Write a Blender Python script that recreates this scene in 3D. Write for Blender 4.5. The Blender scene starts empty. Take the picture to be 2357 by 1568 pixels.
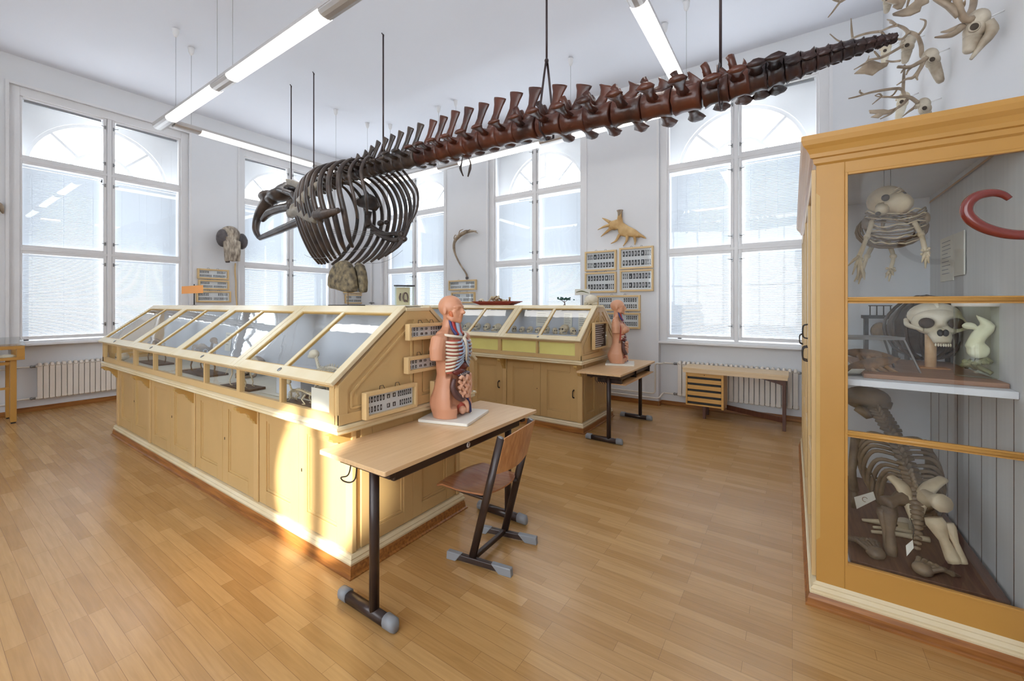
import bpy, math, random
from mathutils import Matrix, Vector
PI = math.pi
rnd = random.Random(7)
SC = bpy.context.scene
COL = SC.collection

# ------------------------------------------------------------------ camera
CAM_H = 1.66
TH = math.radians(34.05)
FPX = 955.0
cam_d = bpy.data.cameras.new('camera')
cam = bpy.data.objects.new('camera', cam_d); COL.objects.link(cam)
cam.location = (0, 0, CAM_H)
cam.rotation_euler = (PI / 2, 0, TH)
cam_d.sensor_width = 36.0
cam_d.lens = 36.0 * FPX / 2357.0
cam_d.shift_y = -83.0 / 2357.0
cam_d.clip_start = 0.02
SC.camera = cam

# ------------------------------------------------------------------ view + world
SC.view_settings.view_transform = 'Standard'
SC.view_settings.look = 'None'
SC.view_settings.gamma = 1.0
SC.view_settings.use_curve_mapping = False
SC.view_settings.exposure = 0.30
w = bpy.data.worlds.new('sky'); SC.world = w
w.use_nodes = True
nt = w.node_tree
bg = nt.nodes['Background']
tc = nt.nodes.new('ShaderNodeTexCoord')
dot = nt.nodes.new('ShaderNodeVectorMath'); dot.operation = 'DOT_PRODUCT'
dot.inputs[1].default_value = Vector((0.55, -0.72, 0.42)).normalized()
nt.links.new(tc.outputs['Generated'], dot.inputs[0])
mr = nt.nodes.new('ShaderNodeMapRange')
mr.inputs['From Min'].default_value = -0.35; mr.inputs['From Max'].default_value = 0.9
mr.inputs['To Min'].default_value = 5.4; mr.inputs['To Max'].default_value = 4.8
nt.links.new(dot.outputs['Value'], mr.inputs['Value'])
nt.links.new(mr.outputs['Result'], bg.inputs['Strength'])
bg.inputs['Color'].default_value = (0.87, 0.94, 1.0, 1)

# a glint of sun thrown in through an added rear window (it reaches one end of the long case)
sp = bpy.data.lights.new('sun_glint', 'SPOT')
sp.energy = 20000; sp.spot_size = math.radians(5.0); sp.spot_blend = 0.15
sp.shadow_soft_size = 0.06; sp.color = (1.0, 0.95, 0.84)
so = bpy.data.objects.new('sun_glint', sp); COL.objects.link(so)
so.location = (1.7, -7.6, 4.9)
so.rotation_euler = (Vector((-2.62, 1.5, 0.50)) - Vector(so.location)).to_track_quat('-Z', 'Y').to_euler()

# ------------------------------------------------------------------ helpers
FWD = Vector((-math.sin(TH), math.cos(TH), 0)); RGT = Vector((math.cos(TH), math.sin(TH), 0))
def at(u, v, x=None, y=None, z=None):
    """point of the room seen at a pixel of the 2357x1568 photograph, on the given plane"""
    d = FWD + RGT * ((u - 1178.5) / FPX) + Vector((0, 0, 1)) * ((701.0 - v) / FPX)
    o = Vector((0, 0, CAM_H))
    if x is not None: return o + d * (x / d.x)
    if y is not None: return o + d * (y / d.y)
    return o + d * ((z - CAM_H) / d.z)

WM = {}                                   # world matrices of things, by object name
def thing(name, label, cat, loc=(0, 0, 0), rz=0.0, group=None, kind=None):
    o = bpy.data.objects.new(name, None); COL.objects.link(o)
    o.empty_display_size = 0.05
    o.location = loc; o.rotation_euler = (0, 0, rz)
    WM[o.name] = Matrix.Translation(Vector(loc)) @ Matrix.Rotation(rz, 4, 'Z')
    tag(o, label, cat, group, kind)
    return o
def tag(o, label=None, cat=None, group=None, kind=None):
    if label: o['label'] = label
    if cat: o['category'] = cat
    if group: o['group'] = group
    if kind: o['kind'] = kind
    return o
def structure(name, kind='structure', loc=(0, 0, 0)):
    o = bpy.data.objects.new(name, None); COL.objects.link(o); o.location = loc
    WM[o.name] = Matrix.Translation(Vector(loc)); o['kind'] = kind
    return o
def copy_thing(o, loc, rz=0.0, label=None, group=None):
    """copy of a thing, its parts and their sub-parts"""
    r = o.copy(); COL.objects.link(r); r.location = loc; r.rotation_euler = (0, 0, rz)
    WM[r.name] = Matrix.Translation(Vector(loc)) @ Matrix.Rotation(rz, 4, 'Z')
    if label: r['label'] = label
    if group: r['group'] = group
    for ch in list(o.children):
        c = ch.copy(); COL.objects.link(c); c.parent = r
        for g in list(ch.children):
            d = g.copy(); COL.objects.link(d); d.parent = c
    return r

def frame_of(d, up=Vector((0, 0, 1))):
    d = d.normalized()
    if abs(d.dot(up)) > 0.98: up = Vector((1, 0, 0))
    a = d.cross(up).normalized(); b = a.cross(d).normalized()
    return a, b
def spline(pts, n):
    """Catmull-Rom through the points, n samples per span"""
    P = [Vector(p) for p in pts]
    if len(P) < 3: return P
    Q = [P[0] * 2 - P[1]] + P + [P[-1] * 2 - P[-2]]
    out = []
    for i in range(1, len(Q) - 2):
        p0, p1, p2, p3 = Q[i - 1], Q[i], Q[i + 1], Q[i + 2]
        for k in range(n):
            t = k / n
            out.append(0.5 * ((2 * p1) + (p2 - p0) * t + (2 * p0 - 5 * p1 + 4 * p2 - p3) * t * t + (3 * p1 - p0 - 3 * p2 + p3) * t ** 3))
    out.append(P[-1])
    return out
def lerp_list(vals, n):
    """resample a list of numbers to n entries"""
    m = len(vals) - 1
    r = []
    for i in range(n):
        t = i / max(1, n - 1) * m; k = min(int(t), m - 1) if m else 0
        f = t - k
        r.append(vals[k] if m == 0 else vals[k] * (1 - f) + vals[k + 1] * f)
    return r

class MB:
    def __init__(s): s.v = []; s.f = []; s.sm = []
    def add(s, vs, fs, smooth=False):
        b = len(s.v); s.v += [Vector(p) for p in vs]
        s.f += [tuple(i + b for i in f) for f in fs]; s.sm += [smooth] * len(fs)
        return s
    def box(s, a, b, M=None):
        x0, y0, z0 = a; x1, y1, z1 = b
        x0, x1 = min(x0, x1), max(x0, x1); y0, y1 = min(y0, y1), max(y0, y1); z0, z1 = min(z0, z1), max(z0, z1)
        vs = [Vector(p) for p in ((x0, y0, z0), (x1, y0, z0), (x1, y1, z0), (x0, y1, z0), (x0, y0, z1), (x1, y0, z1), (x1, y1, z1), (x0, y1, z1))]
        if M is not None: vs = [M @ p for p in vs]
        return s.add(vs, [(0, 3, 2, 1), (4, 5, 6, 7), (0, 1, 5, 4), (1, 2, 6, 5), (2, 3, 7, 6), (3, 0, 4, 7)])
    def bar(s, p, q, wa, wb, up=Vector((0, 0, 1))):
        """rectangular bar from p to q; wa across, wb along up"""
        p = Vector(p); q = Vector(q); a, b = frame_of(q - p, Vector(up))
        vs = []
        for e in (p, q):
            for i, j in ((-1, -1), (1, -1), (1, 1), (-1, 1)): vs.append(e + a * (i * wa / 2) + b * (j * wb / 2))
        return s.add(vs, [(0, 3, 2, 1), (4, 5, 6, 7), (0, 1, 5, 4), (1, 2, 6, 5), (2, 3, 7, 6), (3, 0, 4, 7)])
    def tube(s, pts, r, n=8, cap=True, flat=1.0, up=None, smooth=True):
        """sweep; r number or list; flat = second radius ratio along 'up'"""
        P = [Vector(p) for p in pts]; m = len(P)
        R = lerp_list(list(r), m) if isinstance(r, (list, tuple)) else [r] * m
        vs = []; fs = []; pa = None
        for i in range(m):
            d = (P[min(i + 1, m - 1)] - P[max(i - 1, 0)])
            if d.length < 1e-9: d = Vector((0, 0, 1))
            if up is not None: a, b = frame_of(d, Vector(up))
            elif pa is None: a, b = frame_of(d)
            else:
                d = d.normalized(); a = (pa - d * pa.dot(d))
                a = a.normalized() if a.length > 1e-6 else frame_of(d)[0]
                b = a.cross(d).normalized()
            pa = a
            for k in range(n):
                t = 2 * PI * k / n
                vs.append(P[i] + a * (math.cos(t) * R[i]) + b * (math.sin(t) * R[i] * flat))
        for i in range(m - 1):
            for k in range(n):
                k2 = (k + 1) % n
                fs.append((i * n + k, i * n + k2, (i + 1) * n + k2, (i + 1) * n + k))
        if cap:
            fs.append(tuple(range(n - 1, -1, -1))); fs.append(tuple((m - 1) * n + k for k in range(n)))
        return s.add(vs, fs, smooth)
    def lathe(s, prof, c=(0, 0, 0), n=20, smooth=True, M=None):
        c = Vector(c); vs = []; fs = []; m = len(prof)
        for (r, z) in prof:
            for k in range(n):
                t = 2 * PI * k / n; vs.append(c + Vector((math.cos(t) * r, math.sin(t) * r, z)))
        for i in range(m - 1):
            for k in range(n):
                k2 = (k + 1) % n
                fs.append((i * n + k, i * n + k2, (i + 1) * n + k2, (i + 1) * n + k))
        fs.append(tuple(range(n - 1, -1, -1))); fs.append(tuple((m - 1) * n + k for k in range(n)))
        if M is not None: vs = [M @ p for p in vs]
        return s.add(vs, fs, smooth)
    def prism(s, poly, o, a, b, t, smooth=False):
        """extrude polygon (in axes a,b from o) along vector t"""
        o = Vector(o); a = Vector(a); b = Vector(b); t = Vector(t); n = len(poly)
        vs = [o + a * p[0] + b * p[1] for p in poly]; vs += [p + t for p in vs]
        fs = [tuple(range(n - 1, -1, -1)), tuple(range(n, 2 * n))]
        for k in range(n):
            k2 = (k + 1) % n; fs.append((k, k2, n + k2, n + k))
        return s.add(vs, fs, smooth)
    def ball(s, c, r, M=None, nu=14, nv=9, dents=(), smooth=True):
        """ellipsoid; dents = (direction, depth, width) push inwards (negative = bump)"""
        c = Vector(c); r = Vector((r, r, r)) if not hasattr(r, '__len__') else Vector(r)
        D = [(Vector(d).normalized(), dp, wd) for d, dp, wd in dents]
        vs = []
        for j in range(nv + 1):
            ph = -PI / 2 + PI * j / nv
            for i in range(nu):
                th = 2 * PI * i / nu
                d = Vector((math.cos(ph) * math.cos(th), math.cos(ph) * math.sin(th), math.sin(ph)))
                k = 1.0
                for dd, dp, wd in D:
                    g = math.acos(max(-1, min(1, d.dot(dd)))); k -= dp * math.exp(-(g / wd) ** 2)
                p = Vector((d.x * r.x * k, d.y * r.y * k, d.z * r.z * k))
                vs.append((c + (M.to_3x3() @ p)) if M is not None else c + p)
        fs = []
        for j in range(nv):
            for i in range(nu):
                i2 = (i + 1) % nu
                fs.append((j * nu + i, j * nu + i2, (j + 1) * nu + i2, (j + 1) * nu + i))
        return s.add(vs, fs, smooth)
    def loft(s, rings, cap=True, smooth=True, close=True):
        n = len(rings[0]); vs = [p for r in rings for p in r]; fs = []
        for i in range(len(rings) - 1):
            for k in range(n if close else n - 1):
                k2 = (k + 1) % n
                fs.append((i * n + k, i * n + k2, (i + 1) * n + k2, (i + 1) * n + k))
        if cap and close:
            fs.append(tuple(range(n - 1, -1, -1))); fs.append(tuple((len(rings) - 1) * n + k for k in range(n)))
        return s.add(vs, fs, smooth)
    def quad(s, a, b, c, d, smooth=False): return s.add([a, b, c, d], [(0, 1, 2, 3)], smooth)
    def xf(s, M):
        s.v = [M @ p for p in s.v]; return s
    def build(s, name, mat, parent=None, loc=None, world=True, remesh=None, smooth_it=0, bevel=None, label=None, subsurf=0):
        me = bpy.data.meshes.new(name)
        vs = s.v
        if parent is not None and world:
            inv = WM[parent.name].inverted(); vs = [inv @ p for p in vs]
        elif loc is not None:
            l = Vector(loc); vs = [p - l for p in vs]
        me.from_pydata([tuple(p) for p in vs], [], s.f)
        me.polygons.foreach_set('use_smooth', s.sm if not remesh else [True] * len(s.f))
        me.materials.append(mat); me.validate(); me.update()
        o = bpy.data.objects.new(name, me); COL.objects.link(o)
        if parent is not None:
            o.parent = parent; WM[o.name] = WM[parent.name]
        else:
            o.location = loc or (0, 0, 0); WM[o.name] = Matrix.Translation(Vector(loc or (0, 0, 0)))
        if remesh:
            m = o.modifiers.new('remesh', 'REMESH'); m.mode = 'VOXEL'; m.voxel_size = remesh; m.use_smooth_shade = True
            if smooth_it:
                m = o.modifiers.new('smooth', 'SMOOTH'); m.iterations = smooth_it; m.factor = 0.5
        if bevel:
            m = o.modifiers.new('bevel', 'BEVEL'); m.width = bevel; m.segments = 2; m.limit_method = 'ANGLE'
        if subsurf:
            m = o.modifiers.new('sub', 'SUBSURF'); m.levels = subsurf; m.render_levels = subsurf
        if label: o['label'] = label
        return o

# ------------------------------------------------------------------ materials
def _nodes(name):
    m = bpy.data.materials.new(name); m.use_nodes = True
    t = m.node_tree; return m, t, t.nodes['Principled BSDF']
def mat(name, c, rough=0.5, var=0.08, scale=6.0, metal=0.0, bump=0.0, bscale=40.0, c2=None, stretch=None, coat=0.0, spec=0.5, trans=0.0):
    """painted / bone / metal surface: colour gently varied by noise"""
    m, t, p = _nodes(name)
    N = t.nodes.new; L = t.links.new
    co = N('ShaderNodeTexCoord'); mp = N('ShaderNodeMapping'); L(co.outputs['Object'], mp.inputs['Vector'])
    if stretch: mp.inputs['Scale'].default_value = stretch
    nz = N('ShaderNodeTexNoise'); nz.inputs['Scale'].default_value = scale; nz.inputs['Detail'].default_value = 5
    L(mp.outputs['Vector'], nz.inputs['Vector'])
    cr = N('ShaderNodeValToRGB')
    a = Vector(c[:3]); b = Vector(c2[:3]) if c2 else a * (1 + var)
    a0 = a * (1 - var) if not c2 else a
    cr.color_ramp.elements[0].position = 0.32; cr.color_ramp.elements[1].position = 0.68
    cr.color_ramp.elements[0].color = (*a0, 1); cr.color_ramp.elements[1].color = (*[min(1, x) for x in b], 1)
    L(nz.outputs['Fac'], cr.inputs['Fac']); L(cr.outputs['Color'], p.inputs['Base Color'])
    p.inputs['Roughness'].default_value = rough; p.inputs['Metallic'].default_value = metal
    p.inputs['Specular IOR Level'].default_value = spec
    if coat: p.inputs['Coat Weight'].default_value = coat; p.inputs['Coat Roughness'].default_value = 0.12
    if trans: p.inputs['Transmission Weight'].default_value = trans
    if bump:
        n2 = N('ShaderNodeTexNoise'); n2.inputs['Scale'].default_value = bscale; n2.inputs['Detail'].default_value = 4
        L(mp.outputs['Vector'], n2.inputs['Vector'])
        bp = N('ShaderNodeBump'); bp.inputs['Strength'].default_value = bump; bp.inputs['Distance'].default_value = 0.01
        L(n2.outputs['Fac'], bp.inputs['Height']); L(bp.outputs['Normal'], p.inputs['Normal'])
    return m
def srgb(r, g, b):
    f = lambda x: (x / 255 / 12.92) if x / 255 <= 0.04045 else ((x / 255 + 0.055) / 1.055) ** 2.4
    return (f(r), f(g), f(b))
def wood(name, ca, cb, rough=0.4, axis='X', scale=1.0):
    s = {'X': (1.2, 18, 18), 'Y': (18, 1.2, 18), 'Z': (18, 18, 1.2)}[axis]
    return mat(name, ca, rough, scale=3.0 * scale, c2=cb, stretch=s, bump=0.03, bscale=8)
def glass(name, tint=(1, 1, 1), rough=0.0, ior=1.45, haze=0.0):
    m = bpy.data.materials.new(name); m.use_nodes = True
    t = m.node_tree; t.nodes.clear(); N = t.nodes.new; L = t.links.new
    out = N('ShaderNodeOutputMaterial'); mx = N('ShaderNodeMixShader'); tr = N('ShaderNodeBsdfTransparent'); gl = N('ShaderNodeBsdfGlossy')
    # Schlick reflectance that is the same from either side of the pane
    ge = N('ShaderNodeNewGeometry'); dt = N('ShaderNodeVectorMath'); dt.operation = 'DOT_PRODUCT'
    L(ge.outputs['Normal'], dt.inputs[0]); L(ge.outputs['Incoming'], dt.inputs[1])
    def mth(op, a, b=None):
        n_ = N('ShaderNodeMath'); n_.operation = op; n_.use_clamp = op == 'MULTIPLY_ADD'
        L(a, n_.inputs[0])
        if b is not None: n_.inputs[1].default_value = b
        return n_
    ab = mth('ABSOLUTE', dt.outputs['Value']); iv = N('ShaderNodeMath'); iv.operation = 'SUBTRACT'; iv.inputs[0].default_value = 1.0; L(ab.outputs[0], iv.inputs[1])
    pw = mth('POWER', iv.outputs[0], 5.0)
    r0 = ((ior - 1) / (ior + 1)) ** 2 * 1.8            # two faces of one pane
    fr = mth('MULTIPLY_ADD', pw.outputs[0], 1 - r0); fr.inputs[2].default_value = r0
    nz = N('ShaderNodeTexNoise'); nz.inputs['Scale'].default_value = 3.0
    bp = N('ShaderNodeBump'); bp.inputs['Strength'].default_value = 0.02; bp.inputs['Distance'].default_value = 0.02
    L(nz.outputs['Fac'], bp.inputs['Height']); L(bp.outputs['Normal'], gl.inputs['Normal'])
    tr.inputs['Color'].default_value = (*tint, 1); gl.inputs['Roughness'].default_value = rough
    L(fr.outputs[0], mx.inputs['Fac']); L(tr.outputs[0], mx.inputs[1]); L(gl.outputs[0], mx.inputs[2])
    L(mx.outputs[0], out.inputs['Surface'])
    return m
def emit(name, c, s):
    m = bpy.data.materials.new(name); m.use_nodes = True
    t = m.node_tree; t.nodes.clear()
    o = t.nodes.new('ShaderNodeOutputMaterial'); e = t.nodes.new('ShaderNodeEmission')
    e.inputs['Color'].default_value = (*c, 1); e.inputs['Strength'].default_value = s
    t.links.new(e.outputs[0], o.inputs['Surface']); return m
def parquet():
    m, t, p = _nodes('oak_parquet'); N = t.nodes.new; L = t.links.new
    geo = N('ShaderNodeNewGeometry')
    br = N('ShaderNodeTexBrick'); br.offset = 0.37; br.offset_frequency = 3; br.squash = 1.0
    br.inputs['Scale'].default_value = 1.0; br.inputs['Mortar Size'].default_value = 0.0009
    br.inputs['Mortar Smooth'].default_value = 0.2; br.inputs['Bias'].default_value = -0.15
    br.inputs['Brick Width'].default_value = 0.52; br.inputs['Row Height'].default_value = 0.071
    br.inputs['Color1'].default_value = (*srgb(178, 135, 82), 1); br.inputs['Color2'].default_value = (*srgb(200, 159, 106), 1)
    br.inputs['Mortar'].default_value = (*srgb(140, 104, 70), 1)
    L(geo.outputs['Position'], br.inputs['Vector'])
    mp = N('ShaderNodeMapping'); mp.inputs['Scale'].default_value = (1.6, 26, 1)
    L(geo.outputs['Position'], mp.inputs['Vector'])
    nz = N('ShaderNodeTexNoise'); nz.inputs['Scale'].default_value = 2.2; nz.inputs['Detail'].default_value = 7; nz.inputs['Distortion'].default_value = 0.6
    L(mp.outputs['Vector'], nz.inputs['Vector'])
    rp = N('ShaderNodeValToRGB'); rp.color_ramp.elements[0].position = 0.3; rp.color_ramp.elements[1].position = 0.7
    rp.color_ramp.elements[0].color = (0.86, 0.84, 0.80, 1); rp.color_ramp.elements[1].color = (1.08, 1.08, 1.08, 1)
    L(nz.outputs['Fac'], rp.inputs['Fac'])
    mx = N('ShaderNodeMixRGB'); mx.blend_type = 'MULTIPLY'; mx.inputs['Fac'].default_value = 0.8
    L(br.outputs['Color'], mx.inputs[1]); L(rp.outputs['Color'], mx.inputs[2])
    n3 = N('ShaderNodeTexNoise'); n3.inputs['Scale'].default_value = 0.9; n3.inputs['Detail'].default_value = 3
    L(geo.outputs['Position'], n3.inputs['Vector'])
    L(mx.outputs['Color'], p.inputs['Base Color'])
    rr = N('ShaderNodeMapRange'); rr.inputs['To Min'].default_value = 0.17; rr.inputs['To Max'].default_value = 0.30
    L(n3.outputs['Fac'], rr.inputs['Value']); L(rr.outputs['Result'], p.inputs['Roughness'])
    bp = N('ShaderNodeBump'); bp.inputs['Strength'].default_value = 0.12; bp.inputs['Distance'].default_value = 0.002; bp.invert = True
    L(br.outputs['Fac'], bp.inputs['Height']); L(bp.outputs['Normal'], p.inputs['Normal'])
    return m

M = {}
M['wall'] = mat('white_plaster', srgb(229, 229, 231), 0.85, 0.015, 1.5, bump=0.03, bscale=120)
M['ceiling'] = mat('white_ceiling', srgb(233, 235, 243), 0.9, 0.01, 1.0)
M['floor'] = parquet()
M['white'] = mat('white_gloss_paint', srgb(232, 230, 230), 0.35, 0.02, 3)
M['reveal'] = mat('lightened_reveal_white', srgb(247, 247, 248), 0.8, 0.01, 2)  # lighter copy of the wall white, standing in for daylight on the reveals
M['radiator'] = mat('cream_enamel', srgb(232, 222, 210), 0.35, 0.04, 2)
M['pipe'] = mat('cream_pipe_paint', srgb(228, 220, 208), 0.35, 0.02, 2)
M['oak'] = wood('stained_oak_trim', srgb(128, 78, 36), srgb(178, 116, 58), 0.35, 'X', 1.0)
M['oakY'] = wood('stained_oak_trim_cross', srgb(128, 78, 36), srgb(178, 116, 58), 0.35, 'Y', 1.0)
M['glass'] = glass('window_glass', (0.97, 0.985, 0.99))
M['cglass'] = glass('case_glass', (0.96, 0.975, 0.97), ior=1.5)
M['steel'] = mat('dull_steel', srgb(150, 150, 150), 0.35, 0.05, 8, metal=0.8)
M['dark'] = mat('dark_iron', srgb(52, 44, 40), 0.4, 0.1, 10, metal=0.3)
M['cream'] = mat('ochre_cream_paint', srgb(212, 178, 124), 0.35, 0.04, 2.5, bump=0.02, bscale=60)
M['creamL'] = mat('pale_cream_paint', srgb(226, 206, 164), 0.22, 0.05, 3, c2=srgb(234, 220, 188))
M['ochre'] = mat('ochre_paint', srgb(192, 142, 70), 0.35, 0.04, 2.5)
# ------------------------------------------------------------------ room
XL, YB, XR, YR, ZC = -9.62, 6.97, 0.95, -3.3, 5.38
MB().box((XL - 0.7, YR - 0.5, -0.12), (XR + 0.3, YB + 0.7, 0)).build('floor', M['floor'])['kind'] = 'structure'
MB().box((XL - 0.7, YR - 0.5, ZC), (XR + 0.3, YB + 0.7, ZC + 0.15)).build('ceiling', M['ceiling'])['kind'] = 'structure'
LW = lambda s, d, z: Vector((XL - d, s, z))
BW = lambda s, d, z: Vector((s, YB + d, z))
def wbox(mb, F, s0, s1, d0, d1, z0, z1):
    a = F(s0, d0, z0); b = F(s1, d1, z1); return mb.box(a, b)
HALF = 1.115; NZ = 4.96
def wall(name, F, s0, s1, cents):
    mb = MB(); e = s0
    for c in cents:
        wbox(mb, F, e, c - HALF, 0, 0.62, 0, ZC)
        wbox(mb, F, c - HALF, c + HALF, 0, 0.62, NZ, ZC)
        wbox(mb, F, c - HALF, c + HALF, 0.15, 0.62, 0, 1.03)
        e = c + HALF
    wbox(mb, F, e, s1, 0, 0.62, 0, ZC)
    o = mb.build(name, M['wall']); o['kind'] = 'structure'
WL = [2.03, 5.13]; WB = [-7.65, -4.22, -0.70]
wall('wall_left', LW, YR, YB + 0.62, WL)
wall('wall_back', BW, XL, XR, WB)
MB().box((XR, YR, 0), (XR + 0.25, YB + 0.62, ZC)).build('wall_right', M['wall'])['kind'] = 'structure'
mb = MB(); fill_openings = [(-4.9, -2.2), (-1.75, 0.5)]  # unseen rear openings, added so daylight fills the room from behind
e = XL
for a, b in fill_openings:
    mb.box((e, YR - 0.35, 0), (a, YR, ZC)); mb.box((a, YR - 0.35, 0), (b, YR, 0.85)); mb.box((a, YR - 0.35, 4.95), (b, YR, ZC)); e = b
mb.box((e, YR - 0.35, 0), (XR, YR, ZC)); mb.build('wall_rear', M['wall'])['kind'] = 'structure'

# blinds
m = bpy.data.materials.new('blind_slats'); m.use_nodes = True
t = m.node_tree; t.nodes.clear()
o_ = t.nodes.new('ShaderNodeOutputMaterial'); mx = t.nodes.new('ShaderNodeMixShader')
df = t.nodes.new('ShaderNodeBsdfDiffuse'); tl = t.nodes.new('ShaderNodeBsdfTranslucent')
df.inputs['Color'].default_value = (0.72, 0.75, 0.79, 1); tl.inputs['Color'].default_value = (0.72, 0.79, 0.86, 1)
mx.inputs['Fac'].default_value = 0.03
t.links.new(df.outputs[0], mx.inputs[1]); t.links.new(tl.outputs[0], mx.inputs[2]); t.links.new(mx.outputs[0], o_.inputs['Surface'])
M['blind'] = m

ROWS = [(1.17, 2.44), (2.57, 3.81), (3.94, 4.80)]
COLS = [(-0.97, -0.075), (0.075, 0.97)]
def window(n, F, c, tilt=1.12, up_row=()):
    root = structure('window_%d' % n)
    fr = MB()
    d0, d1 = 0.09, 0.155
    wbox(fr, F, c - HALF, c - 1.00, 0.06, 0.17, 1.06, NZ); wbox(fr, F, c + 1.00, c + HALF, 0.06, 0.17, 1.06, NZ)
    wbox(fr, F, c - 1.0, c + 1.0, 0.061, 0.169, 4.83, NZ - 0.001); wbox(fr, F, c - 1.0, c + 1.0, 0.07, 0.169, 1.061, 1.10)
    for z in (2.505, 3.875): wbox(fr, F, c - 1.0, c + 1.0, 0.085, 0.16, z - 0.022, z + 0.022)
    wbox(fr, F, c - 0.028, c + 0.028, 0.075, 0.16, 1.08, 4.85)
    # outer trim bead round the niche
    fr.build('window_frame', M['white'], root, bevel=0.004)
    tr = MB()
    for e in (c - HALF - 0.012, c + HALF + 0.012): wbox(tr, F, e - 0.018, e + 0.018, -0.014, -0.001, 1.07, NZ - 0.006)
    wbox(tr, F, c - HALF - 0.03, c + HALF + 0.03, -0.014, -0.001, NZ - 0.006, NZ + 0.03)
    tr.build('window_trim', M['white'], root)
    sl = MB(); wbox(sl, F, c - HALF, c + HALF, -0.015, 0.15, 1.03, 1.065); sl.build('window_sill', M['white'], root, bevel=0.006)
    for ci, (a, b) in enumerate(COLS):
        for ri, (z0, z1) in enumerate(ROWS):
            s = MB(); a0, b0 = c + a, c + b
            ou = 0.052
            wbox(s, F, a0 - ou + 0.01, a0, d0, d1, z0 - 0.05, z1 + 0.05); wbox(s, F, b0, b0 + ou - 0.01, d0, d1, z0 - 0.05, z1 + 0.05)
            wbox(s, F, a0, b0, d0, d1, z0 - 0.05, z0); wbox(s, F, a0, b0, d0, d1, z1, z1 + 0.05)
            so_ = s.build('sash', M['white'], root, bevel=0.005)
            g = MB(); g.quad(F(a0, 0.12, z0), F(b0, 0.12, z0), F(b0, 0.12, z1), F(a0, 0.12, z1)); g.build('pane', M['glass'], so_)
            # espagnolette catches on the middle stile
            h = MB(); si = 1 if ci == 0 else -1
            e0 = (b0 + 0.022) if ci == 0 else (a0 - 0.022)
            for hz in ((z0 + 0.12, z1 - 0.12) if ri else (z0 + 0.16, z1 - 0.1)):
                wbox(h, F, e0 - 0.009, e0 + 0.009, d0 - 0.012, d0, hz - 0.028, hz + 0.028)
                h.tube([F(e0, d0 - 0.02, hz), F(e0 - si * 0.03, d0 - 0.04, hz), F(e0 - si * 0.055, d0 - 0.045, hz + 0.006)], 0.005, 6)
            h.build('latch', M['steel'], so_)
            if ri == 2:
                v = MB(); wbox(v, F, a0 + 0.02, b0 - 0.02, 0.125, 0.15, z1 - 0.035, z1 - 0.005); v.build('blind_rail', M['steel'], so_)
            else:
                bl = MB(); z = z0 + 0.012; ca, sa = math.cos(tilt), math.sin(tilt)
                while z < z1 - 0.03:
                    p0 = (0.2 - 0.0125 * ca, z + 0.0125 * sa); p1 = (0.2 + 0.0125 * ca, z - 0.0125 * sa)
                    bl.quad(F(a0 + 0.01, p0[0], p0[1]), F(b0 - 0.01, p0[0], p0[1]), F(b0 - 0.01, p1[0], p1[1]), F(a0 + 0.01, p1[0], p1[1])); z += 0.024
                wbox(bl, F, a0 + 0.005, b0 - 0.005, 0.188, 0.212, z1 - 0.03, z1)
                for q in (0.12, 0.5, 0.88):
                    sq = a0 + (b0 - a0) * q; wbox(bl, F, sq - 0.0012, sq + 0.0012, 0.1855, 0.1875, z0, z1)
                bl.build('blind', M['blind'], so_)
    lf = MB()
    # outer leaf of the wall with the arched opening
    n = 24; r = 0.92; zs = 3.87
    arc = [(c + r * math.cos(PI - PI * k / n), zs + r * math.sin(PI * k / n)) for k in range(n + 1)]
    wbox(lf, F, c - HALF, c - r, 0.46, 0.62, 1.03, zs); wbox(lf, F, c + r, c + HALF, 0.46, 0.62, 1.03, zs)
    for k in range(n):
        (sa, za), (sb, zb) = arc[k], arc[k + 1]
        q = [(sa, za), (sb, zb), (sb, NZ), (sa, NZ)]
        lf.add([F(s, 0.46, z) for s, z in q] + [F(s, 0.62, z) for s, z in q], [(0, 1, 2, 3), (4, 5, 6, 7), (0, 1, 5, 4)])
    wbox(lf, F, c - HALF, c - r, 0.46, 0.62, zs, NZ); wbox(lf, F, c + r, c + HALF, 0.46, 0.62, zs, NZ)
    lf.build('arch_surround', M['reveal'], root)
    # outer arched window
    of = MB(); r = 0.92; zs = 3.87
    def arc(rad, w, a0=0.0, a1=PI, n=24):
        for k in range(n):
            t0 = a0 + (a1 - a0) * k / n; t1 = a0 + (a1 - a0) * (k + 1) / n
            q = [(rad - w / 2, t0), (rad + w / 2, t0), (rad + w / 2, t1), (rad - w / 2, t1)]
            pts = [(c + rr * math.cos(tt), zs + rr * math.sin(tt)) for rr, tt in q]
            of.add([F(s, 0.50, z) for s, z in pts] + [F(s, 0.55, z) for s, z in pts], [(0, 1, 2, 3), (4, 5, 6, 7), (0, 3, 7, 4), (1, 2, 6, 5)])
    arc(r - 0.025, 0.05); arc(0.42, 0.045)
    for tt in (PI * 0.25, PI * 0.5, PI * 0.75):
        p = F(c + 0.42 * math.cos(tt), 0.525, zs + 0.42 * math.sin(tt)); q = F(c + 0.9 * math.cos(tt), 0.525, zs + 0.9 * math.sin(tt))
        of.bar(p, q, 0.04, 0.04)
    wbox(of, F, c - r, c + r, 0.48, 0.56, zs - 0.06, zs + 0.03); wbox(of, F, c - 0.05, c + 0.05, 0.48, 0.56, 1.05, zs)
    wbox(of, F, c - r, c - r + 0.06, 0.49, 0.56, 1.05, zs); wbox(of, F, c + r - 0.06, c + r, 0.49, 0.56, 1.05, zs)
    for z in (1.1, 2.5): wbox(of, F, c - r, c + r, 0.49, 0.55, z - 0.035, z + 0.035)
    wbox(of, F, c - HALF, c + HALF, 0.17, 0.46, 1.0, 1.045)
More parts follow.
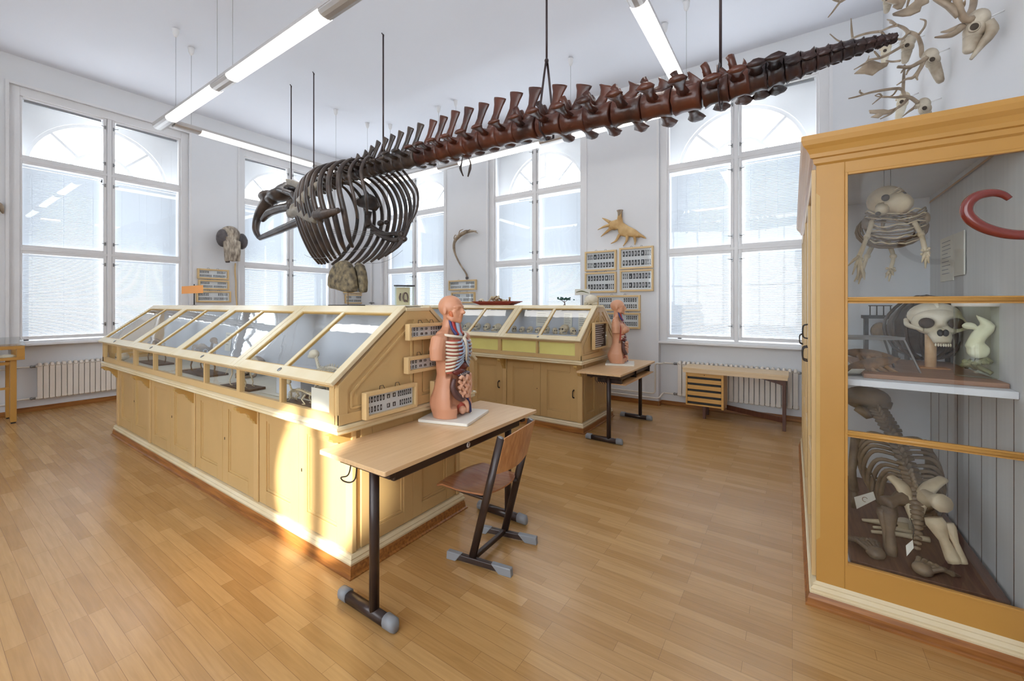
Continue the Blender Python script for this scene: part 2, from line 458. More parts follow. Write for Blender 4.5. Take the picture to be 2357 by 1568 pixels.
    of.build('outer_window_frame', M['white'], root)
for i, c in enumerate(WL): window(i + 1, LW, c)
for i, c in enumerate(WB): window(i + 3, BW, c)
for i, (a, b) in enumerate(fill_openings):  # windows behind the camera, added for fill light
    root = structure('window_%d' % (6 + i)); f = MB()
    nx = 3; w_ = 0.05
    for k in range(nx + 1):
        x = a + (b - a) * k / nx; f.box((x - w_ / 2, YR - 0.22, 0.85), (x + w_ / 2, YR - 0.15, 4.95))
    for z in (0.88, 2.4, 3.8, 4.92): f.box((a, YR - 0.22, z - 0.03), (b, YR - 0.15, z + 0.03))
    f.build('window_frame', M['white'], root)
    g = MB(); g.quad((a, YR - 0.18, 0.85), (b, YR - 0.18, 0.85), (b, YR - 0.18, 4.95), (a, YR - 0.18, 4.95)); g.build('pane', M['glass'], root)

# baseboards
def baseb(name, F, s0, s1, cents, mt):
    mb = MB(); e = s0; hgt = 0.075; t_ = 0.02
    for c in cents:
        wbox(mb, F, e, c - HALF + t_ * 0, -t_, 0, 0, hgt); wbox(mb, F, c - HALF, c - HALF + t_, 0, 0.15, 0, hgt)
        wbox(mb, F, c - HALF, c + HALF, 0.15 - t_, 0.15, 0, hgt); wbox(mb, F, c + HALF - t_, c + HALF, 0, 0.15, 0, hgt); e = c + HALF
    wbox(mb, F, e, s1, -t_, 0, 0, hgt); mb.build(name, mt, bevel=0.004)['kind'] = 'structure'
baseb('baseboard_left', LW, YR, YB, WL, M['oakY']); baseb('baseboard_back', BW, XL, XR, WB, M['oak'])

# ------------------------------------------------------------------ radiators and pipes
def radiator(F, s0, s1, label, loc):
    t = thing('radiator', label, 'radiator', loc, group='cast radiators under the windows')
    n = round((s1 - s0) / 0.066); p = (s1 - s0) / n
    mb = MB(); mi = MB()
    for k in range(n):
        s = s0 + p * (k + 0.5)
        for z0, z1, ww, da, db in ((0.20, 0.70, 0.058, 0.035, 0.055),):
            wbox(mb, F, s - ww / 2, s + ww / 2, da, db, z0, z1)
        wbox(mb, F, s - 0.02, s + 0.02, 0.05, 0.125, 0.185, 0.715)
        mb.tube([F(s, 0.04, 0.70), F(s, 0.05, 0.73), F(s, 0.115, 0.73), F(s, 0.12, 0.70)], 0.024, 8)
    mb.build('radiator_body', M['radiator'], t, bevel=0.004)
    for z in (0.70, 0.21): mi.tube([F(s0 - 0.01, 0.08, z), F(s1 + 0.01, 0.08, z)], 0.02, 8)
    mi.build('header_tube', M['radiator'], t)
    for z in (0.70, 0.21):
        v = MB(); v.tube([F(s0 - 0.07, 0.08, z), F(s0 - 0.01, 0.08, z)], [0.012, 0.02], 8); v.ball(F(s0 - 0.05, 0.08, z), 0.022, nu=8, nv=6); v.build('valve', M['steel'], t)
    v = MB(); v.tube([F(s1 + 0.0, 0.08, 0.70), F(s1 + 0.045, 0.08, 0.70)], [0.02, 0.012], 8); v.build('end_plug', M['steel'], t)
    for s in (s0 + 0.3, s1 - 0.3):
        b = MB(); wbox(b, F, s - 0.02, s + 0.02, 0.1, 0.149, 0.3, 0.33); b.build('wall_bracket', M['pipe'], t)
radiator(LW, 1.2, 2.95, 'cream ribbed radiator under the left window, beside the small glass table case', (XL - 0.05, 2.03, 0))
radiator(BW, -1.53, 0.07, 'cream ribbed radiator behind the small drawer desk under the right window', (-0.7, YB + 0.05, 0))
def pipe(F, pts, label, r=0.013):
    P = [F(*p) for p in pts]; l = P[len(P) // 2]
    # round the corners
    Q = [P[0]]
    for i in range(1, len(P) - 1):
        a = (P[i - 1] - P[i]); b = (P[i + 1] - P[i]); k = min(0.06, a.length / 2.2, b.length / 2.2)
        A, B = P[i] + a.normalized() * k, P[i] + b.normalized() * k
        for j in range(6):
            t = j / 5; Q.append(A * (1 - t) ** 2 + P[i] * 2 * t * (1 - t) + B * t * t)
    Q.append(P[-1])
    o = MB().tube(Q, r, 10).build('heating_pipe', M['pipe'], None, loc=l)
    tag(o, label, 'pipe', 'heating pipes along the walls')
pipe(BW, [(-1.6, 0.08, 0.70), (-1.76, 0.08, 0.70), (-1.76, -0.035, 0.70), (-1.86, -0.035, 0.70), (-1.86, -0.035, 0.20), (-3.0, -0.035, 0.20)], 'upper cream pipe bending down the pier beside the right radiator')
pipe(BW, [(-1.6, 0.08, 0.21), (-1.75, 0.08, 0.21), (-1.75, -0.04, 0.21), (-1.80, -0.04, 0.13), (-3.0, -0.04, 0.13)], 'lower cream pipe bending round the pier beside the right radiator')
pipe(LW, [(1.13, 0.08, 0.70), (0.95, 0.08, 0.70), (0.95, -0.035, 0.70), (0.5, -0.035, 0.70)], 'upper cream pipe leaving the left radiator behind the glass table case')
pipe(LW, [(1.13, 0.08, 0.21), (0.95, 0.08, 0.21), (0.95, -0.035, 0.18), (0.4, -0.035, 0.18)], 'lower cream pipe leaving the left radiator near the floor')
t = thing('riser_pipe', 'white vertical heating pipe in the room corner behind the stone slab stand', 'pipe', (-9.12, YB - 0.04, 0))
MB().tube([(-9.12, YB - 0.04, 0), (-9.12, YB - 0.04, ZC)], 0.02, 10).build('pipe', M['white'], t)
mb = MB(); mb.ball((-9.12, YB - 0.05, 1.70), (0.04, 0.035, 0.03), nu=10, nv=6); mb.tube([(-9.2, YB - 0.05, 1.70), (-9.0, YB - 0.05, 1.70)], 0.012, 8)
mb.build('valve', M['steel'], t)

# ------------------------------------------------------------------ hanging strip light (one rigid rectangle)
M['alu'] = mat('brushed_aluminium', srgb(206, 202, 200), 0.3, 0.03, 4, metal=0.55)
M['tube'] = emit('lit_diffuser', (1.0, 0.97, 0.93), 6.0)
ZL = 4.17; LX0, LX1, LY0, LY1 = -7.25, -1.08, 2.10, 5.70
t = thing('pendant_light', 'rectangular run of lit strip lights hanging from the ceiling on thin wires', 'ceiling light', (-4.2, 3.9, ZL))
prof = [(-0.07, 0.075), (-0.07, 0.03), (-0.05, 0.008), (-0.02, 0.0), (0.02, 0.0), (0.05, 0.008), (0.07, 0.03), (0.07, 0.075)]
def strip(name, mt, ax, fixed, a, b, dz=0.0, shrink=1.0, top=True):
    rings = []
    for e in (a, b):
        if ax == 'x': rings.append([Vector((e, fixed + p * shrink, ZL + q + dz)) for p, q in prof])
        else: rings.append([Vector((fixed + p * shrink, e, ZL + q + dz)) for p, q in prof])
    MB().loft(rings, smooth=False).build(name, mt, t)
def run(ax, fixed, a, b, lit):
    # trough above
    mb = MB()
    if ax == 'x': mb.box((a, fixed - 0.074, ZL + 0.045), (b, fixed + 0.074, ZL + 0.08))
    else: mb.box((fixed - 0.074, a, ZL + 0.045), (fixed + 0.074, b, ZL + 0.08))
    mb.build('housing', M['alu'], t)
    e = a
    for p, q in lit:
        if p - e > 0.01: strip('cover', M['alu'], ax, fixed, e, p)
        strip('diffuser', M['tube'], ax, fixed, p, q, -0.004); e = q
    if b - e > 0.01: strip('cover', M['alu'], ax, fixed, e, b)
run('x', LY0, LX0 - 0.3, LX1 + 0.1, [(-7.05, -5.62), (-5.20, -3.40), (-2.6, -1.3)])
run('y', LX0, LY0 + 0.08, LY1 - 0.08, [(2.5, 4.2), (4.6, 5.45)])
run('x', LY1, LX0 - 0.1, LX1 + 0.1, [(-7.0, -5.5), (-4.98, -3.3), (-2.73, -1.35)])
run('y', LX1, LY0 + 0.08, LY1 - 0.08, [(2.35, 2.75), (3.5, 5.45)])
ros = [(-6.9, LY0), (LX0 + 0.03, 2.38), (LX0 + 0.03, 4.68), (LX0 + 0.03, 5.39), (-6.89, LY1), (-5.52, LY1), (-5.09, LY1), (-2.78, LY1), (-1.40, LY1), (LX1, 5.43), (LX1, 3.3), (LX1, 2.4), (-5.6, LY0), (-5.2, LY0), (-3.4, LY0), (-3.0, LY0), (-1.4, LY0)]
for x, y in ros:
    MB().tube([(x, y, ZL + 0.07), (x, y, ZC - 0.06)], 0.0022, 5).build('suspension_wire', M['steel'], t)
    MB().lathe([(0.008, -0.11), (0.02, -0.10), (0.035, -0.06), (0.04, -0.01), (0.043, 0.0)], (x, y, ZC), 14).build('ceiling_cup', M['white'], t)
# ------------------------------------------------------------------ the two long display cases
M['doorpaint'] = mat('ochre_door_paint', srgb(206, 171, 116), 0.4, 0.05, 2.0, bump=0.015, bscale=50)
M['bead'] = mat('ochre_bead', srgb(196, 158, 92), 0.4, 0.05, 4)
M['backgrey'] = mat('grey_backing', srgb(200, 203, 212), 0.8, 0.04, 2)
M['paper'] = mat('old_white_paper', srgb(226, 222, 210), 0.8, 0.04, 5)
M['yellowpaper'] = mat('yellow_backing_paper', srgb(252, 238, 150), 0.7, 0.05, 3)
M['bone'] = mat('pale_bone', srgb(222, 208, 178), 0.55, c2=srgb(190, 168, 130), scale=9, bump=0.15, bscale=40)
M['bonew'] = mat('bleached_bone', srgb(236, 228, 210), 0.55, c2=srgb(210, 196, 168), scale=9, bump=0.12, bscale=40)
M['bonebrown'] = mat('brown_bone', srgb(120, 96, 70), 0.5, c2=srgb(168, 138, 100), scale=7, bump=0.2, bscale=30)
M['socket'] = mat('hollow_shade', srgb(70, 58, 48), 0.8, 0.1, 10)  # dark colour standing in for the shade inside skull hollows
M['standwood'] = wood('dark_stand_wood', srgb(74, 54, 42), srgb(104, 78, 58), 0.45)
XA, XE, PITCH = -7.18, -2.2, 1.245
YC0 = 2.06
def frame_rect(mb, o, a, b, n, w, h, st, t):
    """flat rectangular frame in axes a,b at o; stile width st, thickness t along n"""
    o, a, b, n = map(Vector, (o, a, b, n))
    def bx(p0, p1, q0, q1):
        vs = [o + a * p + b * q + n * k for k in (0, t) for p, q in ((p0, q0), (p1, q0), (p1, q1), (p0, q1))]
        mb.add(vs, [(0, 3, 2, 1), (4, 5, 6, 7), (0, 1, 5, 4), (1, 2, 6, 5), (2, 3, 7, 6), (3, 0, 4, 7)])
    bx(0, st, 0, h); bx(w - st, w, 0, h); bx(st, w - st, 0, st); bx(st, w - st, h - st, h)
def panel(mb, o, a, b, n, w, h, st):
    """raised frame + sunk panel with a bead, drawn as real steps"""
    frame_rect(mb, o, a, b, n, w, h, st, 0.018)
    o, a, b, n = map(Vector, (o, a, b, n))
    o2 = o + a * st + b * st; frame_rect(mb, o2, a, b, n, w - 2 * st, h - 2 * st, 0.018, 0.010)
    o3 = o2 + a * 0.018 + b * 0.018
    mb.add([o3 + a * p + b * q + n * 0.003 for p, q in ((0, 0), (w - 2 * st - 0.036, 0), (w - 2 * st - 0.036, h - 2 * st - 0.036), (0, h - 2 * st - 0.036))], [(0, 1, 2, 3)])
def profile_ring(prof, x0, x1, y0, y1):
    """moulding profile (out, z) swept round a rectangle"""
    rings = []
    for out, z in prof:
        rings.append([Vector((x0 - out, y0 - out, z)), Vector((x1 + out, y0 - out, z)), Vector((x1 + out, y1 + out, z)), Vector((x0 - out, y1 + out, z))])
    return rings
def display_case(dy, name, label, variant):
    yc = YC0 + dy
    t = thing(name, label, 'display case', ((XA + XE) / 2, yc, 0), group='long double-sided display cases')
    yb0, yb1 = yc - 0.50, yc + 0.50
    MB().loft(profile_ring([(0.035, 0), (0.035, 0.008), (0.022, 0.014), (0.018, 0.05), (0.01, 0.07)], XA + 0.02, XE - 0.03, yb0 - 0.01, yb1 + 0.01), smooth=False).build('plinth', M['oak'], t)
    MB().loft(profile_ring([(0.014, 0.07), (0.018, 0.085), (0.008, 0.10), (0.012, 0.108), (0.0, 0.125)], XA + 0.02, XE - 0.03, yb0 - 0.01, yb1 + 0.01), smooth=False).build('base_moulding', M['creamL'], t)
    xb0, xb1 = XA + 0.03, XE - 0.04
    MB().box((xb0 + 0.02, yb0 + 0.03, 0.12), (xb1 - 0.02, yb1 - 0.03, 0.89)).build('carcass', M['cream'], t)
    # pilasters
    for k in range(5):
        x = xb1 - k * (xb1 - xb0) / 4
        for s in (0, 1):
            y = yb0 if s == 0 else yb1
            xx = min(max(x, xb0 + 0.035), xb1 - 0.035)
            MB().box((xx - 0.035, min(y, y + (0.035 if s == 0 else -0.035)), 0.125), (xx + 0.035, max(y, y + (0.035 if s == 0 else -0.035)), 0.89)).build('pilaster', M['cream'], t, bevel=0.006)
            # scroll bracket under the ledge
            sg = -1 if s == 0 else 1
            pr = [(0, 0), (0.145, 0), (0.145, -0.02), (0.125, -0.028), (0.118, -0.045), (0.10, -0.05), (0.075, -0.055), (0.055, -0.075), (0.048, -0.10), (0.035, -0.105), (0.03, -0.125), (0.018, -0.13), (0.012, -0.15), (0, -0.155)]
            MB().prism(pr, (xx - 0.024, y, 0.885), (0, sg, 0), (0, 0, 1), (0.048, 0, 0)).build('bracket', M['bead'], t)
    # doors: two leaves to a bay on both long sides
    bay = (xb1 - xb0) / 4
    for k in range(4):
        xr = xb1 - k * bay - (0.07 if k == 0 else 0.04); xl = xb1 - (k + 1) * bay + (0.07 if k == 3 else 0.04)
        mid = (xl + xr) / 2
        for s in (0, 1):
            y = yb0 + 0.028 if s == 0 else yb1 - 0.028; n = (0, -1 if s == 0 else 1, 0)
            for li, (a, b) in enumerate(((xl, mid - 0.002), (mid + 0.002, xr))):
                mb = MB(); panel(mb, (a, y, 0.13), (1, 0, 0), (0, 0, 1), n, b - a, 0.745, 0.105)
                d = mb.build('cupboard_door', M['doorpaint'], t, bevel=0.003)
                if s == 0:
                    if variant == 0 and li == 1:
                        MB().box((a + 0.04, y - 0.021, 0.50), (a + 0.048, y - 0.0185, 0.522)).build('keyhole', M['dark'], d)
                    if variant == 1 and li == 1:
                        hx = b - 0.055
                        MB().tube(spline([(hx, y - 0.018, 0.44), (hx, y - 0.05, 0.455), (hx, y - 0.055, 0.49), (hx, y - 0.05, 0.525), (hx, y - 0.018, 0.54)], 5), [0.011, 0.007, 0.006, 0.007, 0.011], 8).build('handle', M['dark'], d)
                    if variant == 1 and li == 0:
                        MB().tube([(b - 0.05, y - 0.021, 0.5), (b - 0.05, y - 0.018, 0.5)], 0.006, 8).build('keyhole', M['dark'], d)
    # ends of the base
    for s in (0, 1):
        x = xb1 - 0.022 if s == 0 else xb0 + 0.022; n = (1 if s == 0 else -1, 0, 0)
        hw = (yb1 - yb0 - 0.14) / 2
        for q in (0, 1):
            mb = MB(); panel(mb, (x, yb0 + 0.07 + q * hw, 0.13), (0, 1, 0), (0, 0, 1), n, hw, 0.75, 0.085)
            mb.build('end_panel', M['doorpaint'], t, bevel=0.003)
    # ledge
    yl0, yl1 = yc - 0.64, yc + 0.64
    MB().loft(profile_ring([(-0.03, 0.885), (0.0, 0.89), (0.012, 0.90), (0.008, 0.915), (0.02, 0.925), (0.018, 0.938), (-0.012, 0.95)], XA, XE, yl0 + 0.02, yl1 - 0.02), smooth=False).build('ledge', M['creamL'], t)
    # glazed lower band
    z0, z1 = 0.95, 1.185
    for s in (0, 1):
        y = yl0 + 0.02 if s == 0 else yl1 - 0.05
        mb = MB()
        mb.box((XA, y, z0), (XE - 0.03, y + 0.03, 1.002)); mb.box((XA, y, 1.165), (XE - 0.03, y + 0.03, z1))
        for k in range(9):
            xx = XE - 0.03 - k * (XE - 0.03 - XA) / 8; wd = 0.05 if k % 2 == 0 else 0.026
            xx = min(max(xx, XA + 0.03), XE - 0.06)
            mb.box((xx - wd / 2, y - 0.003, 1.002), (xx + wd / 2, y + 0.033, 1.165))
        mb.build('front_frame', M['cream'], t)
        for k in range(8):
            xa = XE - 0.03 - k * (XE - 0.03 - XA) / 8 - 0.014; xb = xa - (XE - 0.03 - XA) / 8 + 0.028
            MB().quad((xb, y + 0.015, 1.002), (xa, y + 0.015, 1.002), (xa, y + 0.015, 1.165), (xb, y + 0.015, 1.165)).build('front_pane', M['cglass'], t)
            if variant == 1 and s == 0:
                MB().box((xb + 0.005, y + 0.034, 1.0), (xa - 0.005, y + 0.038, 1.168)).build('backing_paper', M['yellowpaper'], t)
    # end gables
    gp = [(yl0 + 0.02, 0.95), (yl0 + 0.02, 1.185), (yc - 0.105, 1.615), (yc + 0.105, 1.615), (yl1 - 0.02, 1.185), (yl1 - 0.02, 0.95)]
    for s in (0, 1):
        x = XE - 0.035 if s == 0 else XA; sg = 1 if s == 0 else -1
        mb = MB(); mb.prism(gp, (x, 0, 0), (0, 1, 0), (0, 0, 1), (0.03, 0, 0))
        xf = x + 0.03 if s == 0 else x
        xo = xf + sg * 0.004
        ring = [Vector((xo, p, q)) for p, q in gp]
        ctr = Vector((xo, yc, 1.2))
        for i in range(6):
            a, b = ring[i], ring[(i + 1) % 6]; dd = (b - a).normalized(); inn = (ctr - (a + b) / 2); inn = (inn - dd * inn.dot(dd)).normalized() * 0.03 + Vector((sg * 0.0005 * i, 0, 0))
            mb.bar(a + inn, b + inn, 0.06, 0.012, up=(1, 0, 0))
        mb.bar((xo - sg * 0.0008, yc, 1.0), (xo - sg * 0.0008, yc, 1.59), 0.075, 0.012, up=(1, 0, 0))
        for q in (-1, 1):        # inner beads
            tri = [(yc + q * 0.055, 1.035), (yc + q * 0.535, 1.035), (yc + q * 0.535, 1.125), (yc + q * 0.085, 1.50), (yc + q * 0.055, 1.50)]
            for i in range(5):
                p0, p1 = tri[i], tri[(i + 1) % 5]; mb.bar((xf + sg * (0.003 + 0.0004 * i), p0[0], p0[1]), (xf + sg * (0.003 + 0.0004 * i), p1[0], p1[1]), 0.012, 0.012, up=(1, 0, 0))
        mb.build('gable', M['cream'], t)
    # sloping lids
    for s in (0, 1):
        sg = -1 if s == 0 else 1
        P0 = Vector((0, yc + sg * 0.655, 1.186)); P1 = Vector((0, yc + sg * 0.10, 1.632))
        u = (P1 - P0); Ls = u.length; u.normalize(); n = Vector((1, 0, 0)).cross(u) * (1 if s == 0 else -1); n.normalize()
        if n.z < 0: n = -n
        for k in range(4):
            xr = XE + 0.005 - k * PITCH; xl = xr - PITCH + 0.003
            mb = MB(); X = Vector((1, 0, 0)); o = Vector((xl, P0.y, P0.z))
            def bx(p0, p1, q0, q1, t0=0.0, t1=0.026):
                vs = [o + X * p + u * q + n * kk for kk in (t0, t1) for p, q in ((p0, q0), (p1, q0), (p1, q1), (p0, q1))]
                mb.add(vs, [(0, 3, 2, 1), (4, 5, 6, 7), (0, 1, 5, 4), (1, 2, 6, 5), (2, 3, 7, 6), (3, 0, 4, 7)])
            W = xr - xl; st = 0.062
            bx(0, st, 0, Ls); bx(W - st, W, 0, Ls); bx(st, W - st, 0, 0.075); bx(st, W - st, Ls - 0.075, Ls); bx(W / 2 - 0.017, W / 2 + 0.017, 0.075, Ls - 0.075, 0.0, 0.022)
            lid = mb.build('glass_lid', M['creamL'], t, bevel=0.004)
            for a, b in ((st, W / 2 - 0.017), (W / 2 + 0.017, W - st)):
                q = MB(); q.add([o + X * p + u * v + n * 0.012 for p, v in ((a, 0.075), (b, 0.075), (b, Ls - 0.075), (a, Ls - 0.075))], [(0, 1, 2, 3)]); q.build('pane', M['cglass'], lid)
                q = MB(); frame_rect(q, o + X * a + u * 0.075 + n * 0.002, X, u, n, b - a, Ls - 0.15, 0.009, 0.016); q.build('glazing_bead', M['bead'], lid)
            if s == 0:
                q = MB(); c = o + X * (W / 2) + u * 0.035 + n * 0.027
                q.tube([c, c + n * 0.004], 0.016, 12); q.tube([c + n * 0.004, c + n * 0.007], 0.005, 6); q.build('lock', M['steel'], lid)
    tb = MB(); tb.box((XA - 0.01, yc - 0.112, 1.612), (XE + 0.01, yc + 0.112, 1.640)); tb.build('top_board', M['creamL'], t, bevel=0.006)
    for k in range(8):
        x = XE - 0.3 - k * PITCH / 2; MB().box((x - 0.035, yc - 0.108, 1.640), (x + 0.035, yc - 0.098, 1.6435)).build('hinge', M['steel'], t)
    MB().box((XA + 0.01, yl0 + 0.055, 0.951), (XE - 0.036, yl1 - 0.055, 0.965)).build('display_floor', M['paper'], t)
    MB().box((XA + 0.01, yc - 0.012, 0.966), (XE - 0.036, yc + 0.012, 1.61)).build('back_panel', M['backgrey'], t)
    if variant == 1:
        MB().box((XA + 0.01, yc - 0.30, 0.966), (XE - 0.04, yc - 0.013, 1.24)).build('display_step', M['backgrey'], t)
    return t
display_case(0.0, 'display_case', 'long ochre display case with sloping glass lids, standing nearest the camera', 0)
display_case(3.37, 'display_case', 'ochre display case with yellow paper behind its lower panes, standing beyond the nearest one', 1)

# ------------------------------------------------------------------ small specimens
def skull_thing(loc, size, az, label, group=None, mt=None, snout=0.5, jaw=True, cat='skull', horn=False, nm='animal_skull'):
    """small skull facing local +x"""
    t = thing(nm, label, cat, loc, az, group)
    mt = mt or M['bone']; s = size
    R = WM[t.name]
    mb = MB()
    mb.ball((-0.12 * s, 0, 0.48 * s), (0.40 * s, 0.34 * s, 0.34 * s), nu=16, nv=10)
    mb.ball((0.24 * s, 0, 0.40 * s), (0.26 * s, 0.30 * s, 0.26 * s), nu=26, nv=20, dents=(((0.84, 0.5, 0.2), 0.78, 0.34), ((0.84, -0.5, 0.2), 0.78, 0.34), ((1, 0, -0.35), 0.5, 0.2)))
    mb.tube([(0.28 * s, 0, 0.20 * s), (0.40 * s, 0, 0.18 * s), (0.40 * s + snout * 0.35 * s, 0, 0.14 * s)], [0.15 * s, 0.13 * s, 0.085 * s], 10)
    for q in (-1, 1):
        mb.tube(spline([(0.38 * s, q * 0.26 * s, 0.32 * s), (0.1 * s, q * 0.37 * s, 0.27 * s), (-0.15 * s, q * 0.31 * s, 0.30 * s)], 4), 0.035 * s, 6)
    mb.xf(R); mb.build('cranium', mt, t)
    e = MB()
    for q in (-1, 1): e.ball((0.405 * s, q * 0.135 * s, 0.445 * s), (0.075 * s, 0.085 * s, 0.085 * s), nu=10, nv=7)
    e.xf(R); e.build('eye_socket_shade', M['socket'], t)  # dark balls put the sockets' shade into colour
    if jaw:
        j = MB()
        for q in (-1, 1):
            j.tube(spline([(-0.05 * s, q * 0.25 * s, 0.26 * s), (0.02 * s, q * 0.23 * s, 0.06 * s), (0.3 * s, q * 0.14 * s, 0.045 * s), (0.45 * s + snout * 0.25 * s, q * 0.03 * s, 0.06 * s)], 4), [0.045 * s, 0.06 * s, 0.05 * s, 0.035 * s], 6)
        j.xf(R); j.build('lower_jaw', mt, t)
    return t
def mini_skeleton(loc, L, az, label, mt=None, base=True, leg=0.42, group=None):
    """mounted small mammal skeleton; local +x = forward"""
    t = thing('mounted_skeleton', label, 'skeleton', loc, az, group)
    R = WM[t.name]; mt = mt or M['bone']; hz = leg * L + 0.02
    if base: MB().box((-0.62 * L, -0.2 * L, 0), (0.62 * L, 0.2 * L, 0.02)).xf(R).build('stand', M['standwood'], t, bevel=0.003)
    sp_ = spline([(-0.75 * L, 0, hz * 0.5), (-0.55 * L, 0, hz * 0.95), (-0.38 * L, 0, hz + 0.02 * L), (0, 0, hz + 0.06 * L), (0.3 * L, 0, hz), (0.42 * L, 0, hz + 0.16 * L)], 6)
    mb = MB(); mb.tube(sp_, [0.006 * L, 0.014 * L, 0.022 * L, 0.022 * L, 0.02 * L], 6)
    for p in sp_[6::1]: mb.tube([p, p + Vector((-0.02 * L, 0, 0.055 * L))], [0.012 * L, 0.006 * L], 5)
    mb.xf(R); mb.build('spine', mt, t)
    rb = MB()
    for k in range(8):
        x = -0.1 * L + k * 0.05 * L; zt = hz + 0.05 * L
        for q in (-1, 1): rb.tube(spline([(x, 0, zt), (x - 0.01 * L, q * 0.1 * L, zt - 0.04 * L), (x + 0.02 * L, q * 0.1 * L, zt - 0.14 * L), (x + 0.05 * L, q * 0.02, zt - 0.21 * L)], 3), 0.007 * L, 5)
    rb.xf(R); rb.build('rib_cage', mt, t)
    for x, k in ((-0.36, 1), (0.26, -1)):
        for q in (-1, 1):
            lg = MB(); lg.tube([(x * L, q * 0.06 * L, hz), ((x + 0.09 * k) * L, q * 0.09 * L, hz * 0.62), ((x - 0.04 * k) * L, q * 0.085 * L, hz * 0.3), ((x + 0.0) * L, q * 0.085 * L, 0.024), ((x + 0.09) * L, q * 0.085 * L, 0.022)], [0.025 * L, 0.018 * L, 0.014 * L, 0.012 * L, 0.008 * L], 6)
            lg.xf(R); lg.build('leg', mt, t)
    sk = MB(); sk.ball((0.47 * L, 0, hz + 0.2 * L), (0.085 * L, 0.06 * L, 0.06 * L), nu=12, nv=8); sk.tube([(0.5 * L, 0, hz + 0.19 * L), (0.62 * L, 0, hz + 0.15 * L)], [0.05 * L, 0.02 * L], 8)
    sk.xf(R); sk.build('skull', mt, t)
    return t
def bone_thing(p, q, r, label, mt=None, group=None, loc=None):
    P, Q = Vector(p), Vector(q); d = Q - P
    mb = MB(); mb.tube([P, P + d * 0.08, P + d * 0.2, P + d * 0.8, P + d * 0.92, Q], [r * 1.3, r * 1.7, r, r * 0.95, r * 1.6, r * 1.2], 8)
    return tag(mb.build('bone', mt or M['bone'], None, loc=loc or (P + Q) / 2), label, 'bone', group)
def card(loc, w, h, az, tilt, label, mt=None, nm='label_card', group=None, lines=0):
    t = thing(nm, label, 'label', loc, az, group); R = WM[t.name] @ Matrix.Rotation(tilt, 4, 'Y')
    MB().box((-0.0012, -w / 2, 0), (0.0012, w / 2, h)).xf(R).build('card', mt or M['paper'], t)
    if lines:
        mb = MB()
        for k in range(lines):
            z = h * (0.85 - 0.7 * k / max(1, lines)); mb.box((0.0013, -w * 0.4, z), (0.0018, w * rnd.uniform(0.05, 0.4), z + h * 0.02))
        mb.xf(R); mb.build('print', M['dark'], t)
    return t
DF = 0.966
# nearest case: what shows through the right-hand lids and the lower panes
mini_skeleton((-2.80, 1.78, DF), 0.58, PI * 0.97, 'pale small mammal skeleton behind the right end pane of the nearest case', M['bonew'], leg=0.3)
mini_skeleton((-3.78, 1.60, DF), 0.34, 0.1, 'small skeleton standing on a dark board in the third bay of the nearest case', M['bone'], leg=0.5)
mini_skeleton((-2.82, 1.55, DF), 0.30, PI, 'low small skeleton on a dark board beside a white card in the nearest case', M['bone'], leg=0.22)
mini_skeleton((-4.9, 1.72, DF), 0.5, 0.0, 'dark skeleton in the middle left bay of the nearest case', M['bonebrown'], leg=0.45)
mini_skeleton((-6.2, 1.70, DF), 0.45, PI, 'small brown skeleton in the far left bay of the nearest case', M['bonebrown'], leg=0.5)
skull_thing((-2.38, 1.68, DF), 0.16, -1.4, 'pale skull low at the right end inside the nearest case', mt=M['bonew'])
skull_thing((-3.05, 1.86, DF), 0.2, -1.3, 'large pale skull near the back panel inside the nearest case', mt=M['bonew'])
skull_thing((-6.72, 1.52, DF), 0.13, -1.5, 'small pale skull behind the far left lower pane of the nearest case', mt=M['bonew'])
skull_thing((-4.3, 1.9, DF), 0.24, -1.5, 'big dark skull before the grey back panel of the nearest case', mt=M['bonebrown'])
card((-2.5, 2.03, 1.23), 0.17, 0.25, -PI / 2, -0.08, 'tall printed sheet on the back panel under the right end lid', lines=7)
card((-2.40, 1.47, DF), 0.26, 0.17, -PI / 2, 0.0, 'white card filling the right end of the lowest pane')
card((-3.2, 1.60, DF), 0.5, 0.02, -PI / 2, 0.9, 'flat white sheet lying beside the small dark boards')
card((-5.15, 2.03, 1.15), 0.14, 0.2, -PI / 2, -0.08, 'small pale sheet pinned on the back panel in the left half of the nearest case', lines=4)
tag(MB().box((-3.35, 1.66, DF), (-3.0, 1.85, DF + 0.2)).build('specimen_box', M['backgrey'], None, loc=(-3.17, 1.75, DF)), 'grey box standing between skeletons inside the nearest case', 'box')
# far case: rows of skulls
yc2 = YC0 + 3.37
ORD = ['first', 'second', 'third', 'fourth', 'fifth', 'sixth', 'seventh', 'eighth', 'ninth', 'tenth', 'eleventh', 'twelfth']
for k in range(8):
    x = -2.36 - 0.155 * k; s = [0.15, 0.21, 0.1, 0.19, 0.19, 0.16, 0.155, 0.14][k]
    skull_thing((x, yc2 - 0.46, DF), s * 0.95, -PI / 2 + 0.42 + rnd.uniform(-0.2, 0.2), '%s dark-eyed skull from the right in the front row of the far case' % ORD[k], 'front row of skulls in the far case', M['bonew'], snout=0.25)
for k in range(9):
    x = -2.38 - 0.14 * k; s = [0.16, 0.14, 0.19, 0.12, 0.14, 0.12, 0.13, 0.12, 0.13][k]
    skull_thing((x, yc2 - 0.19, 1.241), s * 0.9, -PI / 2 + 0.3 + rnd.uniform(-0.5, 0.5), '%s skull from the right on the raised step of the far case' % ORD[k], 'upper row of skulls in the far case', M['bone'], snout=0.4)
for k in range(5):
    skull_thing((-3.82 - 0.2 * k, yc2 - 0.19, 1.241), 0.15, -PI / 2 + rnd.uniform(-0.9, 0.9), '%s skull from the right behind the left lid of the far case' % ORD[k], 'skulls behind the left lid of the far case', M['bone'], snout=0.7)
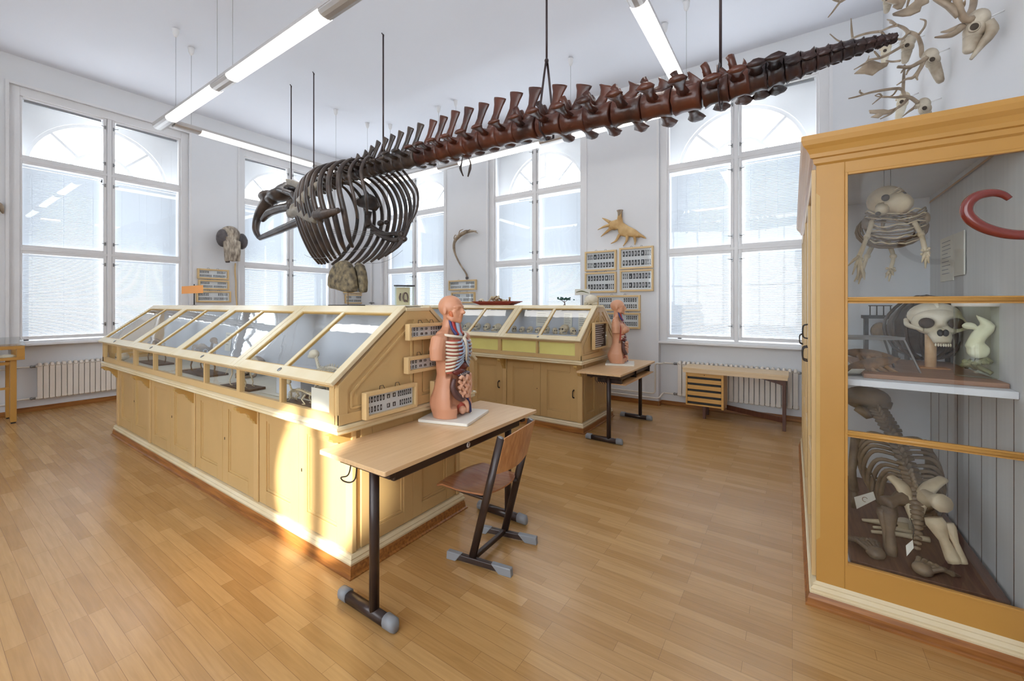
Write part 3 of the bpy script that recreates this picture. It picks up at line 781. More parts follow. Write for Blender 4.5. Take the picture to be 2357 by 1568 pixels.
for k in range(4):
    mini_skeleton((-3.75 - 0.3 * k, yc2 - 0.42, DF), 0.24, PI, '%s low small skeleton from the right behind the left lid of the far case' % ORD[k], M['bonew'], base=False, leg=0.35, group='low skeletons in the far case')
for k, x in enumerate((-2.45, -2.68)):
    card((x, yc2 - 0.03, 1.30), 0.13, 0.24, -PI / 2, -0.05, ['tall pale sheet at the right end of the back panel in the far case', 'second tall sheet from the right on the back panel in the far case'][k], lines=6)
card((-3.1, yc2 - 0.03, 1.33), 0.22, 0.22, -PI / 2, -0.05, 'wide sheet with thin lines on the back panel in the far case', lines=5)
# ------------------------------------------------------------------ school desks, chair, drawer desk, table case
M['beech'] = wood('beech_laminate', srgb(222, 182, 134), srgb(232, 196, 152), 0.28, 'Y', 0.8)
M['beechedge'] = wood('beech_edge', srgb(196, 144, 92), srgb(212, 164, 112), 0.4, 'Y')
M['ply'] = wood('moulded_beech_ply', srgb(176, 118, 72), srgb(204, 150, 100), 0.3, 'Z', 1.0)
M['seatply'] = wood('worn_beech_seat', srgb(158, 100, 66), srgb(186, 130, 90), 0.25, 'X', 1.0)
M['brown'] = mat('dark_brown_steel', srgb(58, 44, 40), 0.3, 0.08, 6, metal=0.25, spec=0.6)
M['greycap'] = mat('grey_plastic_cap', srgb(140, 142, 146), 0.5, 0.03, 6)
def rounded_top(mb, x0, x1, y0, y1, z0, z1, r=0.012, n=4):
    pts = []
    for cx, cy, a in ((x1 - r, y1 - r, 0), (x0 + r, y1 - r, PI / 2), (x0 + r, y0 + r, PI), (x1 - r, y0 + r, 1.5 * PI)):
        for k in range(n + 1): pts.append((cx + r * math.cos(a + PI / 2 * k / n), cy + r * math.sin(a + PI / 2 * k / n)))
    mb.prism([(p[0], p[1]) for p in pts], (0, 0, z0), (1, 0, 0), (0, 1, 0), (0, 0, z1 - z0))
def foot_bar(t, p, q, w, h, cap=0.075, slant=False):
    p, q = Vector(p), Vector(q); d = (q - p).normalized(); a = Vector((-d.y, d.x, 0))
    def sec(c, ww, hh): return [c + a * (math.cos(k * PI / 6) * ww / 2) + Vector((0, 0, hh / 2 + 0.004 + math.copysign(abs(math.sin(k * PI / 6)) ** 0.6, math.sin(k * PI / 6)) * hh / 2)) for k in range(12)]
    MB().loft([sec(p + d * cap * 0.8, w, h), sec(q - d * cap * 0.8, w, h)]).build('foot_bar', M['brown'], t)
    for e, s in ((p, 1), (q, -1)):
        mb = MB(); mb.loft([sec(e + d * s * 0.0, w * 0.75, h * 0.75), sec(e + d * s * 0.012, w * 1.12, h * 1.1), sec(e + d * s * cap, w * 1.15, h * 1.15)])
        mb.build('foot_cap', M['greycap'], t)
def school_desk(dy, label, hook, tray):
    t = thing('school_desk', label, 'desk', (-1.93, 2.07 + dy, 0), group='school desks at the case ends')
    x0, x1, y0, y1 = -2.222, -1.655, 1.335 + dy, 2.80 + dy
    mb = MB(); rounded_top(mb, x0, x1, y0, y1, 0.812, 0.836); mb.build('tabletop', M['beech'], t, bevel=0.002)
    for yy in (1.405 + dy, 2.645 + dy):
        foot_bar(t, (-2.12, yy, 0), (-1.655, yy, 0), 0.055, 0.06)
        mb = MB(); mb.tube([(-1.825, yy, 0.05), (-1.825, yy, 0.81)], 0.026, 12, flat=1.0); mb.build('leg', M['brown'], t)
        MB().box((-2.10, yy - 0.02, 0.775), (-1.68, yy + 0.02, 0.811)).build('top_bearer', M['brown'], t, bevel=0.004)
    MB().box((-1.735, 1.43 + dy, 0.745), (-1.70, 2.62 + dy, 0.800)).build('front_rail', M['brown'], t, bevel=0.008)
    MB().box((-2.08, 1.43 + dy, 0.755), (-2.05, 2.62 + dy, 0.805)).build('rear_rail', M['brown'], t, bevel=0.008)
    if hook:
        y = 1.345 + dy
        mb = MB(); mb.tube(spline([(-1.98, y + 0.03, 0.81), (-1.98, y + 0.02, 0.76), (-1.99, y + 0.01, 0.735), (-2.02, y - 0.005, 0.725), (-1.99, y - 0.01, 0.715), (-1.945, y + 0.0, 0.715), (-1.93, y + 0.02, 0.735), (-1.93, y + 0.03, 0.81)], 6), 0.004, 6)
        mb.build('bag_hook', M['dark'], t)
        p = Vector((-1.6985, 2.02, 0.772))
        MB().tube([p, p + Vector((0.0015, 0, 0))], 0.017, 20).build('badge', M['white'], t)
        mb = MB(); q = p + Vector((0.002, 0, 0)); mb.bar(q + Vector((0, -0.003, -0.008)), q + Vector((0, 0.002, 0.008)), 0.005, 0.001, up=(1, 0, 0)); mb.tube([q + Vector((0, -0.003, 0.008)), q + Vector((0.0005, 0.006, 0.009))], 0.003, 6)
        mb.build('badge_mark', M['dark'], t)
    if tray:
        # shelf slung under the top
        mb = MB(); mb.box((-1.99, 1.43 + dy, 0.70), (-1.63, 2.62 + dy, 0.712)); mb.build('under_shelf', M['beechedge'], t, bevel=0.002)
        for a, b in ((1.43, 1.46), (2.0, 2.02), (2.6, 2.62)): MB().box((-1.98, a + dy, 0.712), (-1.68, b + dy, 0.80)).build('shelf_divider', M['brown'], t)
        mb = MB()
        for k in range(5): mb.tube([(-2.0 + 0.03 * k, 1.42 + dy, 0.80), (-2.0 + 0.03 * k, 1.41 + dy, 0.74), (-1.96 + 0.03 * k, 1.405 + dy, 0.70)], 0.004, 5)
        mb.build('wire_hooks', M['dark'], t)
    return t
school_desk(0.0, 'beech school desk with brown steel legs against the nearest case, chair beside it', True, False)
school_desk(3.37, 'beech school desk with an under-shelf against the end of the far case', False, True)

t = thing('school_chair', 'school chair with beech seat and dark brown steel frame, tucked at the nearest desk', 'chair', (-1.68, 2.25, 0))
Pn, Pf = (Vector((-1.700, 2.055, 0.02)), Vector((-1.476, 2.062, 0.845))), (Vector((-1.712, 2.430, 0.02)), Vector((-1.494, 2.448, 0.865)))
for P in (Pn, Pf):
    MB().tube([P[0], P[1]], 0.027, 12, flat=0.62, up=(0, 1, 0)).build('upright', M['brown'], t)
    q = P[1] + (P[1] - P[0]).normalized() * 0.004
    MB().tube([P[1], q], 0.021, 12, flat=0.6, up=(0, 1, 0)).build('end_cap', M['steel'], t)
for a, b in (((-1.875, 2.02, 0), (-1.415, 2.095, 0)), ((-1.905, 2.375, 0), (-1.462, 2.475, 0))):
    a, b = Vector(a), Vector(b); d = (b - a).normalized(); s = Vector((-d.y, d.x, 0)) * 0.016
    MB().bar(a + d * 0.05 + Vector((0, 0, 0.030)), b - d * 0.06 + Vector((0, 0, 0.030)), 0.03, 0.04).build('runner', M['brown'], t, bevel=0.006)
    for e, k, L in ((a, 1, 0.11), (b, -1, 0.14)):
        pr = [(0, 0), (L * 0.62, 0.0), (L, 0.052), (0.004, 0.052)]
        MB().prism(pr, e - s * 1.15, d * k, (0, 0, 1), s * 2.3).build('runner_shoe', M['greycap'], t, bevel=0.005)
MB().bar((-1.685, 2.07, 0.045), (-1.70, 2.42, 0.045), 0.03, 0.03).build('cross_bar', M['brown'], t, bevel=0.006)
for y0, P in ((2.09, Pn), (2.42, Pf)):
    MB().tube(spline([(-1.59, y0, 0.43), (-1.80, y0, 0.43), (-1.95, y0, 0.435), (-1.98, y0, 0.445)], 4), 0.020, 8, flat=0.7).build('seat_bearer', M['brown'], t)
mb = MB(); rows = []
for i in range(11):
    fx = i / 10; row = []
    for j in range(13):
        fy = j / 12 * 2 - 1
        wd = 0.225 - 0.03 * max(0, fx - 0.5) * 2
        x = -2.02 + 0.47 * fx - 0.03 * fx * fx + 0.03 * (abs(fy) ** 3) * (1 if fx < 0.2 else 0) - 0.05 * fx * abs(fy) ** 2.5
        z = 0.462 - 0.022 * math.exp(-((fx - 0.62) / 0.3) ** 2) * (1 - fy * fy * 0.8) - 0.018 * max(0, 0.12 - fx) / 0.12
        row.append(Vector((x, 2.262 + wd * fy, z)))
    rows.append(row)
bot = [[p - Vector((0, 0, 0.011)) for p in r] for r in rows]
n = 13
mb.loft(rows, cap=False, close=False); mb.loft(bot, cap=False, close=False)
edge = [(0, j) for j in range(n)] + [(i, n - 1) for i in range(1, 11)] + [(10, j) for j in range(n - 2, -1, -1)] + [(i, 0) for i in range(9, 0, -1)]
mb.loft([[rows[i][j] for i, j in edge], [bot[i][j] for i, j in edge]], cap=False)
mb.build('seat', M['seatply'], t)
mb = MB(); R1, R2 = [], []
for i in range(9):
    fz = i / 8; r1 = []; r2 = []
    for j in range(13):
        fy = j / 12
        base = Pn[0].lerp(Pn[1], 0.72 + 0.28 * fz).lerp(Pf[0].lerp(Pf[1], 0.72 + 0.28 * fz), fy)
        arch = math.sin(PI * fy)
        p = base + Vector((0.022 + 0.028 * arch, 0, 0.03 * arch * (fz - 0.4)))
        r1.append(p); r2.append(p + Vector((0.010, 0, 0.001)))
    R1.append(r1); R2.append(r2)
mb.loft(R1, cap=False, close=False); mb.loft(R2, cap=False, close=False)
edge = [(0, j) for j in range(13)] + [(i, 12) for i in range(1, 9)] + [(8, j) for j in range(11, -1, -1)] + [(i, 0) for i in range(7, 0, -1)]
mb.loft([[R1[i][j] for i, j in edge], [R2[i][j] for i, j in edge]], cap=False)
mb.build('backrest', M['ply'], t)

# low desk with a drawer block under the right window
t = thing('writing_desk', 'low light wood desk with a block of drawers in front of the right radiator', 'desk', (-0.7, 6.72, 0))
M['lightwood'] = wood('pale_desk_wood', srgb(222, 190, 146), srgb(232, 204, 164), 0.4, 'X')
M['honey'] = wood('honey_drawer_wood', srgb(206, 152, 78), srgb(220, 170, 96), 0.4, 'X')
M['darkwood'] = wood('dark_leg_wood', srgb(74, 40, 28), srgb(98, 58, 40), 0.4, 'Z')
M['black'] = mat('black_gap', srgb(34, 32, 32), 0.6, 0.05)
MB().box((-1.345, 6.47, 0.705), (-0.04, 6.92, 0.735)).build('desk_top', M['lightwood'], t, bevel=0.003)
MB().box((-1.335, 6.468, 0.665), (-0.05, 6.485, 0.705)).build('front_lip', M['lightwood'], t)
mb = MB(); mb.box((-1.30, 6.49, 0.19), (-1.28, 6.88, 0.70)); mb.box((-0.83, 6.49, 0.17), (-0.80, 6.88, 0.70)); mb.box((-1.28, 6.49, 0.19), (-0.83, 6.88, 0.21)); mb.box((-1.28, 6.85, 0.21), (-0.83, 6.88, 0.70)); mb.build('drawer_case', M['honey'], t, bevel=0.002)
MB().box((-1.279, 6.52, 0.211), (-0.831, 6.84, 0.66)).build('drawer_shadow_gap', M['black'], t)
for k in range(5):
    z = 0.245 + k * 0.091; d = MB().box((-1.278, 6.495, z), (-0.832, 6.519, z + 0.058)).build('drawer', M['honey'], t, bevel=0.002)
    MB().box((-1.27, 6.498, z - 0.030), (-0.84, 6.512, z - 0.003)).build('finger_gap_shade', M['black'], d)  # black strip painted in for the shade of the finger gap
    if k == 4: MB().tube([(-1.05, 6.494, z + 0.03), (-1.05, 6.4955, z + 0.03)], 0.006, 8).build('drawer_lock', M['dark'], d)
for x, y in ((-0.09, 6.50), (-0.09, 6.87)): MB().box((x - 0.02, y - 0.02, 0), (x + 0.02, y + 0.02, 0.705)).build('leg', M['darkwood'], t, bevel=0.003)
for x, y in ((-1.06, 6.56), (-1.06, 6.82)): MB().box((x - 0.02, y - 0.02, 0), (x + 0.02, y + 0.02, 0.19)).build('leg', M['darkwood'], t, bevel=0.003)
mb = MB(); mb.bar((-0.09, 6.50, 0.14), (-0.80, 6.86, 0.14), 0.02, 0.07); mb.build('foot_rail', M['darkwood'], t)
MB().prism([(0, 0), (-0.26, 0), (-0.06, -0.05), (0, -0.07)], (-0.11, 6.49, 0.665), (1, 0, 0), (0, 0, 1), (0, 0.02, 0)).build('corner_brace', M['darkwood'], t)

# small glass-topped table case by the left window
t = thing('table_case', 'small glass-topped ochre table case on square legs at the left edge', 'table case', (-9.22, 0.35, 0))
x0, x1, y0, y1 = -9.50, -8.95, -0.5, 1.0
mb = MB()
for a, b in ((x0, x0 + 0.03), (x1 - 0.03, x1)):
    mb.box((a, y0, 0.885), (b, y1, 0.925)); mb.box((a, y0, 1.035), (b, y1, 1.08))
    for yy in (y0, 0.25, y1 - 0.075): mb.box((a, yy, 0.925), (b, yy + 0.075, 1.035))
for a, b in ((y0, y0 + 0.03), (y1 - 0.03, y1)): mb.box((x0 + 0.03, a, 0.885), (x1 - 0.03, b, 1.08))
mb.box((x0 + 0.03, y0 + 0.03, 0.885), (x1 - 0.03, y1 - 0.03, 0.90)); mb.build('case_frame', M['ochre'], t, bevel=0.003)
MB().quad((x1 - 0.012, y0 + 0.07, 0.925), (x1 - 0.012, y1 - 0.07, 0.925), (x1 - 0.012, y1 - 0.07, 1.035), (x1 - 0.012, y0 + 0.07, 1.035)).build('front_pane', M['cglass'], t)
mb = MB(); mb.prism([(0, 0), (0.58, -0.09), (0.58, -0.082), (0, 0.008)], (x0 - 0.01, y0 - 0.01, 1.175), (1, 0, 0), (0, 0, 1), (0, y1 - y0 + 0.02, 0)); mb.build('glass_top', M['cglass'], t)
for x, y in ((x1 - 0.07, y1 - 0.10), (x0 + 0.05, y1 - 0.10), (x1 - 0.07, y0 + 0.05), (x0 + 0.05, y0 + 0.05)):
    MB().box((x - 0.03, y - 0.03, 0.02), (x + 0.03, y + 0.03, 0.885)).build('leg', M['ochre'], t, bevel=0.003)
    MB().box((x - 0.022, y - 0.022, 0), (x + 0.022, y + 0.022, 0.02)).build('leg_foot', M['dark'], t)
MB().box((x1 - 0.085, y0 + 0.08, 0.48), (x1 - 0.055, y1 - 0.13, 0.51)).build('stretcher', M['ochre'], t)
MB().box((x1 - 0.085, y0 + 0.08, 0.82), (x1 - 0.055, y1 - 0.13, 0.86)).build('apron', M['ochre'], t)
o = MB(); o.ball((-9.12, 0.55, 0.93), (0.12, 0.3, 0.028), nu=18, nv=8); tag(o.build('specimen_cloth', mat('dark_blue_cloth', srgb(70, 84, 104), 0.8), None, loc=(-9.12, 0.55, 0.90)), 'dark blue cloth mount lying inside the left table case', 'cloth')
mb = MB(); mb.ball((-9.03, 0.84, 0.935), (0.05, 0.09, 0.032), nu=16, nv=8); mb.ball((-9.03, 0.75, 0.925), (0.04, 0.06, 0.022), nu=12, nv=6); tag(mb.build('shell', M['bonew'], None, loc=(-9.03, 0.84, 0.902)), 'white shell beside the dark cloth inside the left table case', 'shell')

# ------------------------------------------------------------------ tall glazed cabinet along the right wall
t = thing('tall_cabinet', 'tall ochre glazed cabinet with cornice standing along the right wall', 'cabinet', (0.47, 4.38, 0))
cx0, cx1, cy0, cy1 = 0.11, 0.935, 2.86, 5.9
M['inner'] = mat('grey_white_inner', srgb(222, 223, 227), 0.7, 0.03, 2)
M['boards'] = mat('grey_boards', srgb(212, 212, 212), 0.6, 0.04, 2, stretch=(1, 12, 0.6))
MB().loft(profile_ring([(0.05, 0), (0.05, 0.01), (0.042, 0.016), (0.040, 0.04), (0.03, 0.065)], cx0, cx1 - 0.05, cy0, cy1), smooth=False).build('plinth', M['oak'], t)
MB().loft(profile_ring([(0.03, 0.065), (0.032, 0.075), (0.022, 0.08), (0.026, 0.09), (0.012, 0.105), (0.016, 0.112), (0.0, 0.125)], cx0, cx1 - 0.05, cy0, cy1), smooth=False).build('base_moulding', M['creamL'], t)
MB().loft(profile_ring([(0.0, 2.43), (0.012, 2.44), (0.016, 2.465), (0.028, 2.47), (0.032, 2.49), (0.045, 2.515), (0.062, 2.535), (0.07, 2.56), (0.07, 2.585), (0.0, 2.592)], cx0, cx1 - 0.07, cy0, cy1), smooth=False, cap=False).build('cornice', M['ochre'], t)
# glazed end facing the room
mb = MB(); y, th = cy0, 0.03
for a, b, c, d in ((cx0, 0.235, 0.12, 2.44), (0.902, cx1, 0.12, 2.44), (0.235, 0.902, 0.12, 0.258), (0.235, 0.902, 2.37, 2.44)): mb.box((a, y, c), (b, y + th, d))
mb.build('end_frame', M['ochre'], t, bevel=0.003)
mb = MB()
for a, b, c, d in ((0.235, 0.247, 0.258, 2.37), (0.890, 0.902, 0.258, 2.37), (0.247, 0.89, 0.258, 0.27), (0.247, 0.89, 2.358, 2.37)): mb.box((a, y - 0.006, c), (b, y + 0.018, d))
mb.build('glazing_bead', M['ochre'], t, bevel=0.002)
for z in (0.965, 1.683): 
    mb = MB(); mb.tube([(0.24, y + 0.004, z), (0.897, y + 0.004, z)], 0.011, 8); mb.box((0.24, y + 0.002, z - 0.017), (0.897, y + 0.02, z + 0.017)); mb.build('glazing_bar', M['ochre'], t)
for a, b in ((0.27, 0.95), (0.98, 1.668), (1.698, 2.358)):
    MB().quad((0.245, y + 0.012, a), (0.892, y + 0.012, a), (0.892, y + 0.012, b), (0.245, y + 0.012, b)).build('end_pane', M['cglass'], t)
mb = MB()
for z0, z1 in ((0.35, 2.28),):
    mb.prism([(0, 0), (0.018, 0.02), (0.018, z1 - z0 - 0.02), (0, z1 - z0)], (cx0 - 0.001, y - 0.001, z0), (1, 0, 0), (0, 0, 1), (0, 0.012, 0))
mb.build('corner_chamfer', M['bead'], t)
# doors on the long side
nd = 4; dw = (cy1 - cy0 - 0.06) / nd
for k in range(nd):
    a = cy0 + 0.03 + k * dw + 0.004; b = a + dw - 0.008
    mb = MB(); frame_rect(mb, (cx0 + 0.002, a, 0.13), (0, 1, 0), (0, 0, 1), (-1, 0, 0), b - a, 2.29, 0.07, 0.022); frame_rect(mb, (cx0 - 0.002, a + 0.07, 0.70), (0, 1, 0), (0, 0, 1), (-1, 0, 0), b - a - 0.14, 0.05, 0.012, 0.014)
    d = mb.build('cabinet_door', M['cream'], t, bevel=0.003)
    MB().quad((cx0 - 0.008, a + 0.07, 0.2), (cx0 - 0.008, b - 0.07, 0.2), (cx0 - 0.008, b - 0.07, 2.35), (cx0 - 0.008, a + 0.07, 2.35)).build('door_pane', M['cglass'], d)
    hy = a + 0.05 if k % 2 == 1 else b - 0.05
    for hz in (1.31, ) if k else (1.31, 1.47):
        MB().tube(spline([(cx0 - 0.02, hy, hz - 0.05), (cx0 - 0.045, hy, hz - 0.04), (cx0 - 0.05, hy, hz), (cx0 - 0.045, hy, hz + 0.04), (cx0 - 0.02, hy, hz + 0.05)], 4), 0.005, 8).build('handle', M['dark'], d)
MB().box((cx0 + 0.004, cy0 + 0.0301, 2.49), (cx1, cy1, 2.51)).build('cabinet_top', M['inner'], t)
MB().box((cx0 + 0.01, cy0 + 0.0301, 0.12), (cx1 - 0.03, cy1, 0.20)).build('cabinet_floor', M['inner'], t)
MB().box((0.88, cy0 + 0.031, 0.2), (cx1, cy1, 2.489)).build('back_wall', M['boards'], t)
mb = MB()
for k in range(9): mb.box((0.8785, cy0 + 0.13 + k * 0.205, 0.2), (0.8799, cy0 + 0.136 + k * 0.205, 1.22))
mb.build('board_joints', M['standwood'], t)
MB().box((cx0 + 0.012, 4.46, 0.2), (0.88, 4.48, 2.489)).build('partition', M['inner'], t)
MB().box((cx0 + 0.012, cy1 - 0.02, 0.2), (0.88, cy1, 2.489)).build('far_end', M['inner'], t)
MB().box((cx0 + 0.012, 2.93, 1.215), (0.878, 4.458, 1.250)).build('shelf', M['inner'], t, bevel=0.003)
# ------------------------------------------------------------------ the great hanging skeleton
M['cow'] = mat('dark_old_bone', srgb(46, 39, 38), 0.32, c2=srgb(86, 70, 60), scale=5, bump=0.35, bscale=22, spec=0.55)
M['cowred'] = mat('red_brown_old_bone', srgb(56, 32, 27), 0.30, c2=srgb(104, 54, 36), scale=4, bump=0.35, bscale=18, spec=0.6)
M['cowpale'] = mat('grey_weathered_bone', srgb(112, 104, 94), 0.45, c2=srgb(160, 148, 130), scale=5, bump=0.3, bscale=25)
M['cowtail'] = mat('blackish_old_bone', srgb(40, 32, 34), 0.32, c2=srgb(72, 46, 40), scale=5, bump=0.5, bscale=20)
YS = 3.71
cow = thing('sea_cow_skeleton', 'huge dark brown sea cow skeleton hanging from the ceiling on rods', 'skeleton', (-3.5, YS, 3.45))
SPL = [(-6.55, 3.44), (-6.2, 3.47), (-5.8, 3.52), (-5.43, 3.56), (-4.83, 3.555), (-3.97, 3.535), (-3.24, 3.525), (-2.61, 3.52), (-2.07, 3.49), (-1.78, 3.46), (-1.26, 3.42), (-0.81, 3.39), (-0.47, 3.385), (-0.23, 3.40), (-0.06, 3.412), (0.15, 3.43), (0.34, 3.44), (0.57, 3.445)]
def sz(x):
    for (a, za), (b, zb) in zip(SPL, SPL[1:]):
        if x <= b: return za + (zb - za) * max(0, (x - a)) / (b - a)
    return SPL[-1][1]
SR = [(-6.6, 0.075), (-6.0, 0.085), (-5.0, 0.105), (-4.0, 0.118), (-3.0, 0.125), (-2.0, 0.118), (-1.3, 0.122), (-0.8, 0.116), (-0.45, 0.108), (-0.2, 0.106), (0.0, 0.100), (0.15, 0.084), (0.35, 0.058), (0.5, 0.033), (0.62, 0.008)]
def srad(x):
    for (a, ra), (b, rb) in zip(SR, SR[1:]):
        if x <= b: return ra + (rb - ra) * max(0, (x - a)) / (b - a)
    return SR[-1][1]
TOPS = [(799, 376), (812, 366), (826, 357), (844, 348), (858, 337), (872, 325), (889, 317), (905, 310), (924, 302), (946, 293), (969, 284), (998, 276), (1022, 267), (1049, 255), (1080, 247), (1114, 237), (1151, 225), (1189, 212), (1233, 201), (1288, 195), (1344, 195), (1399, 198), (1465, 194), (1533, 188), (1601, 176), (1668, 161), (1722, 155)]
VERT = []           # (x, top point or None, width of the spine top)
for k in range(11):
    x = -6.5 + k * 0.092; VERT.append((x, Vector((x + 0.03, YS, sz(x) + 0.17 + 0.006 * k)), 0.045))
for u, v in TOPS:
    p = at(u, v, y=YS); b = at(u - 19, 300, y=YS)
    VERT.append((b.x, p, 0.06 + 0.07 * max(0, min(1, (p.x + 5) / 2.5))))
for u in (1745, 1785, 1824, 1860, 1893, 1923, 1951, 1977, 2001, 2022, 2040, 2054):
    VERT.append((at(u, 150, y=YS).x, None, 0))
VERT.sort(key=lambda q: q[0])
nV = len(VERT)
for i, (x, top, tw) in enumerate(VERT):
    xa = VERT[i - 1][0] if i else x - 0.09; xb = VERT[i + 1][0] if i < nV - 1 else x + 0.06
    L = (xb - xa) / 2; r = srad(x); c = Vector((x, YS, sz(x)))
    dirv = Vector((1, 0, (sz(x + 0.1) - sz(x - 0.1)) / 0.2)).normalized()
    mb = MB(); h = L * 0.49
    mb.tube([c - dirv * h, c - dirv * h * 0.92, c - dirv * h * 0.4, c + dirv * h * 0.4, c + dirv * h * 0.92, c + dirv * h], [r * 0.86, r * 1.0, r * 0.86, r * 0.84, r * 0.98, r * 0.84], 16)
    up = Vector((0, 0, 1)); s = r / 0.12
    if top is not None:
        # neural arch and spinous process, a flat plate flared at the tip
        arch = c + up * r * 0.9
        ax = (top - arch); H = ax.length; ax.normalize(); side = Vector((1, 0, 0)); side = (side - ax * side.dot(ax)).normalized()
        wb = 0.035 + tw * 0.62
        rings = []
        for f, wf, tf in ((-0.2, 1.2, 1.5), (0.12, 1.0, 1.2), (0.45, 0.82, 0.8), (0.75, 0.9, 0.75), (0.92, 1.18, 0.95), (0.985, 1.22, 0.9), (1.0, 1.0, 0.6)):
            p = arch + ax * (H * f) + side * (0.012 * math.sin(f * 3)); ww = wb * wf * (1.0 if f < 0.7 else 1 + tw * 2.2) ; tt = 0.026 * max(0.7, s) * tf
            rings.append([p + side * (math.cos(k * PI / 5) * ww / 2 * 1.0) + Vector((0, 1, 0)) * (math.sin(k * PI / 5) * tt) for k in range(10)])
        mb.loft(rings)
        for q in (-1, 1):    # articular bumps in front of the spine
            if x > -2.4: mb.tube([c + Vector((-h * 0.5, q * 0.035, r * 0.7)), c + Vector((-h * 0.75, q * 0.05, r + 0.075)), c + Vector((-h * 0.9, q * 0.055, r + 0.11))], [0.04 * s, 0.03 * s, 0.034 * s], 8)
    # transverse processes
    if x < -5.2: TLn, TW = 0.17, 0.035
    elif x < -4.3: TLn, TW = 0.24, 0.05
    elif x < -2.2: TLn, TW = 0.34, 0.07
    elif x < -0.6: TLn, TW = 0.42, 0.07
    elif x < -0.1: TLn, TW = 0.30, 0.065
    else: TLn, TW = r * 1.35, L * 0.5
    for q in (-1, 1):
        rings = []
        zz = 0.02 if x < -2.2 else 0.0
        for f, wf in ((0.2, 0.75), (0.5, 0.52), (0.72, 0.68), (0.92, 1.1), (1.0, 0.8)):
            p = c + Vector((0.05 * f * (1 if x < -2.2 else 0.35) - 0.01, q * (r * 0.6 + (TLn - r * 0.6) * f), zz * f - 0.02 * f * f))
            tt = 0.022 * max(0.6, s) * (1.25 if x > -2.2 else 0.9); wd = TW * wf
            rings.append([p + Vector((math.cos(k * PI / 5) * wd, 0, math.sin(k * PI / 5) * tt)) for k in range(10)])
        mb.loft(rings)
    if x > -1.6:
        mb.v = [p + Vector((rnd.uniform(-1, 1), rnd.uniform(-1, 1), rnd.uniform(-1, 1))) * 0.0045 for p in mb.v]
    mt = M['cow'] if x < -4.0 else (M['cowred'] if x < -0.3 else M['cowtail'])
    mb.build('vertebra', mt, cow)
# ribs: eleven pairs
for k in range(11):
    f = k / 10; x = -5.98 + 1.36 * f; z0 = sz(x) + 0.03
    W = 0.27 + 0.29 * math.sin(PI * min(1, 0.15 + f * 0.75)); D = 0.95 + 0.34 * math.sin(PI * (0.2 + 0.62 * f))
    D *= 1.02 - 0.16 * f
    if k >= 9: D *= 0.85
    bk = 0.06 + 0.10 * f
    for q in (-1, 1):
        P = [(x, YS + q * 0.10, z0), (x + 0.02, YS + q * (0.10 + W * 0.45), z0 + 0.015), (x + bk * 0.6, YS + q * (0.08 + W * 0.92), z0 - 0.16), (x + bk, YS + q * (0.08 + W * 1.08), z0 - D * 0.38), (x + bk * 1.2, YS + q * (0.06 + W * (0.92 + 0.1 * f)), z0 - D * 0.68), (x + bk * 1.0 - 0.03, YS + q * (0.03 + W * (0.56 + 0.36 * f)), z0 - D * 0.93), (x + bk * 0.7 - 0.06, YS + q * W * (0.26 + 0.52 * f), z0 - D * 1.06)]
        if k >= 9: P = P[:6]
        mb = MB(); mb.tube(spline(P, 6), [0.022, 0.026, 0.036, 0.038, 0.042, 0.042, 0.024] if k < 9 else [0.016, 0.02, 0.026, 0.026, 0.022, 0.014], 8, flat=0.72)
        mb.build('rib', M['cow'], cow)
# skull, turned a little towards the room
def SK(u, v, y): return at(u, v, y=y)
mb = MB()
a = SK(668, 440, 3.70); b = SK(620, 452, 3.62)
mb.ball(a, (0.34, 0.22, 0.125), nu=18, nv=10); mb.ball(b, (0.22, 0.17, 0.10), nu=16, nv=10)
mb.ball(SK(690, 470, 3.68), (0.2, 0.2, 0.12), nu=14, nv=8); mb.ball(SK(642, 450, 3.56), (0.22, 0.17, 0.115), nu=14, nv=8); mb.ball(SK(628, 458, 3.52), (0.15, 0.12, 0.10), nu=14, nv=8)
mb.tube([SK(655, 426, 3.78), SK(680, 432, 3.74), SK(708, 440, 3.71)], [0.06, 0.075, 0.05], 8)
mb.tube([SK(618, 446, 3.50), SK(640, 436, 3.48), SK(672, 446, 3.46), SK(688, 470, 3.45), SK(672, 478, 3.45)], [0.05, 0.045, 0.05, 0.055, 0.045], 8)
mb.tube(spline([SK(622, 456, 3.60), SK(606, 478, 3.56), SK(592, 505, 3.52), SK(589, 530, 3.50), SK(597, 549, 3.50)], 5), [0.11, 0.095, 0.07, 0.058, 0.04], 10)
mb.tube(spline([SK(672, 476, 3.52), SK(646, 480, 3.52), SK(620, 490, 3.51), SK(603, 508, 3.50)], 5), [0.07, 0.075, 0.07, 0.045], 10)
skl = mb.build('skull', M['cow'], cow, remesh=0.022, smooth_it=3)
mb = MB()
for dy in (0.0, 0.24):
    mb.tube(spline([SK(599, 548, 3.50 + dy * 0.15), SK(640, 531, 3.46 + dy), SK(684, 512, 3.44 + dy), SK(712, 500, 3.44 + dy), SK(722, 478, 3.46 + dy), SK(716, 462, 3.48 + dy)], 5), [0.045, 0.06, 0.065, 0.07, 0.055, 0.035], 10)
j = mb.build('lower_jaw', M['cow'], skl)
mb = MB(); mb.loft([[SK(u - 3, v - 7, 3.66 + o) for u, v in ((659, 418), (678, 421), (706, 434), (704, 445), (684, 440), (663, 432))] for o in (-0.12, 0.12)], smooth=False)
mb.build('crown_bone', M['cowpale'], skl, bevel=0.02)
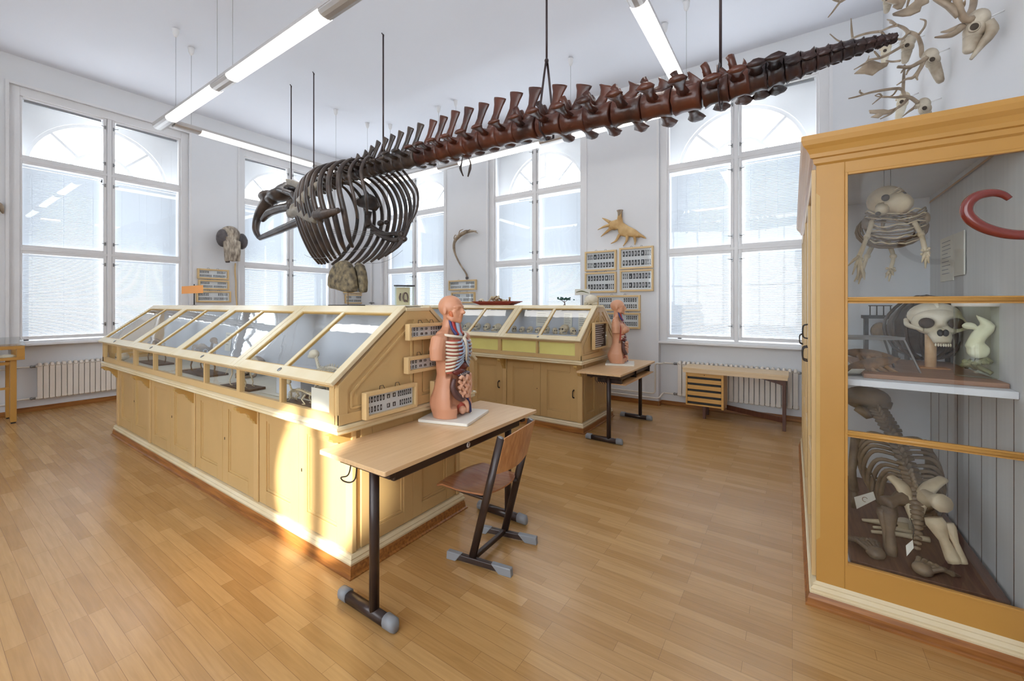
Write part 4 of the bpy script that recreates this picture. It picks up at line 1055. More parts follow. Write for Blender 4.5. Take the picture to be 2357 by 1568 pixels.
# shoulder blades and fore limbs
def plate(name, pts, y, th, mt, sk=0.0):
    mb = MB(); cu = sum(p[0] for p in pts) / len(pts); cv = sum(p[1] for p in pts) / len(pts)
    rr = []
    for o, s in ((-1, 0.72), (-0.55, 0.95), (0.0, 1.0), (0.55, 0.95), (1, 0.72)):
        rr.append([at(cu + (u - cu) * s, cv + (v - cv) * s, y=y) + Vector((0, o * th, 0)) for u, v in pts])
    mb.loft(rr); return mb.build(name, mt, cow)
plate('shoulder_blade', [(690, 470), (682, 462), (700, 440), (722, 422), (733, 417), (730, 432), (716, 452), (702, 468)], 3.06, 0.03, M['cowpale'])
plate('shoulder_blade', [(812, 462), (830, 450), (852, 446), (868, 456), (875, 474), (866, 486), (846, 482), (826, 476)], 4.22, 0.03, M['cow'])
mb = MB(); mb.tube(spline([at(668, 492, y=3.22), at(690, 486, y=3.18), at(712, 500, y=3.14), at(730, 506, y=3.12)], 5), [0.07, 0.085, 0.075, 0.06], 10); mb.ball(at(682, 480, y=3.2), (0.1, 0.09, 0.08), nu=12, nv=8)
mb.build('upper_arm_bone', M['cowpale'], cow, remesh=0.018, smooth_it=2)
mb = MB(); mb.tube([at(728, 496, y=3.1), at(752, 492, y=3.08), at(780, 484, y=3.06)], [0.075, 0.06, 0.035], 10); mb.ball(at(742, 486, y=3.1), (0.08, 0.07, 0.06), nu=12, nv=8, dents=(((0, -1, 0), 0.3, 0.4),)); mb.tube([at(738, 505, y=3.12), at(736, 520, y=3.14)], [0.05, 0.03], 8)
mb.build('forearm_bone', M['cow'], cow, remesh=0.016, smooth_it=1)
mb = MB(); mb.tube(spline([at(848, 486, y=4.2), at(846, 505, y=4.2), at(850, 522, y=4.2)], 4), [0.06, 0.05, 0.065], 10); mb.build('upper_arm_bone', M['cow'], cow)
for pts, r in (([(856, 522), (872, 532), (890, 540), (908, 538), (926, 541)], 0.035), ([(858, 530), (880, 543), (902, 552), (926, 552)], 0.04)):
    mb = MB(); mb.tube(spline([at(u, v, y=4.2) for u, v in pts], 4), [r * 1.3, r, r * 1.1, r, r * 1.4], 8); mb.build('forearm_bone', M['cow'], cow)
mb = MB()
for u, v, s in ((876, 514, 0.05), (890, 512, 0.04), (922, 538, 0.045), (929, 550, 0.05), (918, 552, 0.04)): mb.ball(at(u, v, y=4.18), (s * 1.4, s, s), nu=10, nv=7)
mb.build('wrist_bones', M['cow'], cow, remesh=0.016, smooth_it=1)
for pts, y in (([(735, 520), (738, 540), (732, 560), (730, 585)], 3.45), ([(724, 525), (744, 548)], 3.4)):
    mb = MB(); mb.tube([at(u, v, y=y) for u, v in pts], [0.06, 0.05, 0.03], 8); mb.build('breast_bone', M['cow'], cow)
for (pts, y) in (([(1066, 356), (1062, 378), (1060, 388), (1066, 405)], YS - 0.07), ([(1078, 362), (1083, 375), (1082, 388), (1077, 407)], YS + 0.07)):
    mb = MB(); mb.tube(spline([at(u, v, y=y) for u, v in pts], 4), [0.006, 0.012, 0.022, 0.010], 8, flat=0.6); mb.build('pelvic_bone', M['cow'], cow)
# wires tying the rib ends
for q in (-1, 1):
    pts = [Vector((-6.22 + 1.6 * k / 14 + 0.08, YS + q * (0.26 + 0.18 * math.sin(PI * k / 14)), 2.42 - 0.12 * math.sin(PI * k / 14))) for k in range(15)]
    MB().tube(pts, 0.003, 4).build('tie_wire', M['steel'], cow)
for k in range(3): MB().tube([at(700, 525 + k * 4, y=3.3), at(926, 538 + k * 4, y=4.25)], 0.0025, 4).build('tie_wire', M['steel'], cow)

# rods with straps
M['rod'] = mat('dark_iron_rod', srgb(66, 52, 54), 0.4, 0.1, 8, metal=0.4)
for n_, (x, zb, lab, kind) in enumerate(((-7.0, 3.74, 'iron rod holding the sea cow skull, leftmost of the five rods', 0), (-6.32, 3.60, 'iron rod holding the neck, second from left', 0), (-4.63, 3.83, 'iron rod forking over the ribs, third from left', 1), (-2.08, 4.15, 'iron rod forking over the middle of the spine, fourth from left', 1), (-0.48, 3.56, 'iron rod with a strap round the tail, rightmost of the five rods', 2))):
    t = thing('suspension_rod', lab, 'rod', (x, YS, ZC), group='iron rods carrying the sea cow skeleton')
    MB().tube([(x, YS, ZC - 0.03), (x, YS, zb)], 0.011 if kind else 0.009, 8).build('rod', M['rod'], t)
    mb = MB(); mb.tube([(x - 0.03, YS, ZC - 0.002), (x - 0.01, YS, ZC - 0.03), (x + 0.012, YS, ZC - 0.05), (x + 0.0, YS, ZC - 0.075)], 0.007, 6); mb.build('ceiling_hook', M['rod'], t)
    if kind == 1:
        MB().ball((x, YS, zb), (0.022, 0.022, 0.026), nu=10, nv=6).build('collar', M['rod'], t)
        zt = sz(x)
        for q in (-1, 1): MB().tube([(x, YS + q * 0.01, zb), (x, YS + q * 0.05, zb - 0.16), (x, YS + q * 0.15, zt + 0.05), (x, YS + q * 0.14, zt - 0.09), (x, YS, zt - 0.15)], 0.013, 6, flat=0.5).build('strap', M['rod'], t)
    if kind == 2:
        pts = [(x, YS + 0.135 * math.cos(a), sz(x) + 0.03 + 0.165 * math.sin(a)) for a in [2 * PI * k / 24 for k in range(25)]]
        MB().tube(pts, 0.022, 6, cap=False, flat=0.25, up=(1, 0, 0)).build('strap', M['rod'], t)
# ------------------------------------------------------------------ anatomical torso models
M['skin'] = mat('model_skin', srgb(214, 152, 118), 0.42, 0.04, 5)
M['skinF'] = mat('model_skin_lighter', srgb(218, 160, 126), 0.42, 0.04, 5)
M['ribw'] = mat('painted_rib', srgb(240, 226, 204), 0.4, 0.03, 8)
M['flesh'] = mat('painted_muscle', srgb(200, 96, 80), 0.4, 0.12, 14)
M['orange'] = mat('painted_cheek_muscle', srgb(206, 112, 66), 0.45, 0.12, 30)
M['bluegrey'] = mat('painted_cartilage', srgb(176, 190, 210), 0.4, 0.06, 10)
M['vein'] = mat('painted_vein', srgb(64, 66, 120), 0.4, 0.08, 10)
M['artery'] = mat('painted_artery', srgb(186, 48, 40), 0.4, 0.08, 10)
M['liver'] = mat('painted_liver', srgb(112, 50, 44), 0.35, 0.1, 10)
M['gut'] = mat('painted_intestine', srgb(226, 164, 132), 0.38, c2=srgb(236, 186, 156), scale=25)
M['purple'] = mat('painted_stomach', srgb(92, 74, 88), 0.4, 0.12, 12)
M['colon'] = mat('painted_colon', srgb(96, 66, 62), 0.38, 0.1, 12)
M['plate'] = mat('white_base_board', srgb(238, 234, 224), 0.4, 0.02, 5)
def torso(loc, az, label, female):
    t = thing('anatomical_torso', label, 'anatomical model', loc, az, 'anatomical torsos on the desks'); R = WM[t.name]
    def B(mb, name, mt, **k): return mb.xf(R).build(name, mt, t, **k)
    z0 = 0.02
    mb = MB(); rounded_top(mb, -0.17, 0.21, -0.20, 0.20, 0.0, 0.02, r=0.01); mb.xf(Matrix.Rotation(math.radians(8), 4, 'Z')); B(mb, 'base_board', M['plate'], bevel=0.002)
    if female:
        prof = [(0.0, 0.0, .112, .165), (.06, 0, .125, .176), (.13, -.005, .122, .176), (.20, -.005, .102, .152), (.27, 0.0, .082, .122), (.34, .005, .084, .122), (.42, .01, .096, .138), (.49, .008, .098, .148), (.545, -.002, .085, .15), (.585, -.016, .064, .118), (.61, -.022, .050, .075), (.635, -.024, .044, .050), (.68, -.022, .042, .045)]
    else:
        prof = [(0.0, 0.0, .112, .160), (.07, 0, .122, .168), (.14, -.005, .118, .164), (.22, -.005, .102, .146), (.30, .002, .092, .134), (.38, .008, .100, .148), (.46, .01, .112, .158), (.52, .005, .112, .164), (.565, -.005, .098, .156), (.597, -.018, .076, .126), (.618, -.022, .058, .086), (.638, -.024, .051, .060), (.68, -.022, .049, .054)]
    n = 48; rings = []
    zs = []
    for i in range(len(prof) - 1):
        for k in range(4):
            f = k / 4; zs.append([prof[i][j] * (1 - f) + prof[i + 1][j] * f for j in range(4)])
    zs.append(list(prof[-1]))
    for z, xc, rx, ry in zs:
        r = []
        for k in range(n):
            a = 2 * PI * k / n; aa = abs((a + PI) % (2 * PI) - PI); e = 0.85
            s = 1.0
            lim = math.radians(74 if z > 0.28 else 48)
            if 0.07 < z < 0.585 and aa < lim: s = 0.62
            if z <= 0.07 and aa < math.radians(26): s = 0.45
            if z >= 0.585 and aa < math.radians(50): s = 0.72
            cx, sy = math.cos(a), math.sin(a)
            but = 0.02 * math.exp(-((z - 0.10) / 0.06) ** 2) if cx < -0.3 else 0
            r.append(Vector((xc + (math.copysign(abs(cx) ** e, cx) * rx - but) * s, math.copysign(abs(sy) ** e, sy) * ry * s, z0 + z)))
        rings.append(r)
    mb = MB(); mb.loft(rings)
    g = 0.92 if female else 1.0
    for q in (-1, 1):
        ye = 0.138 if female else 0.148
        mb.tube([(-0.012, q * (ye - 0.045), z0 + 0.560), (-0.010, q * (ye + 0.005), z0 + 0.545), (-0.006, q * (ye + 0.022), z0 + 0.49), (-0.002, q * (ye + 0.028), z0 + 0.412)], [0.048 * g, 0.060 * g, 0.060 * g, 0.053 * g], 14)
        mb.ball((-0.025, q * 0.075, z0 + 0.588), (0.045, 0.075, 0.035), nu=12, nv=8)
    # neck and head
    nr = 0.046 if female else 0.052
    mb.tube([(-0.024, 0, z0 + 0.60), (-0.022, 0, z0 + 0.66), (-0.016, 0, z0 + 0.72)], [nr * 1.12, nr, nr * 1.05], 16)
    h = z0 + 0.685
    mb.ball((-0.018, 0, h + 0.103), (0.096, 0.074, 0.082), nu=24, nv=16)
    mb.ball((0.030, 0, h + 0.066), (0.054, 0.056, 0.074), nu=20, nv=14, dents=(((0.8, 0.5, 0.12), 0.10, 0.22), ((0.8, -0.5, 0.12), 0.10, 0.22)))
    mb.tube([(-0.01, -0.052, h + 0.035), (0.03, -0.045, h + 0.012), (0.062, 0, h + 0.002), (0.03, 0.045, h + 0.012), (-0.01, 0.052, h + 0.035)], [0.016, 0.02, 0.022, 0.02, 0.016], 10)
    mb.ball((0.066, 0, h + 0.010), (0.018, 0.02, 0.018), nu=10, nv=8)
    mb.tube([(0.072, 0, h + 0.098), (0.086, 0, h + 0.082), (0.100, 0, h + 0.060), (0.094, 0, h + 0.052)], [0.009, 0.010, 0.014, 0.012], 10)
    for q in (-1, 1):
        mb.ball((0.090, q * 0.011, h + 0.056), 0.009, nu=8, nv=6); mb.ball((0.066, q * 0.030, h + 0.087), (0.012, 0.014, 0.010), nu=10, nv=8)
        mb.tube([(0.080, q * 0.010, h + 0.102), (0.070, q * 0.034, h + 0.104), (0.052, q * 0.050, h + 0.096)], 0.008, 8)
        mb.ball((0.045, q * 0.042, h + 0.066), (0.02, 0.014, 0.014), nu=10, nv=8)
        mb.ball((-0.014, q * 0.076, h + 0.072), (0.018, 0.010, 0.030), nu=12, nv=8, dents=(((0.2, q, 0), 0.5, 0.5),))
    mb.ball((0.080, 0, h + 0.037), (0.010, 0.022, 0.006), nu=10, nv=6); mb.ball((0.077, 0, h + 0.027), (0.010, 0.019, 0.007), nu=10, nv=6)
    if female:
        pass
    B(mb, 'body', M['skinF'] if female else M['skin'], remesh=0.0052, smooth_it=4)
    def surf(th, z, off=0.0, k=1.0):
        """point on the outer shell at angle th (deg, + = left), height z"""
        for (a, b) in zip(prof, prof[1:]):
            if z <= b[0]:
                f = (z - a[0]) / (b[0] - a[0]); p = [a[j] * (1 - f) + b[j] * f for j in range(4)]; break
        c, s = math.cos(math.radians(th)), math.sin(math.radians(th)); e = 0.85
        return Vector((p[1] + math.copysign(abs(c) ** e, c) * (p[2] + off) * k, math.copysign(abs(s) ** e, s) * (p[3] + off) * k, z0 + z))
    # chest wall: muscle panel, ribs, cartilage, breastbone
    for q in (-1, 1):
        top = 0.55; bot = 0.315
        mb = MB(); G = []
        for j in range(13):
            f = j / 12; z = bot + (top - bot) * f; row = []
            ta = 9 + 22 * max(0, 1 - f * 1.6); tb = 75
            for i in range(9): row.append(surf(q * (ta + (tb - ta) * i / 8), z, -0.012))
            G.append(row)
        G2 = [[p + Vector((-0.03, 0, 0)) for p in r] for r in G]
        mb.loft(G, cap=False, close=False); mb.loft(G2, cap=False, close=False)
        B(mb, 'chest_muscle', M['flesh'])
        if not female:
            for j in range(9):
                zt = 0.555 - 0.026 * j; ta = 9 + 18 * max(0, (j - 4) / 5)
                pts = [surf(q * (75 - (75 - ta) * i / 7), zt - 0.012 - 0.010 * math.sin(PI * i / 9) + (0.004 * i if j > 4 else 0), -0.003) for i in range(8)]
                mb = MB(); mb.tube(pts[:6], 0.0085, 8, flat=1.0); B(mb, 'rib', M['ribw'])
                mb = MB(); mb.tube(pts[5:] + [surf(q * 5, min(0.55, 0.55 - 0.019 * j), -0.002)], 0.0075, 8); B(mb, 'rib_cartilage', M['bluegrey'])
        else:
            mb = MB(); G = []
            for j in range(9):
                z = 0.395 + 0.15 * j / 8
                G.append([surf(q * (10 + 50 * i / 8), z, 0.001 - (0.012 if i in (0, 8) or j in (0, 8) else 0)) for i in range(9)])
            mb.loft(G, cap=False, close=False)
            mb.ball((0.088, q * 0.066, z0 + 0.455), (0.050, 0.052, 0.050), nu=18, nv=12)
            mb.ball((0.137, q * 0.070, z0 + 0.452), 0.007, nu=8, nv=6)
            B(mb, 'breast_panel', M['skinF'])
            for j in range(3):
                zt = 0.385 - 0.02 * j; mb = MB(); mb.tube([surf(q * (56 - 6 * i), zt - 0.01, -0.004) for i in range(7)], 0.007, 8); B(mb, 'rib', M['ribw'])
    if not female:
        mb = MB(); mb.tube([(0.098, 0, z0 + 0.566), (0.116, 0, z0 + 0.53), (0.122, 0, z0 + 0.46), (0.120, 0, z0 + 0.40)], [0.02, 0.014, 0.013, 0.008], 8, flat=0.5, up=(1, 0, 0)); B(mb, 'breastbone', M['ribw'])
        for q in (-1, 1):
            mb = MB(); mb.tube([(0.095, q * 0.01, z0 + 0.565), (0.07, q * 0.07, z0 + 0.575), (0.02, q * 0.13, z0 + 0.588)], 0.010, 8); B(mb, 'collarbone', M['ribw'])
    # belly organs
    mb = MB(); mb.ball((0.070, 0.0, z0 + 0.355), (0.040, 0.070, 0.045), nu=16, nv=10); mb.ball((0.075, -0.03, z0 + 0.325), (0.035, 0.07, 0.03), nu=14, nv=8); B(mb, 'liver', M['liver'])
    mb = MB(); mb.ball((0.088, 0.012, z0 + 0.302), (0.030, 0.078, 0.020), nu=16, nv=8); B(mb, 'stomach', M['purple'])
    mb = MB(); mb.tube([(0.117 - abs(y) * 0.25, y, z0 + 0.302 + 0.006 * (-1) ** k) for k, y in enumerate([-0.05 + 0.01 * k for k in range(12)])], 0.0035, 6); B(mb, 'pancreas', M['ribw'])
    mb = MB(); rr = random.Random(5)
    for j in range(6):
        z = z0 + 0.275 - 0.024 * j; wv = 0.078 - 0.006 * abs(j - 2)
        pts = []
        for i in range(11):
            y = -wv + 2 * wv * i / 10; pts.append((0.082 + 0.036 * math.cos(y * 13) + rr.uniform(-0.002, 0.006), y, z + 0.0135 * math.sin(i * 1.25 + j * 2.1)))
        mb.tube(spline(pts, 5), 0.0125, 10)
    B(mb, 'small_intestine', M['gut'])
    mb = MB(); mb.tube(spline([(0.085, -0.100, z0 + 0.28), (0.080, -0.110, z0 + 0.22), (0.092, -0.085, z0 + 0.165), (0.105, -0.05, z0 + 0.135), (0.112, -0.02, z0 + 0.125)], 5), [0.014, 0.020, 0.024, 0.023, 0.016], 10); B(mb, 'colon', M['colon'])
    mb = MB(); mb.tube(spline([(0.085, 0.100, z0 + 0.29), (0.082, 0.108, z0 + 0.23), (0.092, 0.09, z0 + 0.17), (0.105, 0.05, z0 + 0.13)], 5), [0.015, 0.018, 0.018, 0.014], 10); B(mb, 'descending_colon', M['gut'])
    # groin: bladder, vessels
    mb = MB(); mb.tube(spline([(0.09, 0.01, z0 + 0.11), (0.11, 0.02, z0 + 0.085), (0.112, 0.028, z0 + 0.05), (0.10, 0.03, z0 + 0.03)], 4), [0.02, 0.016, 0.014, 0.018], 10); mb.ball((0.088, 0.0, z0 + 0.04), (0.028, 0.03, 0.03), nu=12, nv=8); B(mb, 'pelvic_organs', M['gut'])
    mb = MB(); mb.ball((0.06, 0.03, z0 + 0.07), (0.035, 0.05, 0.06), nu=14, nv=10); B(mb, 'pelvic_muscle', M['flesh'])
    mb = MB(); mb.tube(spline([(0.105, 0.03, z0 + 0.12), (0.112, 0.065, z0 + 0.08), (0.108, 0.085, z0 + 0.01)], 4), 0.005, 6); mb.tube(spline([(0.110, 0.04, z0 + 0.12), (0.116, 0.05, z0 + 0.08), (0.118, 0.055, z0 + 0.01)], 4), 0.004, 6); B(mb, 'leg_vein', M['vein'])
    # neck and cheek dissection on the right-hand side
    mb = MB(); mb.tube(spline([(0.0, -0.040, z0 + 0.725), (0.012, -0.046, z0 + 0.68), (0.03, -0.045, z0 + 0.63), (0.06, -0.035, z0 + 0.585)], 5), [0.008, 0.011, 0.011, 0.012], 8); B(mb, 'neck_vein', M['vein'])
    mb = MB(); mb.tube(spline([(0.018, -0.034, z0 + 0.72), (0.030, -0.034, z0 + 0.67), (0.042, -0.030, z0 + 0.62), (0.065, -0.02, z0 + 0.58)], 5), [0.010, 0.013, 0.014, 0.012], 8); B(mb, 'neck_artery', M['artery'])
    mb = MB(); mb.tube([(0.035, 0, z0 + 0.70), (0.042, 0, z0 + 0.65), (0.05, 0, z0 + 0.60), (0.07, 0, z0 + 0.57)], [0.022, 0.019, 0.018, 0.02], 10); B(mb, 'windpipe', M['bluegrey'])
    mb = MB(); mb.tube(spline([(0.02, 0.036, z0 + 0.70), (0.04, 0.036, z0 + 0.63), (0.065, 0.028, z0 + 0.58)], 4), 0.012, 8); B(mb, 'neck_muscle', M['flesh'])
    if not female:
        mb = MB(); mb.tube([(0.012, -0.0545, h + 0.075), (0.022, -0.0540, h + 0.055), (0.028, -0.0505, h + 0.032), (0.030, -0.046, h + 0.018)], [0.013, 0.017, 0.015, 0.009], 10, flat=0.45, up=(0, 1, 0)); B(mb, 'cheek_muscle', M['orange'])
    return t
torso((-2.065, 2.275, 0.837), math.radians(8), 'male anatomical torso on the nearest school desk, ribs and intestines showing', False)
torso((-2.0, 5.60, 0.837), math.radians(10), 'female anatomical torso on the far school desk, in front of framed slides', True)
# ------------------------------------------------------------------ framed slides, trophies and things on the case tops
M['framew'] = mat('pale_frame_wood', srgb(224, 192, 140), 0.45, 0.05, 4)
M['passe'] = mat('white_mount', srgb(228, 228, 230), 0.8, 0.02, 5)
M['slide'] = mat('dark_slide', srgb(52, 54, 58), 0.6, 0.3, 60)
M['slide2'] = mat('grey_slide', srgb(120, 124, 128), 0.6, 0.3, 60)
def slide_frame(c, a, b, n, w, h, layout, label, group, dark=False, dep=0.045, bw=0.03):
    """layout: rows of (start, count, width) groups, in fractions of the mount"""
    t = thing('slide_frame', label, 'framed slides', tuple(c), 0, group)
    c, a, b, n = map(Vector, (c, a, b, n)); o = c - a * w / 2 - b * h / 2
    mb = MB(); frame_rect(mb, o, a, b, n, w, h, bw, dep); mb.build('frame', M['framew'], t, bevel=0.003)
    mb = MB(); q = o + n * dep * 0.35; mb.add([q + a * x + b * y for x, y in ((bw, bw), (w - bw, bw), (w - bw, h - bw), (bw, h - bw))], [(0, 1, 2, 3)]); mb.build('mount', M['slide'] if dark else M['passe'], t)
    mb = MB(); q = o + n * (dep * 0.35 + 0.0015); iw, ih = w - 2 * bw, h - 2 * bw
    nr = len(layout)
    for r, row in enumerate(layout):
        zc = bw + ih * (1 - (r + 0.5) / nr); hh = ih * 0.33 / nr
        for s, cnt, wd, gap, sq in row:
            for k in range(cnt):
                x0 = bw + iw * (s + k * (wd + gap)); x1 = x0 + iw * wd
                y0, y1 = zc - hh * (0.9 if not sq else 0.7), zc + hh * (0.9 if not sq else 0.7)
                mb.add([q + a * x + b * y for x, y in ((x0, y0), (x1, y0), (x1, y1), (x0, y1))], [(0, 1, 2, 3)])
                if not dark and wd > 0.03 and not (k + r) % 2:
                    p = q + n * 0.0006; ins = 0.28
                    pass
    mb.build('slides', M['passe'] if dark else M['slide'], t)
    mb = MB(); q = o + n * (dep * 0.35 + 0.003)
    for r, row in enumerate(layout):
        zc = bw + ih * (1 - (r + 0.5) / nr); hh = ih * 0.33 / nr
        for s, cnt, wd, gap, sq in row:
            for k in range(cnt):
                x0 = bw + iw * (s + k * (wd + gap)) + iw * wd * rnd.uniform(0.2, 0.35); x1 = x0 + iw * wd * rnd.uniform(0.2, 0.4)
                y0 = zc - hh * rnd.uniform(0.3, 0.6); y1 = zc + hh * rnd.uniform(0.1, 0.6)
                if not dark: mb.add([q + a * x + b * y for x, y in ((x0, y0), (x1, y0 + 0.002), (x1, y1), (x0, y1 - 0.001))], [(0, 1, 2, 3)])
    if mb.v: mb.build('slide_specimens', M['passe'], t)
    q = o + n * dep * 0.8
    MB().add([q + a * x + b * y for x, y in ((bw, bw), (w - bw, bw), (w - bw, h - bw), (bw, h - bw))], [(0, 1, 2, 3)]).build('glass', M['cglass'], t)
    for k in (0.35, 0.65):
        m_ = MB(); m_.tube([o + a * (w * k - 0.02) + b * h + n * 0.01, o + a * (w * k - 0.012) + b * (h + 0.022) + n * 0.005, o + a * (w * k + 0.012) + b * (h + 0.022) + n * 0.005, o + a * (w * k + 0.02) + b * h + n * 0.01], 0.002, 5); m_.build('hanger', M['dark'], t)
    return t
LA = [[(0.03, 6, 0.038, 0.022, 0), (0.42, 2, 0.065, 0.06, 1), (0.66, 7, 0.03, 0.016, 0)], [(0.03, 5, 0.036, 0.026, 0), (0.42, 2, 0.065, 0.06, 1), (0.70, 6, 0.03, 0.018, 0)]]
LB = [[(0.04, 3, 0.045, 0.035, 0), (0.32, 2, 0.07, 0.06, 1), (0.62, 5, 0.045, 0.03, 0)], [(0.04, 3, 0.045, 0.035, 0), (0.32, 2, 0.07, 0.06, 1), (0.62, 5, 0.045, 0.03, 0)]]
LC = [[(0.03, 6, 0.034, 0.02, 0), (0.64, 6, 0.034, 0.02, 0)], [(0.03, 9, 0.03, 0.018, 0), (0.50, 9, 0.034, 0.018, 0)]]
LD = [[(0.04, 3, 0.035, 0.03, 0), (0.25, 1, 0.11, 0.03, 0), (0.39, 6, 0.07, 0.03, 0)], [(0.04, 3, 0.035, 0.03, 0), (0.25, 1, 0.11, 0.03, 0), (0.39, 6, 0.07, 0.03, 0)]]
LE = [[(0.05, 6, 0.07, 0.03, 0), (0.66, 1, 0.11, 0.03, 0), (0.80, 3, 0.035, 0.03, 0)], [(0.05, 6, 0.07, 0.03, 0), (0.66, 1, 0.11, 0.03, 0), (0.80, 3, 0.035, 0.03, 0)]]
UP = (0, 0, 1)
def end_frame(u0, u1, vl, vr, hpx, label, lay, dark=False, x=-2.185, bw=0.022, group='slide frames on the case ends'):
    p = at(u0, vl, x=x); q = at(u1, vr, x=x); p2 = at(u0, vl + hpx, x=x)
    w = q.y - p.y; h = p.z - p2.z
    c = Vector((x, (p.y + q.y) / 2, (p.z + q.z) / 2 - h / 2))
    return slide_frame(c, (0, 1, 0), UP, (1, 0, 0), w, h, lay, label, group, dark, bw=bw)
end_frame(832, 951, 901, 883, 62, 'low wide slide frame on the end of the nearest case, left of the torso', LA)
end_frame(932, 1020, 749, 739, 38, 'upper slide frame on the nearest case, beside the head of the male torso', LB)
end_frame(929, 1018, 822, 811, 38, 'middle slide frame on the nearest case, beside the chest of the male torso', LB)
end_frame(989, 1045, 876, 866, 52, 'lower slide frame on the nearest case, mostly behind the male torso', LB)
LDK = [[(0.08, 1, 0.8 * rnd.uniform(0.6, 1), 0, 1)] for _ in range(11)]
end_frame(1362, 1393, 745, 739, 62, 'narrow dark panel with white lines on the end of the far case', LDK, dark=True, bw=0.02)
def wall_frame(F, nrm, ax, u0, v0, u1, v1, label, lay, grp, off=-0.002, **k):
    kw = {'x': XL + 0.004} if F == 'L' else {'y': YB - 0.004}
    p = at(u0, (v0 + v1) / 2, **kw); q = at(u1, (v0 + v1) / 2, **kw); m_ = (p + q) / 2
    h = (at((u0 + u1) / 2, v0, **kw) - at((u0 + u1) / 2, v1, **kw)).z
    w = (q - p).length
    return slide_frame(m_, ax, UP, nrm, w, h, lay, label, grp, **k)
GL = 'slide frames on the left wall'; GBk = 'slide frames on the back wall'
for (u0, v0, u1, v1, l) in ((453, 620, 525, 643, 'top slide frame of three stacked between the left windows'), (455, 645, 526, 667, 'middle slide frame of three stacked between the left windows'), (450, 670, 530, 696, 'bottom slide frame of three stacked between the left windows, behind the orange sign'), (790, 655, 840, 676, 'slide frame near the room corner, mostly behind the stone slab'), (793, 678, 834, 699, 'lower slide frame near the room corner, under the stone slab')):
    wall_frame('L', (1, 0, 0), (0, 1, 0), u0, v0, u1, v1, l, LC, GL)
for (u0, v0, u1, v1, l, lay) in ((1035, 645, 1098, 668, 'slide frame on the back wall below the thin curved antler', LC), (1041, 673, 1095, 698, 'lower slide frame below the thin curved antler, above the red tray', LC),
    (1348, 578, 1420, 624, 'upper left slide frame under the broad moose antler', LD), (1427, 569, 1505, 619, 'upper right slide frame under the broad moose antler', LE), (1348, 627, 1420, 674, 'slide frame behind the small paper sign, left of second pair', LE), (1428, 621, 1505, 671, 'right slide frame of the second pair under the moose antler', LD),
    (1375, 680, 1475, 716, 'wide slide frame behind the head of the female torso', LC), (1390, 720, 1475, 756, 'lowest slide frame on the back wall, behind the female torso', LC)):
    wall_frame('B', (0, -1, 0), (1, 0, 0), u0, v0, u1, v1, l, lay, GBk)

# antlers and skulls
M['antler'] = mat('grey_brown_antler', srgb(126, 108, 90), 0.5, c2=srgb(186, 166, 142), scale=8, bump=0.2, bscale=30)
M['moose'] = mat('tan_moose_antler', srgb(188, 146, 90), 0.5, c2=srgb(218, 184, 130), scale=7, bump=0.2, bscale=30)
M['oldskull'] = mat('stained_skull', srgb(150, 132, 110), 0.5, c2=srgb(208, 196, 176), scale=9, bump=0.2, bscale=30)
M['streaky'] = mat('streaky_brown_skull', srgb(98, 82, 70), 0.5, c2=srgb(206, 192, 172), scale=9, stretch=(1, 2.2, 0.7), bump=0.4, bscale=20)
M['darkskull'] = mat('dark_horn_knob', srgb(70, 64, 66), 0.5, c2=srgb(104, 96, 96), scale=9, bump=0.3, bscale=30)
# moose palm, flat against the back wall
t = thing('moose_antler', 'broad tan moose antler hanging on the back wall above the slide frames', 'antler', tuple(at(1430, 530, y=YB - 0.05)))
yq = YB - 0.07
pal = [(1424, 488), (1431, 488), (1431, 500), (1434, 512), (1446, 520), (1462, 528), (1474, 538), (1480, 545), (1470, 547), (1458, 546), (1450, 545), (1440, 546), (1430, 543), (1424, 537), (1422, 527), (1412, 530), (1402, 527), (1400, 518), (1402, 510), (1412, 508), (1421, 505)]
mb = MB(); cc = (1436, 527)
mb.loft([[at(cc[0] + (u - cc[0]) * s, cc[1] + (v - cc[1]) * s, y=yq) + Vector((0, o, 0)) for u, v in pal] for o, s in ((-0.035, 0.8), (-0.022, 0.98), (0.012, 1.0), (0.02, 0.9))])
mb.build('palm', M['moose'], t)
for tip in ([(1404, 512), (1394, 506), (1386, 502)], [(1404, 518), (1390, 522), (1376, 529)], [(1406, 526), (1394, 536), (1383, 545)], [(1426, 540), (1418, 554), (1406, 561)], [(1444, 543), (1442, 555), (1434, 567)], [(1461, 545), (1462, 555), (1461, 564)], [(1470, 540), (1480, 545), (1487, 549)]):
    mb = MB(); mb.tube(spline([at(u, v, y=yq - 0.01) for u, v in tip], 4), [0.03, 0.02, 0.006], 8); mb.build('tine', M['moose'], t)
mb = MB(); mb.tube([at(1427, 500, y=yq), at(1427, 489, y=yq), at(1427, 484, y=yq)], [0.035, 0.04, 0.055], 10); mb.build('burr', M['antler'], t)
